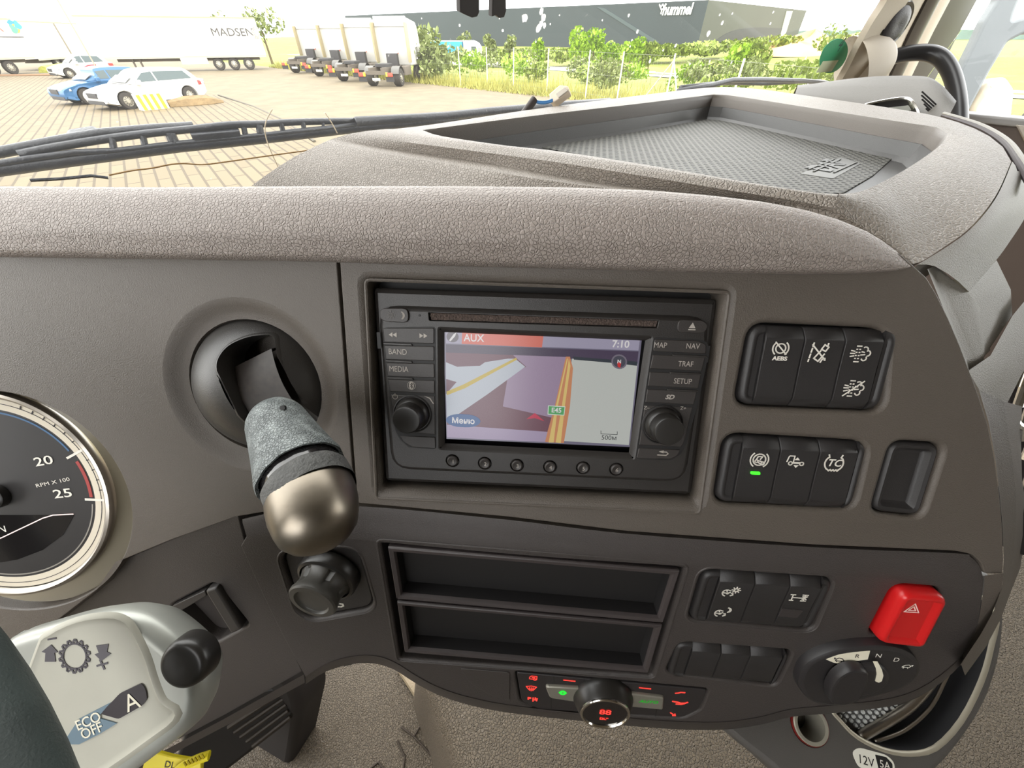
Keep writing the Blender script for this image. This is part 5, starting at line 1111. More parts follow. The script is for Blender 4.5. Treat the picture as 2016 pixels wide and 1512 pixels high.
# side defroster corner of the dashboard with chrome vent
FC = face(1700, 200, 0.72, 35, 40)
cv = thing('corner_vent', FC.W(1760, 200), 'grey dashboard corner housing with an oval chrome air vent and slotted grille', 'air vent')
Lt = smooth_px([(1560, 188), (1600, 178), (1660, 165), (1720, 157), (1780, 156), (1812, 161), (1834, 180), (1848, 208), (1858, 232)], 4)
Lb = smooth_px([(1560, 200), (1600, 206), (1660, 214), (1720, 222), (1780, 230), (1812, 234), (1834, 238), (1848, 240), (1860, 242)], 4)
mb = MB(FC)
r0 = [dp(x, y, 0.88 - (x - 1560) * 0.0010) for x, y in Lt]; r1 = [dp(x, y, 0.74 - (x - 1560) * 0.0008) for x, y in Lb]
mb.grid([[p + Vector((0.02, 0.05, -0.04)) for p in r0], r0] + blend(r0, r1, 6, 0.022) + [r1, [p - ZV * 0.05 for p in r1]]); mb.build('housing', mat('housing_grey', (72, 68, 62), 0.55, bump=('noise', 900, 0.0004)), cv, sharp=0)
FV = face(1775, 215, 0.55, 30, 30)
vp = smooth_px([(1700, 206), (1740, 196), (1780, 191), (1796, 196), (1806, 210), (1812, 226), (1808, 236), (1760, 226), (1720, 216)], 4, True)
mb = MB(FV); q = FV.P(vp); mb.loft(q, [(0, -0.01), (0, 0.001), (0.0015, 0.003), (0.0035, 0.002), (0.005, -0.004)], cap=True, capmi=1); mb.build('oval_bezel', [chrome, deepb], cv)
mb = MB(FV); mb.slab(fillet(FV.P([(1738, 212), (1790, 206), (1796, 216), (1760, 222)]), 0.001, 2), -0.006, -0.001, 0.001); mb.build('vane', silver, cv)
mb = MB(FV)
mb = MB(Fr(FV.o + FV.n * 0.006, FV.u, FV.v, FV.n)); F6 = mb.fr
for x0, y0, x1, y1 in ((1815, 181, 1842, 206), (1814, 188, 1843, 214), (1815, 196, 1843, 222), (1819, 205, 1840, 226), (1823, 214, 1836, 227)): mb.strokes([[F6.px(x0, y0), F6.px(x1, y1)]], 0.0013, 0.0, t=0.001)
mb.build('grille_slot', deepb, cv)
# ---- side mirror outside the passenger window
mr = thing('side_mirror', SDP(1960, 100, -0.3), 'grey exterior mirror housing and arm seen through the passenger window', 'mirror')
mbm = mat('mirror_housing', (112, 118, 122), 0.4)
FM = face(1950, 110, 1.75, 5, 20)
mb = MB(FM); mb.slab(fillet(FM.P([(2010, -120), (1965, 0), (1938, 42), (1925, 70), (1885, 150), (1868, 240), (1895, 262), (1905, 225), (1950, 140), (1985, 82), (2016, 66), (2120, 60), (2120, 38), (2030, 30), (1995, 40), (2000, 20), (2060, -120)]), 0.01, 3), -0.06, 0, 0.012); mb.build('arm', mbm, mr)
mb = MB(FM); mb.slab(fillet(FM.P([(1900, 300), (1905, 215), (1945, 160), (1985, 150), (2002, 175), (1996, 230), (1965, 300)], -0.02), 0.02, 4), -0.12, -0.02, 0.03); mb.build('mirror_shell', mat('mirror_shell_cream', (214, 200, 176), 0.5), mr)
mb = MB(FM); mb.slab(fillet(FM.P([(1952, 300), (2120, 120), (2120, 150), (1975, 300)], 0.0), 0.01, 3), -0.03, 0.0, 0.008); mb.build('lower_frame', mat('mirror_black', (52, 50, 50), 0.4), mr)
# ---- two black straps hanging at the top of the windscreen
for lab, pp in (('wider black torn rubber strip hanging from the top of the windscreen', [(904, -60), (944, -60), (944, 24), (940, 33), (930, 35), (918, 30), (906, 24)]), ('narrower black torn rubber strip hanging right of the wider one', [(971, -60), (996, -60), (997, 22), (993, 34), (984, 36), (977, 30), (969, 33)])):
    mb = MB(FWS); mb.slab(ccw(FWS.P(pp, 0.02)), 0.012, 0.02, 0.001); tag(mb.build('rubber_strip', mat('strip_black', (44, 40, 40), 0.6)), lab, 'strip')
# green sticker
stk = thing('windscreen_sticker', FWS.W(1641, 110, 0.0), 'round green emissions sticker with a number 4 on the windscreen', 'sticker')
grn = mat('sticker_green', (22, 142, 96), 0.5, emit=None)
us, vs_ = FWS.px(1641, 110, 0.001)
Fstk = Fr(FWS.w(us, vs_, 0.001), FWS.u, FWS.v, FWS.n)
eu = [((u_ - us), (v_ - vs_)) for u_, v_ in FWS.P([(1641 + 26 * cos(a) + 10 * sin(a), 110 - 34 * sin(a)) for a in [2 * pi * k / 32 for k in range(32)]], 0.001)]
mb = MB(Fstk); mb.slab(ccw(eu), 0, 0.0008); sb = mb.build('disc', grn, stk)
mb = MB(Fstk); mb.slab([(-0.05, -0.035), (0.05, -0.035), (0.05, -0.010), (-0.05, -0.010)], 0.0008, 0.0010); mb.build('date_strip', mat('sticker_pale', (196, 204, 170), 0.6), sb)
text(Fstk, '4', 0.002, 0.024, 0.05, 0.001, mat('sticker_ink', (30, 70, 60), 0.6), sb)
# ---- wipers outside the glass
def WP(x, y, off=-0.03): return FWS.W(x, y, off)
rub = mat('wiper_rubber', (44, 46, 52), 0.38, bump=('noise', 300, 0.0006), var=0.25, varscale=40)
wp = thing('windscreen_wiper', WP(400, 280), 'long black wiper with slotted carrier at the foot of the windscreen', 'wiper')
mb = MB(); mb.tube([WP(x, y) for x, y in ((-200, 372), (0, 334), (174, 311), (347, 289), (521, 272), (700, 252), (850, 238), (900, 234))], 0.0056, 10); mb.build('blade', rub, wp, sharp=0)
mb = MB(); mb.tube([WP(x, y, -0.028) for x, y in ((-200, 354), (0, 322), (60, 312), (150, 300), (230, 297), (340, 284), (521, 266), (700, 246))], 0.0028, 8); mb.build('blade_spine', rub, wp, sharp=0)
mb = MB(); mb.tube([WP(x, y, -0.034) for x, y in smooth_px(((38, 304), (120, 288), (220, 272), (300, 262), (380, 254), (452, 246), (520, 244), (590, 240), (700, 238)), 3)], 0.0036, 8); mb.build('carrier', rub, wp, sharp=0)
for a, b, r in (((220, 272), (224, 292), 0.003), ((281, 268), (286, 288), 0.003), ((335, 262), (344, 284), 0.005), ((480, 250), (484, 270), 0.003), ((510, 246), (513, 262), 0.004), ((553, 242), (558, 262), 0.003), ((596, 240), (599, 256), 0.003), ((635, 238), (637, 252), 0.002)):
    mb = MB(); mb.tube([WP(*a, -0.033), WP(*b, -0.03)], r, 8); mb.build('strut', rub, wp)
mb = MB(FWS); mb.slab(ccw(FWS.P([(374, 262), (470, 254), (475, 271), (382, 280)], -0.03)), -0.036, -0.026, 0.002); mb.build('joint_block', rub, wp)
mb = MB(); mb.tube([WP(x, y, -0.042) for x, y in ((-200, 330), (0, 300), (134, 274), (200, 263), (300, 254), (382, 249))], 0.0046, 10); mb.build('arm', rub, wp, sharp=0)
mb = MB(FWS); mb.slab(fillet(FWS.P([(131, 272), (136, 263), (185, 255), (196, 262), (205, 272), (140, 280)], -0.045), 0.002, 3), -0.055, -0.04, 0.003); mb.build('arm_hinge', rub, wp)
w2 = thing('windscreen_wiper', WP(950, 225), 'middle wiper blade lying low from the slotted wiper towards the tray corner', 'wiper')
mb = MB(); mb.tube([WP(x, y, -0.03) for x, y in ((700, 240), (820, 233), (878, 229), (960, 220), (1040, 213), (1120, 206), (1200, 200))], 0.0058, 8); mb.build('blade', rub, w2, sharp=0)
mb = MB(); mb.tube([WP(x, y, -0.035) for x, y in ((560, 262), (700, 248), (800, 243), (900, 234), (1000, 226), (1050, 220))], 0.0035, 8); mb.build('spine', rub, w2, sharp=0)
w3 = thing('windscreen_wiper', WP(1500, 160), 'thin black wiper on the passenger side of the windscreen', 'wiper')
mb = MB(); mb.tube([WP(x, y, -0.03) for x, y in ((1335, 180), (1400, 168), (1440, 158), (1500, 157), (1580, 159), (1625, 163), (1650, 170))], 0.0055, 8); mb.build('blade', rub, w3, sharp=0)
mb = MB(); mb.tube([WP(x, y, -0.04) for x, y in ((1340, 172), (1400, 165), (1440, 163), (1500, 165), (1560, 162), (1615, 159))], 0.004, 8); mb.build('arm', rub, w3, sharp=0)
# scuttle edge line at the foot of the screen
mb = MB()
mb.tube([T_(-0.8, WT + 0.03, WZ - 0.045), T_(1.45, WT + 0.03, WZ - 0.045)], 0.012, 8); tag(mb.build('trim_6', mat('scuttle', (206, 188, 150), 0.6, bump=('noise', 90, 0.002), var=0.1, varscale=30)), kind='structure')
# twig-like streaks on the glass
for lab, l in (('pale curved dried streak on the glass above the wiper centre', [(536, 215), (524, 238), (522, 262), (530, 290), (548, 330)]), ('pale thin dried streak on the glass right of the curved one', [(640, 222), (652, 240), (664, 262)])):
    mb = MB(); mb.tube([FWS.W(x, y, 0.001) for x, y in smooth_px(l, 4)], 0.0006, 6); tag(mb.build('dried_streak', mat('streak', (230, 215, 190), 0.6)), lab, 'streak')
mb = MB(); mb.tube([FWS.W(x, y, 0.001) for x, y in smooth_px([(215, 345), (260, 336), (300, 331), (335, 324), (362, 322), (400, 324), (450, 318), (520, 308), (600, 297), (700, 284)], 6)], 0.0007, 6); tag(mb.build('dried_streak', mat('brown_streak', (150, 118, 74), 0.7)), 'wavy brown dirt line along the bottom of the glass below the wiper', 'streak')
mb = MB(); mb.tube([FWS.W(x, y, 0.003) for x, y in ((60, 355), (120, 352), (180, 346), (213, 350))], 0.0022, 6, flat=0.6); tag(mb.build('rubber_scrap', rub), 'thin black rubber scrap at the foot of the glass, far left', 'scrap')
mb = MB(FWS); rs_ = random.Random(5)
for x, y, r in [(1033, 35, 6), (1066, 22, 4), (1070, 34, 5), (1066, 46, 4), (1060, 56, 5), (1072, 50, 3), (1280, 120, 2), (1255, 62, 2), (1330, 90, 2), (1422, 45, 2), (1395, 66, 3), (990, 60, 2), (905, 50, 2), (1238, 30, 2)] + [(rs_.uniform(820, 1600), rs_.uniform(10, 130), 1.1) for _ in range(26)]:
    u, v = FWS.px(x, y, 0.001); k = r * FWS.mpp(x, y) * 0.7; mb.slab([(u + k * (1 + 0.5 * rs_.random()) * cos(t_), v + k * (1 + 0.8 * rs_.random()) * sin(t_)) for t_ in [2 * pi * j / 9 for j in range(9)]], 0.0005, 0.0012)
sm_ = bpy.data.materials.new('splatter_white'); sm_.use_nodes = True; t = sm_.node_tree; t.nodes.clear()
ou = t.nodes.new('ShaderNodeOutputMaterial'); ts_ = t.nodes.new('ShaderNodeBsdfTranslucent'); ts_.inputs[0].default_value = (0.85, 0.84, 0.8, 1); t.links.new(ts_.outputs[0], ou.inputs[0])
tag(mb.build('insect_splatter', sm_, smooth=False), 'pale dried insect and dirt specks scattered over the windscreen before the warehouse', 'dirt', kind='stuff')
# cable with connector behind the tray
cbx = thing('loose_cable', hz(1060, 205, -0.067), 'black sleeved cable end with blue wires and a beige connector behind the tray', 'cable')
dcb = (hz(1050, 216, -0.067) - CAM).dot(FW) + 0.02
mb = MB(); mb.tube([dp(1030, 226, dcb), dp(1042, 210, dcb), dp(1052, 196, dcb)], 0.0048, 12); mb.build('sleeve', mat('sleeve_black', (52, 44, 42), 0.6), cbx)
for k in range(2):
    mb = MB(); mb.tube([dp(x, y + 3 * k, dcb) for x, y in smooth_px([(1052, 197), (1062, 200), (1075, 200), (1088, 196)], 3)], 0.0013, 6); mb.build('wire', mat('wire_blue', (70, 120, 170), 0.4), cbx)
FX = face(1100, 184, dcb, 30, 25)
mb = MB(FX); mb.slab(fillet(FX.P([(1081, 185), (1102, 167), (1118, 169), (1121, 179), (1092, 201), (1083, 200)]), 0.001, 2), -0.012, 0.0, 0.0012); cn = mb.build('connector', mat('connector_beige', (206, 192, 172), 0.5), cbx)
mb = MB(FX); mb.slab(fillet(FX.P([(1094, 184), (1112, 171), (1118, 178), (1100, 192)], 0.002), 0.0008, 2), 0, 0.002, 0.0005); mb.build('latch', mat('connector_grey', (176, 168, 156), 0.5), cn)
# ================================================================ OUTSIDE
def gp_(x, y, z=-H): return hz(x, y, z)
def atY(px, Y, z=0.0):
    """ground point seen in column px at forward distance Y (height z)"""
    d = Y * cos(PITCH) - (z - H) * sin(PITCH); return Vector(((px - 1008) / FOC * d, Y, z))
gravel = mat('gravel', (104, 93, 72), 0.9, bump=('noise', 3, 0.03), var=0.16, varscale=0.9)
mb = MB(GZ)
fa = gp_(800, 160); fb = gp_(1152, 197); fdir = (fb - fa).normalized()
F0 = fa - fdir * 45; F1 = fb + fdir * 40
mb.cap(ccw([(F0.x, F0.y), (F1.x, F1.y), (30, -15), (-80, -15), (-140, 20), (-150, 110), (-60, 110)]), 0.0)
g = mb.build('ground', gravel, smooth=False); tag(g, kind='structure')
pav = mat('clay_pavers', (196, 176, 140), 0.8, var=0.08, varscale=2.0)
t = pav.node_tree; b = t.nodes['Principled BSDF']; co = t.nodes.new('ShaderNodeTexCoord'); mp = t.nodes.new('ShaderNodeMapping'); br = t.nodes.new('ShaderNodeTexBrick')
mp.inputs['Rotation'].default_value = (0, 0, radians(52)); br.inputs['Scale'].default_value = 1.0; br.inputs['Brick Width'].default_value = 1.6; br.inputs['Row Height'].default_value = 0.30; br.inputs['Mortar Size'].default_value = 0.03
br.inputs['Color1'].default_value = tuple(lin(c) for c in (103, 90, 66)) + (1,); br.inputs['Color2'].default_value = tuple(lin(c) for c in (97, 84, 61)) + (1,); br.inputs['Mortar'].default_value = tuple(lin(c) for c in (68, 57, 38)) + (1,)
t.links.new(co.outputs['Object'], mp.inputs[0]); t.links.new(mp.outputs[0], br.inputs['Vector']); t.links.new(br.outputs['Color'], b.inputs['Base Color'])
pa_px = [(-400, 175), (0, 152), (180, 150), (300, 165), (430, 190), (500, 212), (560, 240), (640, 300), (700, 420)]
mb = MB(GZ); q = [(p.x, p.y) for p in (gp_(*a) for a in pa_px)]; q += [(-4, 1.5), (-30, 1.5)]
mb.loft(ccw(q), [(0, 0.0), (0, 0.03)]); tag(mb.build('paving', pav, smooth=False), kind='structure')
mb = MB(); mb.tube([gp_(x, y) + ZV * 0.04 for x, y in ((-400, 172), (0, 150), (180, 148))], 0.10, 6); k_ = mb.build('kerb', mat('kerb_dark', (128, 100, 76), 0.8)); tag(k_, 'long low brown kerb at the far edge of the pavers', 'kerb')
mb = MB(); mb.tube([gp_(x, y) + ZV * 0.03 for x, y in ((430, 188), (500, 211), (560, 239), (620, 280))], 0.05, 6, flat=0.6); k_ = mb.build('drain_line', mat('drain_grey', (78, 72, 60), 0.8)); tag(k_, 'dark drain strip between brick pavers and gravel', 'drain')
# ---- field beyond the fence (terrain)
grass = mat('meadow_grass', (116, 126, 46), 0.9, bump=('noise', 2.5, 0.15), var=0.22, varscale=0.35, wear=((150, 144, 74), 0.12, 0.56, 0.74))
nf = Vector((-fdir.y, fdir.x, 0)); nf = nf if nf.y > 0 else -nf
mb = MB(); rows = []
def smst(a, b, x): x = max(0, min(1, (x - a) / (b - a))); return x * x * (3 - 2 * x)
def terr(d): return -2.6 * smst(6, 34, d) + 2.4 * smst(70, 120, d)
dist = [0, 2, 4, 6, 9, 12, 16, 20, 26, 32, 40, 50, 65, 80, 95, 110, 130, 170, 260, 500, 900]
for d in dist:
    row = []
    for k in range(61):
        s = -140 + 300 * k / 60; f_ = 1 + d / 60
        p = fa + fdir * (s * f_) + nf * d; p.z = terr(d) + random.uniform(-0.1, 0.1) * min(1, d / 10); row.append(p)
    rows.append(row)
mb.grid(rows); tag(mb.build('meadow', grass, sharp=0), kind='structure')
# road with guard rail in the dip
def fp(s, d, z=0): p = fa + fdir * s + nf * d; p.z = terr(d) + z; return p
mb = MB(); mb.grid([[fp(s, 56, 0.06) for s in range(-160, 260, 20)], [fp(s, 68, 0.06) for s in range(-160, 260, 20)]]); tag(mb.build('road', mat('asphalt', (150, 146, 136), 0.8)), kind='structure')
gr = thing('guard_rail', fp(20, 52), 'pale steel guard rail along the road beyond the fence', 'guard rail')
mb = MB(); mb.tube([fp(s, 52, 0.75) for s in (-10, 10, 30, 60, 90)], 0.14, 6); mb.build('rail', mat('galvanised', (188, 186, 172), 0.5, 0.3), gr)
for s in range(-8, 90, 8):
    mb = MB(); mb.tube([fp(s, 52, 0), fp(s, 52, 0.9)], 0.06, 6); mb.build('post', MATS['galvanised'], gr)
# ---- vegetation builders
def leafcloud(c, rx, ry, rz, n, s, m, name, lumps=7, parent=None):
    mb = MB(); L = [(random.uniform(-.6, .6), random.uniform(-.6, .6), random.uniform(-.5, .7), random.uniform(.35, .6)) for _ in range(lumps)]
    for _ in range(n):
        a, b_, z, r = random.choice(L); v = Vector((random.gauss(0, 1), random.gauss(0, 1), random.gauss(0, 1))).normalized() * r * random.uniform(0.75, 1.0)
        p = c + Vector(((a + v.x) * rx, (b_ + v.y) * ry, (z + v.z) * rz))
        e1 = Vector((random.gauss(0, 1), random.gauss(0, 1), random.gauss(0, 1))).normalized(); e2 = e1.cross(Vector((random.random(), random.random(), 1))).normalized()
        k = s * random.uniform(0.6, 1.3); mb.add([p - e1 * k, p + e2 * k * 0.6, p + e1 * k, p - e2 * k * 0.6], [(0, 1, 2, 3)])
    return mb.build(name, m, parent, smooth=False)
leafA = mat('leaf_bright', (138, 168, 42), 0.6, var=0.25, varscale=1.5); leafB = mat('leaf_olive', (126, 142, 58), 0.7, var=0.25, varscale=1.5); leafC = mat('leaf_dull', (128, 138, 84), 0.7, var=0.2, varscale=1.5)
bark = mat('bark', (92, 76, 56), 0.9)
def shrub(p, w, h, n, s, m, name, label, grp=None, trunk=True):
    o = thing(name, p, label, 'tree' if 'tree' in name else 'bush', grp)
    leafcloud(p + ZV * h * 0.52, w / 2, w / 2, h / 2, n, s, m, 'foliage', 8, o)
    if trunk: mb = MB(); mb.tube([p, p + ZV * h * 0.6], [0.06 * h / 2, 0.03 * h / 2], 6); mb.build('trunk', bark, o)
    return o
# bright green trees in front of the warehouse: (px, top y, width px, Y)
for px, ty, wd, Y, m, lab in ((1135, 50, 48, 72, leafA, 'bright green tree with a forked crown left of the round bright tree'), (1165, 56, 46, 72, leafA, 'bright green leafy tree touching the forked crown on its right'), (1237, 70, 46, 70, leafA, 'round bright green tree below the warehouse lettering'),
        (1058, 66, 24, 78, leafA, 'slim green tree standing alone below the hanging rubber strips'), (1200, 84, 44, 74, leafA, 'low bright bush between the two bright trees'), (1275, 84, 40, 70, leafB, 'low olive bush right of the round bright tree'),
        (1470, 76, 60, 60, leafB, 'tall olive tree clump near the right end of the warehouse'), (1440, 88, 60, 60, leafA, 'broad yellow green bush left of the olive tree clump'), (965, 68, 28, 90, leafC, 'small grey green tree beside the blue lorry'), (1003, 72, 22, 90, leafC, 'thin pale tree between blue lorry and slim green tree'), (915, 66, 30, 95, leafC, 'pale tree crown rising behind the blue lorry')):
    base = atY(px, Y, -1.0); d = base.y * cos(PITCH) + (H - base.z) * sin(PITCH)
    top = H + (70 - ty) * Y / 1375; hh = top - base.z
    shrub(base, wd * d / FOC, hh, 700, 0.28, m, 'tree', lab)
# bushes behind the fence
bl_ = []
for k in range(19):
    s = random.uniform(-2, 30) if k < 14 else random.uniform(-16, 0); d = random.uniform(1.5, 12)
    p = fp(s, d); bl_.append((p, s, d))
protos = [shrub(Vector((0, 0, 0)) + bl_[i][0], 2.4 + i * 0.3, 1.5 + 0.2 * i, 800, 0.13, m, 'bush', 'leafy green bush growing behind the wire fence', 'bushes behind the fence', False) for i, m in enumerate((leafB, leafC, leafA))]
for i, (p, s, d) in enumerate(bl_[3:]):
    o = dup(protos[i % 3], p, random.uniform(0, 6)); o.scale = (1, 1, random.uniform(0.8, 1.15))
# hedge row below the warehouse
pr = None
for k in range(18):
    p = atY(862 + k * 39 + random.uniform(-6, 6), 118 + random.uniform(-5, 5)); p.z = terr((p - fa).dot(nf)); 
    if pr is None: pr = shrub(p, 9, 3.0, 500, 0.5, leafB, 'bush', 'low olive bush in the row at the foot of the dark warehouse', 'bushes along the warehouse', False)
    else: o = dup(pr, p, random.uniform(0, 6))
# tall grass by the fence
mb = MB()
for _ in range(9000):
    s = random.uniform(-26, 34); d = abs(random.gauss(0, 1.6)) * (1 if random.random() < .8 else 3); p = fa + fdir * s + nf * (d - 0.5)
    hgt = random.uniform(0.25, 0.75) * (0.5 if d < 0.4 else 1); a = random.uniform(0, pi); w_ = Vector((cos(a), sin(a), 0)) * 0.03; l = Vector((random.gauss(0, .15), random.gauss(0, .15), hgt))
    mb.add([p - w_, p + w_, p + l], [(0, 1, 2)])
tag(mb.build('tall_grass', mat('dry_grass', (150, 146, 74), 0.9, var=0.2, varscale=0.8), smooth=False), 'tall yellow green grass growing along the wire fence', 'grass', kind='stuff')
# ---- fence
zinc = mat('fence_post_pale', (206, 200, 178), 0.6)
posts = [gp_(*q) for q in ((907, 168), (960, 173), (1011, 178), (1076, 186), (1152, 197))] + [hz(x, y, 2.08 - H) for x, y in ((1229, 101), (1330, 105), (1466, 115))]
fp0 = None
labs = ['fence post nearest the blue lorry', 'fence post second from the blue lorry', 'fence post third from the blue lorry', 'fence post fourth from the blue lorry', 'fence post standing above the cable connector', 'fence post just left of the braced post', 'fence post with two diagonal braces', 'leaning looking fence post at the right end of the wire fence']
for p, l in zip(posts, labs):
    p = Vector((p.x, p.y, 0))
    if fp0 is None:
        fp0 = MB(); fp0.tube([p, p + ZV * 2.08], 0.035, 8); fp0 = tag(fp0.build('fence_post', zinc, None, p), 'pale ' + l, 'fence post', 'posts of the wire fence')
    else: dup(fp0, p, None, 'pale ' + l)
pb6 = Vector((posts[6].x, posts[6].y, 0)); fd = (posts[7] - posts[5]); fd.z = 0; fd.normalize()
for sg, l in ((-1, 'left diagonal brace of the braced fence post'), (1, 'right diagonal brace of the braced fence post')):
    mb = MB(); mb.tube([pb6 + ZV * 1.85, pb6 + fd * sg * (2.3 if sg < 0 else 1.3)], 0.028, 8); tag(mb.build('fence_brace', zinc), 'pale ' + l, 'fence brace')
mb = MB()
allp = [Vector((p.x, p.y, 0)) for p in posts]
allp = [allp[0] - (allp[1] - allp[0]) * 3] + allp + [allp[-1] + (allp[-1] - allp[-2]) * 1.5]
for z in (0.3, 1.15, 2.0): mb.tube([p + ZV * z for p in allp], 0.005, 4)
for a, b in zip(allp[:-1], allp[1:]):
    n = int((b - a).length / 0.22)
    for k in range(n):
        p = a.lerp(b, k / n); mb.tube([p + ZV * 0.1, p + ZV * 2.0], 0.004, 3, caps=False)
tag(mb.build('fence_wire', mat('wire_grey', (120, 124, 104), 0.5)), 'thin wire mesh strung between the pale fence posts', 'wire fence', kind='stuff')
# ---- warehouse
wh = thing('warehouse', atY(1370, 150), 'long dark grey warehouse with white lettering on the facade', 'building')
wm = mat('dark_cladding', (44, 53, 57), 0.6, var=0.08, varscale=0.05); wm2 = mat('dark_cladding_green', (56, 60, 48), 0.6, var=0.08, varscale=0.05); wm3 = mat('darker_cladding', (36, 40, 38), 0.6)
def topz(y, Y): return H + (70 - y) * Y / 1375
Wc = atY(1372, 150); Wl = atY(690, 262); Wr = atY(1563, 210); hW = topz(2, 150)
zb = -3
mb = MB(); vs = []
back = Vector((30, 80, 0))
for p in (Wl, Wc, Wr, Wr + back, Wl + back): vs += [Vector((p.x, p.y, zb)), Vector((p.x, p.y, hW))]
mb.add(vs, [(0, 2, 3, 1), (8, 0, 1, 9), (6, 8, 9, 7), (1, 3, 5, 7, 9)], 0); mb.add(vs, [(2, 4, 5, 3), (4, 6, 7, 5)], 1)
mb.build('walls', [wm, wm2], wh, smooth=False)
def wallfr(A, B):
    u = (B - A); u.z = 0; u.normalize(); n = Vector((u.y, -u.x, 0)); n = n if n.dot(-A) > 0 else -n
    return Fr(Vector((A.x, A.y, 0)), u, ZV, n)
FL_ = wallfr(Wl, Wc); FR_ = wallfr(Wc, Wr)
def wp_(fr, pts, off=0.05): return [fr.px(x, y, off) for x, y in pts]
mb = MB(FL_); q = wp_(FL_, [(1175, 14), (1190, 16), (1300, 84), (1285, 84)]); mb.slab(ccw(q), 0, 0.15); mb.build('diagonal_band', mat('pale_cladding', (62, 73, 76), 0.6), wh, smooth=False)
mb = MB(FR_); q = wp_(FR_, smooth_px([(1400, 88), (1430, 66), (1465, 56), (1500, 54)], 3) + [(1545, 56), (1530, 98), (1400, 96)]); mb.slab(ccw(q), 0, 0.1); mb.build('dark_arch', wm3, wh, smooth=False)
mb = MB(FR_); q = wp_(FR_, [(1548, 22), (1560, 22), (1536, 99), (1528, 99)]); mb.slab(ccw(q), 0, 0.2); mb.build('pale_corner_strip', mat('pale_strip', (168, 172, 162), 0.6), wh, smooth=False)
wl_ = mat('sign_white', (226, 226, 220), 0.6)
ux, vx = FL_.px(1333, 19, 0.3)
kk = FL_.mpp(1333, 19)
text(FL_, 'hummel', ux, vx, 13 * kk / 0.60, 0.3, wl_, wh, name='sign_lettering', bold=0.035, sx=0.82, shear=0.15)
ux, vx = FL_.px(1304, 18, 0.3); s_ = 7 * kk
mb = MB(FL_)
for dx, dy in ((-0.6, 0.5), (0.4, 0.5), (-0.1, -0.1)): mb.strokes([[(ux + s_ * (dx - .45), vx + s_ * (dy + .4)), (ux + s_ * dx, vx + s_ * (dy - .15)), (ux + s_ * (dx + .45), vx + s_ * (dy + .4))]], s_ * 0.3, 0.3, t=0.1)
mb.strokes([[(ux - s_ * 0.1, vx - s_ * 0.3), (ux - s_ * 0.1, vx - s_ * 0.9)]], s_ * 0.3, 0.3, t=0.1); mb.build('emblem', wl_, wh, smooth=False)
# distant woods and earth mounds on the right
wd = thing('distant_woods', atY(1750, 500), 'hazy blue green line of distant woods on the right horizon', 'trees')
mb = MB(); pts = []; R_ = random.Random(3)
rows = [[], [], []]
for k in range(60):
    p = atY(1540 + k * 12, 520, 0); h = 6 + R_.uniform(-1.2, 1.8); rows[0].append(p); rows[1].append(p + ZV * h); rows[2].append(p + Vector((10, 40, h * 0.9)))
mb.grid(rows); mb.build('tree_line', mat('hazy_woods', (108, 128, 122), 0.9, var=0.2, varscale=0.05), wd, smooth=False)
sandm = mat('earth_sand', (206, 164, 112), 0.9, var=0.15, varscale=0.1)
for i, (px, Y, w_, h, lab) in enumerate(((1590, 170, 26, 4.2, 'broad sandy earth mound right of the warehouse'), (1560, 120, 30, 2.3, 'low orange earth bank in front of the warehouse corner'), (1690, 190, 40, 4.0, 'sandy earth mound farthest right on the horizon'))):
    p = atY(px, Y, -0.8); mb = MB(); rows = []
    for a in range(6):
        r = 1 - a / 5; rows.append([p + Vector((cos(t_) * w_ / 2 * r, sin(t_) * w_ * 0.3 * r, h * (1 - r) ** 0.6 * (1 + 0.25 * sin(3 * t_ + i)))) for t_ in [2 * pi * k / 20 for k in range(20)]])
    mb.grid(rows, closed=True); tag(mb.build('earth_mound', sandm, sharp=0), lab, 'mound')
mbp = shrub(atY(1640, 90, 0), 8, 4.5, 500, 0.35, leafB, 'tree', 'olive tree clump behind the green windscreen sticker')
shrub(atY(1600, 40, -0.6), 6, 1.6, 700, 0.2, leafB, 'bush', 'wide low bush in the meadow left of the green sticker', None, False)
shrub(atY(1545, 36, -0.4), 5, 1.7, 700, 0.2, leafB, 'bush', 'leafy bush above the passenger wiper tip', None, False)
# ---- dark conifer hedge between trailers and tractors
for k, (px, Y, w_, h, lab) in enumerate(((440, 75, 7, 5.6, 'yellow green treetop above the lettered trailer'), (537, 62, 5, 5.0, 'leafy tree between lettered trailer and tractor units'), (835, 45, 4, 2.9, 'bushy tree beside the rightmost tractor unit'), (850, 38, 5, 2.2, 'wide pale bush right of the rightmost tractor unit'))):
    p = atY(px, Y); shrub(p, w_, h, 700, 0.25, leafC, 'tree', lab)
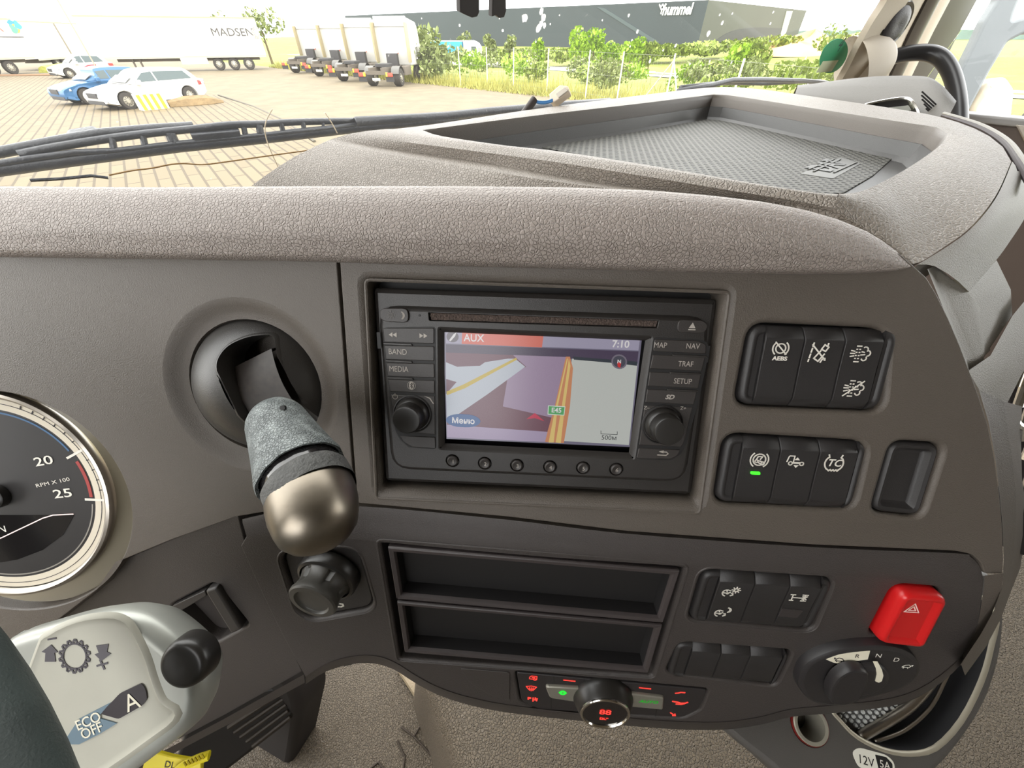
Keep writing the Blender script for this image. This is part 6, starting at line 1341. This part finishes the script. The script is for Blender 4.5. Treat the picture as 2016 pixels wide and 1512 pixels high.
# ================================================================ VEHICLES
wp1 = mat('vehicle_white', (186, 184, 178), 0.35); blk = mat('vehicle_black', (44, 42, 42), 0.6); tyre = mat('tyre', (52, 48, 44), 0.8); rimm = mat('wheel_rim', (176, 170, 156), 0.4, 0.4); glassd = mat('car_glass', (62, 74, 74), 0.2); chs = mat('chassis_grey', (92, 84, 74), 0.7)
def wheel(fr, x, y, r, w, par, at_fr=None, nm='wheel'):
    """wheel axis along local y"""
    c = fr.w(x, y, r); mb = MB(); ax = fr.v
    mb.lathe(c - ax * w / 2, ax, [(r * 0.55, 0.0), (r * 0.92, 0.0), (r, w * 0.18), (r, w * 0.82), (r * 0.92, w), (r * 0.58, w)], 28); o = mb.build(nm, tyre, par)
    for sg in (-1, 1):
        mb = MB(); mb.lathe(c + ax * sg * (w / 2 - 0.03), ax * sg, [(r * 0.60, 0.01), (r * 0.56, -0.02), (r * 0.25, 0.0), (r * 0.2, 0.03), (0, 0.03)], 24, fn=None)
        rr = mb.build('rim', rimm, o)
    mb = MB()
    for sg in (-1, 1):
        for k in range(10):
            a = 2 * pi * k / 10; d_ = fr.u * cos(a) + fr.n * sin(a); p0 = c + ax * sg * (w / 2 + 0.002) + d_ * r * 0.30; mb.tube([p0, p0 + d_ * r * 0.22], r * 0.035, 5)
    mb.build('spoke_gap', blk, o)
    return o
def vfr(p, hd): h = Vector((sin(hd), cos(hd), 0)); return Fr(Vector((p.x, p.y, 0)), h, Vector((-h.y, h.x, 0)), ZV)   # u forward, v left
def boxf(fr, x0, y0, z0, x1, y1, z1, bev=0.0):
    mb = MB(fr); 
    if bev: mb.slab(fillet([(x0, y0), (x1, y0), (x1, y1), (x0, y1)], bev * 2, 3), z0, z1, bev)
    else: mb.box(x0, y0, z0, x1, y1, z1)
    return mb
# ---- tractor units seen from behind
def tractor(p, hd, label):
    fr = vfr(p, hd); o = thing('tractor_unit', fr.o, label, 'truck', 'parked tractor units')
    # side profile extruded across the width
    prof = [(0.0, 1.0), (2.25, 1.0), (2.42, 1.2), (2.4, 2.1), (2.2, 3.0), (1.9, 3.35), (0.15, 3.55), (0.0, 3.4)]
    fs_ = Fr(fr.o + fr.u * 3.3, fr.u, fr.n, -fr.v)
    mb = MB(fs_); mb.slab(fillet(prof, 0.12, 3), -1.2, 1.2, 0.08, cap0=True); mb.build('cab', wp1, o)
    boxf(fr, 3.22, -1.15, 3.1, 3.42, 1.15, 3.62, 0.03).build('roof_spoiler', wp1, o)
    for sg in (-1, 1):
        boxf(fr, 2.75, sg * 1.2 - 0.03, 1.2, 3.35, sg * 1.2 + 0.03, 3.3, 0.02).build('side_deflector', mat('deflector_grey', (150, 138, 106), 0.5), o)
    for sg in (-1, 1): boxf(fr, -0.6, sg * 0.42 - 0.05, 0.8, 3.6, sg * 0.42 + 0.05, 1.05).build('chassis_rail', chs, o)
    boxf(fr, 0.5, -0.45, 1.05, 1.5, 0.45, 1.22, 0.04).build('fifth_wheel', blk, o)
    for sg in (-1, 1):
        wheel(fr, 0.9, sg * 0.95, 0.5, 0.5, o); wheel(fr, 4.7, sg * 1.05, 0.5, 0.3, o)
        fm = Fr(fr.o + fr.v * sg * 0.95, fr.u, fr.n, fr.v); mb = MB(fm); mb.slab(ccw([(0.9 + 0.60 * cos(a), 0.5 + 0.60 * sin(a)) for a in [0.35 + (pi - 0.7) * k / 8 for k in range(9)]] + [(0.9 + 0.55 * cos(a), 0.5 + 0.55 * sin(a)) for a in [pi - 0.35 - (pi - 0.7) * k / 8 for k in range(9)]]), -0.28, 0.28); mb.build('mudguard', mat('mudguard_grey', (84, 82, 78), 0.5), o)
        boxf(fr, -0.72, sg * 0.95 - 0.22, 0.62, -0.6, sg * 0.95 + 0.22, 0.82, 0.02).build('tail_light', mat('tail_red', (220, 60, 36), 0.3), o)
        boxf(fr, -0.74, sg * 0.78 - 0.06, 0.62, -0.59, sg * 0.78 + 0.06, 0.84, 0.02).build('marker_light', mat('marker_yellow', (236, 176, 40), 0.3), o)
        boxf(fr, -0.66, sg * 0.95 - 0.28, 0.35, -0.62, sg * 0.95 + 0.28, 0.62).build('mud_flap', blk, o)
    boxf(fr, -0.64, -0.65, 0.7, -0.55, 0.65, 0.9).build('rear_beam', chs, o)
    boxf(fr, -0.70, -0.26, 0.40, -0.66, 0.26, 0.54).build('number_plate', mat('plate_pale', (226, 222, 206), 0.5), o)
    boxf(fr, 2.35, -0.5, 1.0, 2.75, 0.3, 1.7, 0.04).build('air_tank', blk, o); boxf(fr, 1.9, 0.85, 0.55, 3.1, 1.2, 1.05, 0.06).build('fuel_tank', chs, o)
    boxf(fr, 1.9, -1.2, 0.55, 3.1, -0.85, 1.05, 0.06).build('battery_box', chs, o)
    mb = MB(); mb.tube([fr.w(3.28, -0.3, 1.7), fr.w(2.9, -0.2, 1.5), fr.w(2.4, 0, 1.25)], 0.03, 6); mb.build('air_line', mat('air_line_red', (196, 70, 40), 0.4), o)
    return o
th = radians(8)
def rearpt(px, by): return gp_(px, by)
pT = gp_(752, 172)
tr0 = tractor(pT, th, 'white tractor unit nearest the fence, rightmost of four')
for px, by, lab in ((690, 162, 'white tractor unit second from the right of four'), (640, 152, 'white tractor unit third from the right of four'), (592, 145, 'white tractor unit leftmost of four, nearest the lettered trailer')):
    dup(tr0, Vector((gp_(px, by).x, gp_(px, by).y, 0)), None, lab)
# ---- trailers
def trailer(A, Bp, h0, h1, label, m=wp1, nw=3, curtain=True):
    """A: near-side left end, Bp: right end of the visible side (ground points)"""
    u = (Bp - A); L = u.length; u.normalize(); v = Vector((-u.y, u.x, 0)); v = v if v.dot(A) > 0 else -v
    fr = Fr(Vector((A.x, A.y, 0)), u, v, ZV); o = thing('trailer', fr.o + u * L / 2, label, 'trailer')
    boxf(fr, 0, 0, h0, L, 2.5, h1, 0.03).build('box_body', m, o)
    boxf(fr, -0.01, -0.01, h1 - 0.10, L + 0.01, 0.05, h1 + 0.02).build('top_rail', mat('top_rail_pale', (150, 142, 118), 0.5), o)
    boxf(fr, 0, 0.02, h0 - 0.12, L, 0.1, h0, 0.0).build('side_rail', mat('rail_pale', (180, 172, 150), 0.5), o)
    boxf(fr, L * 0.1, 0.5, h0 - 0.35, L * 0.95, 2.0, h0 - 0.1).build('chassis', chs, o)
    return o, fr, L
fu = lambda fr: Fr(fr.o, fr.u, -fr.v, fr.n)
tA, tB = atY(205, 46), atY(533, 52)
o, fr, L = trailer(tA, tB, 1.12, 3.95, 'long white trailer with dark capital lettering, behind the white estate car')
for k in range(3): wheel(Fr(fr.o, fr.u, fr.v, fr.n), L * 0.68 + k * 1.35, 0.3, 0.5, 0.35, o)
for k in (0.18, 0.22): boxf(fr, L * k, 0.3, 0.1, L * k + 0.12, 0.5, 1.0).build('landing_leg', chs, o)
boxf(fr, L * 0.46, 0.02, 0.55, L * 0.62, 0.2, 1.0, 0.03).build('side_locker', mat('locker_cream', (220, 214, 190), 0.5), o)
Fs = Fr(fr.o, fr.u, ZV, -fr.v); uu, vv = Fs.px(458, 64, 0.02)
text(Fs, 'MADSEN', uu, vv, 13 * Fs.mpp(458, 64) / 0.7 , 0.02, mat('grey_lettering', (64, 60, 56), 0.6), o, name='lettering', sx=1.15)
mb = MB(Fs); u2, v2 = Fs.px(505, 66, 0.02); mb.strokes([[(u2 + 0.35 * cos(t_) * (1 - k * .25), v2 + 0.5 * sin(t_) * (1 - k * .25)) for t_ in [0.4 + k + j * 0.5 for j in range(9)]] for k in range(3)], 0.09, 0.02, t=0.01); mb.build('emblem', mat('pale_emblem', (176, 170, 158), 0.6), o, smooth=False)
mb = MB(Fs); u3, v3 = Fs.px(450, 79, 0.02); mb.strokes([[(u3 - 1.6, v3), (u3 + 1.4, v3)]], 0.06, 0.02, t=0.01); mb.build('small_line', mat('faint_emblem', (206, 202, 192), 0.6), o, smooth=False)
tA, tB = atY(-260, 36), atY(88, 47)
o, fr, L = trailer(tA, tB, 1.15, 3.75, 'white trailer with a blue and yellow badge at the far left')
for k in range(3): wheel(Fr(fr.o, fr.u, fr.v, fr.n), L - 2.2 - k * 1.35, 0.3, 0.5, 0.35, o)
Fs = Fr(fr.o, fr.u, ZV, -fr.v)
for i, (x, y, cl_) in enumerate(((24, 48, (60, 130, 190)), (32, 56, (236, 196, 60)), (27, 57, (90, 170, 130)), (34, 49, (70, 160, 200)))):
    mb = MB(Fs); u2, v2 = Fs.px(x, y, 0.02); mb.slab([(u2 + 0.24 * cos(t_) * (1 + 0.3 * sin(3 * t_ + i)), v2 + 0.3 * sin(t_)) for t_ in [2 * pi * k / 14 for k in range(14)]], 0, 0.02 + i * 0.004); mb.build('badge_petal', mat('petal_%s' % 'abcd'[i], cl_, 0.5), o, smooth=False)
mb = MB(Fs); mb.strokes([[Fs.px(-30, 72, 0.02), Fs.px(46, 73, 0.02)]], 0.06, 0.02, t=0.01); mb.build('text_line', mat('grey_lettering', (64, 60, 56), 0.6), o, smooth=False)
text(Fs, 'R', *Fs.px(-4, 54, 0.02), 0.9, 0.02, mat('red_lettering', (206, 90, 70), 0.5), o)
tA, tB = atY(92, 50), atY(206, 62)
o, fr, L = trailer(tA, tB, 0.9, 3.7, 'plain white trailer between the badge trailer and the lettered trailer')
boxf(fr, L * 0.5, -0.03, 0.9, L * 0.52, 0, 3.6).build('door_gap', mat('rail_dark', (120, 110, 90), 0.5), o)
for k in range(2): wheel(Fr(fr.o, fr.u, fr.v, fr.n), L * 0.25 + k * 1.3, 0.3, 0.48, 0.35, o)
# grass bank under it
mb = MB(); a_, b_ = atY(90, 47), atY(190, 58); mb.tube([a_, a_.lerp(b_, 0.5), b_], [0.5, 0.6, 0.4], 8); tag(mb.build('grass_bank', mat('verge_green', (150, 150, 70), 0.9, bump=('noise', 6, 0.05), var=0.2, varscale=3)), 'low grassy bank in front of the plain white trailer', 'grass')
# lamp pole
mb = MB(); q = atY(202, 40); qt = dp(140, -40, (q - CAM).dot(FW)); q2 = Vector((q.x, q.y, 0)); mb.tube([q2, Vector((q.x, q.y, 7.5))], 0.05, 8); tag(mb.build('lamp_pole', mat('pole_grey', (150, 140, 124), 0.5)), 'thin grey pole rising in front of the plain white trailer', 'pole')
# ---- cars
def car(p, hd, label, paint, L=4.7, wd=1.85, hh=1.45, estate=True, name='car'):
    fr = vfr(p, hd); o = thing(name, fr.o, label, 'car'); fs_ = Fr(fr.o, fr.u, fr.n, -fr.v)
    low = smooth_px([(-L / 2, 0.40), (-L / 2 - 0.02, 0.75), (-L / 2 + 0.12, 0.98), (0.0, 0.95), (L / 2 - 1.35, 0.93), (L / 2 - 0.7, 0.84), (L / 2 - 0.15, 0.70), (L / 2 - 0.02, 0.52), (L / 2 - 0.05, 0.30)], 3) + [(L / 2 - 0.4, 0.20), (-L / 2 + 0.3, 0.22)]
    arches = []
    xa, xb = L / 2 - 0.92, -L / 2 + 0.95
    def withar(poly):
        out = []
        for q in poly: out.append(q)
        a = [(xa + 0.37 * cos(t_), 0.33 + 0.37 * sin(t_)) for t_ in [-0.35 + (pi + 0.7) * k / 12 for k in range(13)]]; b = [(xb + 0.37 * cos(t_), 0.33 + 0.37 * sin(t_)) for t_ in [-0.35 + (pi + 0.7) * k / 12 for k in range(13)]]
        return out[:-1] + a + b + out[-1:]
    mb = MB(fs_); mb.loft(withar(low), [(0.16, -wd / 2 + 0.02), (0.04, -wd / 2 + 0.0), (0.0, -wd / 2 + 0.1), (0.0, wd / 2 - 0.1), (0.04, wd / 2), (0.06, wd / 2 + 0.0)], cap0=True); mb.build('body', paint, o, sharp=40)
    rear = -L / 2 + (0.25 if estate else 0.9)
    gh_ = [(rear - 0.05, 0.95), (rear + 0.28, hh - 0.10), (rear + 0.7, hh - 0.02), (-0.3, hh), (0.25, hh - 0.05), (L / 2 - 1.75, hh - 0.28), (L / 2 - 1.25, 0.93)]
    rows = []
    for w_, k in ((wd / 2 - 0.03, 0), (wd / 2 - 0.20, 1)):
        pass
    def lv(q, side): t_ = (q[1] - 0.93) / (hh - 0.93); return fr.w(q[0], side * (wd / 2 - 0.05 - 0.22 * t_), q[1])
    g2_ = smooth_px(gh_, 3); mb = MB(); mb.grid([[lv(q, -1) for q in g2_], [lv(q, -1).lerp(lv(q, 1), 0.08) + ZV * 0.012 for q in g2_], [lv(q, 1).lerp(lv(q, -1), 0.08) + ZV * 0.012 for q in g2_], [lv(q, 1) for q in g2_]])
    for sg in (-1, 1):
        poly = [lv(q, sg) for q in g2_]; mb.add(poly, [tuple(range(len(poly)))])
    mb.build('cabin', paint, o, sharp=35)
    for sg in (-1, 1):
        def wv(x, z): q = lv((x, z), sg); return q + fr.v * sg * 0.012
        xr, xf = rear + 0.35, L / 2 - 1.62
        for nm, P in (('rear_side_window', [(xr - 0.1, 1.0), (xr + 0.12, hh - 0.14), (-0.25, hh - 0.10), (-0.25, 0.99)]), ('front_side_window', [(-0.18, 0.99), (-0.18, hh - 0.10), (0.25, hh - 0.14), (xf - 0.25, hh - 0.30), (xf, 0.99)])):
            mb = MB(); vs = [wv(*q) for q in P]; mb.add(vs + [v_ - fr.v * sg * 0.02 for v_ in vs], [tuple(range(len(P)))] + [(i, (i + 1) % len(P), len(P) + (i + 1) % len(P), len(P) + i) for i in range(len(P))]); mb.build(nm, glassd, o, smooth=False)
        mb = MB(fr); mb.slab(fillet([(xf - 0.15, sg * (wd / 2 + 0.02)), (xf + 0.02, sg * (wd / 2 + 0.02)), (xf + 0.02, sg * (wd / 2 + 0.2)), (xf - 0.15, sg * (wd / 2 + 0.2))], 0.03, 3), 0.92, 1.08, 0.03); mb.build('door_mirror', paint, o)
        ff = Fr(fr.w(L / 2, sg * 0.62, 0.66), fr.v, fr.n, fr.u); mb = MB(fr); mb.slab(ccw([(L / 2 - 0.02, sg * 0.50), (L / 2 - 0.1, sg * 0.80), (L / 2 - 0.42, sg * 0.905), (L / 2 - 0.42, sg * 0.86), (L / 2 - 0.2, sg * 0.5)]), 0.60, 0.70, 0.02); mb.build('headlight', mat('headlight_glass', (140, 146, 150), 0.15), o)
        mb = MB(fr); mb.slab(ccw([(-L / 2 - 0.03, sg * 0.55), (-L / 2 - 0.03, sg * 0.88), (-L / 2 + 0.3, sg * 0.935), (-L / 2 + 0.3, sg * 0.86)]), 0.72, 0.90, 0.02); mb.build('tail_light', mat('tail_red_dark', (170, 50, 44), 0.3), o)
        for x in (xa, xb): wheel(fr, x, sg * (wd / 2 - 0.11), 0.335, 0.22, o)
    # windscreen
    P = [(L / 2 - 1.72, hh - 0.24), (L / 2 - 1.30, 0.97)]
    mb = MB(); a0, a1 = lv(P[0], -1), lv(P[0], 1); b0_, b1_ = lv(P[1], -1), lv(P[1], 1); off_ = (fr.u * 0.5 + fr.n * 0.5) * 0.05
    mb.add([a0.lerp(a1, 0.06) + off_, a0.lerp(a1, 0.94) + off_, b0_.lerp(b1_, 0.94) + off_, b0_.lerp(b1_, 0.06) + off_], [(0, 1, 2, 3)]); mb.build('windscreen', glassd, o, smooth=False)
    mb = MB(fr); mb.slab([(L / 2 - 0.08, -0.42), (L / 2 + 0.01, -0.40), (L / 2 + 0.01, 0.40), (L / 2 - 0.08, 0.42)], 0.48, 0.66, 0.01); mb.build('grille', blk, o)
    mb = MB(fr); mb.slab([(L / 2 - 0.12, -0.75), (L / 2 - 0.02, -0.70), (L / 2 - 0.02, 0.70), (L / 2 - 0.12, 0.75)], 0.24, 0.38, 0.01); mb.build('lower_intake', blk, o)
    return o
wf = gp_(262, 216); wr = gp_(400, 200); wr = wf + (Vector((wr.x - wf.x, wr.y - wf.y, 0))).normalized() * 2.87
dv = (wf - wr); hd_ = atan2(dv.x, dv.y); lat = Vector((-cos(hd_), sin(hd_), 0))      # left of heading
cen_ = (wf + wr) / 2
side_left = Vector((-sin(hd_ + pi / 2) * 0, 0, 0))
hv_ = Vector((sin(hd_), cos(hd_), 0)); lft = Vector((-hv_.y, hv_.x, 0))
tocam = -cen_; sgn = 1 if lft.dot(Vector((tocam.x, tocam.y, 0))) > 0 else -1
car(Vector((cen_.x, cen_.y, 0)) - lft * sgn * 0.82, hd_, 'white estate car parked nose left beside the striped block', wp1, 4.78, 1.85, 1.44)
q = gp_(180, 153); c2 = car(Vector((q.x, q.y, 0)) + Vector((-0.6, 0.2, 0)), hd_ + radians(6), 'small white hatchback with a red side graphic behind the blue car', wp1, 4.1, 1.75, 1.5)
frc = vfr(Vector((q.x, q.y, 0)) + Vector((-0.6, 0.2, 0)), hd_ + radians(6)); Fg = Fr(frc.o + frc.v * sgn * 0.885, frc.u * (-sgn), frc.n, frc.v * sgn)
mb = MB(Fg); mb.slab(ccw([(-0.3, 0.62), (0.3, 0.82), (0.9, 0.86), (0.75, 0.50), (0.2, 0.46)]), 0, 0.004); gph = mb.build('side_graphic', mat('graphic_red', (190, 50, 66), 0.5), c2, smooth=False)
mb = MB(Fg); mb.slab(ccw([(-0.1, 0.62), (0.3, 0.75), (0.8, 0.79), (0.7, 0.55), (0.22, 0.52)]), 0.004, 0.006); mb.build('graphic_inner', wp1, gph, smooth=False)
car(Vector((cen_.x, cen_.y, 0)) + lft * sgn * -4.5 + hv_ * 0.2, hd_ + radians(2), 'blue car half hidden between the two white cars', mat('car_blue', (50, 92, 130), 0.35), 4.2, 1.78, 1.42)
# striped block and earth strip beside the car
blkp = gp_(300, 218); sb_ = thing('striped_block', Vector((blkp.x, blkp.y, 0.03)), 'yellow and white striped concrete block at the flank of the white estate car', 'concrete block')
fb_ = vfr(blkp, hd_ + pi / 2)
u_ = (gp_(330, 216) - gp_(300, 219)); u_.z = 0; u_.normalize(); FB = Fr(Vector((blkp.x, blkp.y, 0)), u_, ZV, Vector((u_.y, -u_.x, 0)))
mb = MB(FB); mb.box(-0.35, 0.03, -0.5, 0.75, 0.62, 0); mb.build('block', mat('block_pale', (226, 222, 204), 0.7), sb_, smooth=False)
for k in range(4): mb = MB(FB); x = -0.33 + k * 0.27; mb.slab([(x + 0.05, 0.04), (x + 0.19, 0.04), (x + 0.13, 0.61), (x - 0.01, 0.61)], 0, 0.01); mb.build('stripe', mat('stripe_yellow', (232, 204, 40), 0.6), sb_, smooth=False)
eb = [gp_(x, y) for x, y in ((335, 212), (370, 209), (410, 206), (440, 203))]
mb = MB(); mb.tube([p + ZV * 0.05 for p in eb], [0.25, 0.4, 0.4, 0.1], 8, flat=0.9); tag(mb.build('earth_strip', mat('brown_earth', (118, 98, 68), 0.9, bump=('noise', 8, 0.03), var=0.2, varscale=4)), 'low brown earth strip behind the striped block', 'earth')
# ---- blue lorry on the road
p0 = hz(848, 100, -1.0)
Yb = 92; A_ = atY(850, Yb, terr(60)); B_ = atY(944, Yb - 2, terr(60)); zt = H + (70 - 79) * Yb / 1375; zbm = H + (70 - 122) * Yb / 1375
u_ = (B_ - A_); u_.z = 0; Lb_ = u_.length; u_.normalize(); v_ = Vector((-u_.y, u_.x, 0)); FRB = Fr(Vector((A_.x, A_.y, 0)), u_, v_, ZV)
lo = thing('lorry', A_, 'blue and white lorry driving on the road beyond the fence', 'truck')
z0_ = zbm
boxf(FRB, 0, 0, z0_ + 0.9, Lb_ * 0.68, 2.4, zt, 0.02).build('box_body', mat('lorry_blue', (40, 140, 196), 0.5), lo)
boxf(FRB, -0.02, -0.02, zt - 0.12, Lb_ * 0.69, 2.42, zt + 0.02).build('roof_rail', wp1, lo)
prof = [(Lb_ * 0.70, z0_ + 0.7), (Lb_ * 1.0, z0_ + 0.7), (Lb_ * 1.0, z0_ + 2.0), (Lb_ * 0.95, zt - 0.3), (Lb_ * 0.85, zt + 0.05), (Lb_ * 0.70, zt + 0.05)]
fs_ = Fr(FRB.o, FRB.u, ZV, -FRB.v); mb = MB(fs_); mb.slab(fillet(prof, 0.15, 3), -2.4, 0.0, 0.05); mb.build('cab', wp1, lo)
mb = MB(fs_); mb.slab([(Lb_ * 0.86, z0_ + 1.5), (Lb_ * 0.97, z0_ + 1.5), (Lb_ * 0.95, z0_ + 2.1), (Lb_ * 0.86, z0_ + 2.1)], 0, 0.02); mb.build('side_window', glassd, lo)
FW2 = Fr(FRB.o + ZV * z0_, FRB.u, FRB.v, FRB.n)
for k in (0.12, 0.24, 0.85): wheel(FW2, Lb_ * k, 0.3, 0.45, 0.3, lo)
mb = MB(fs_); mb.strokes([[(Lb_ * 0.15 + k * 0.35, (zt + z0_) / 2 + 0.5 + 0.25 * (k % 2)) for k in range(8)]], 0.2, 0.0, t=0.02); mb.build('side_marking', wp1, lo, smooth=False)
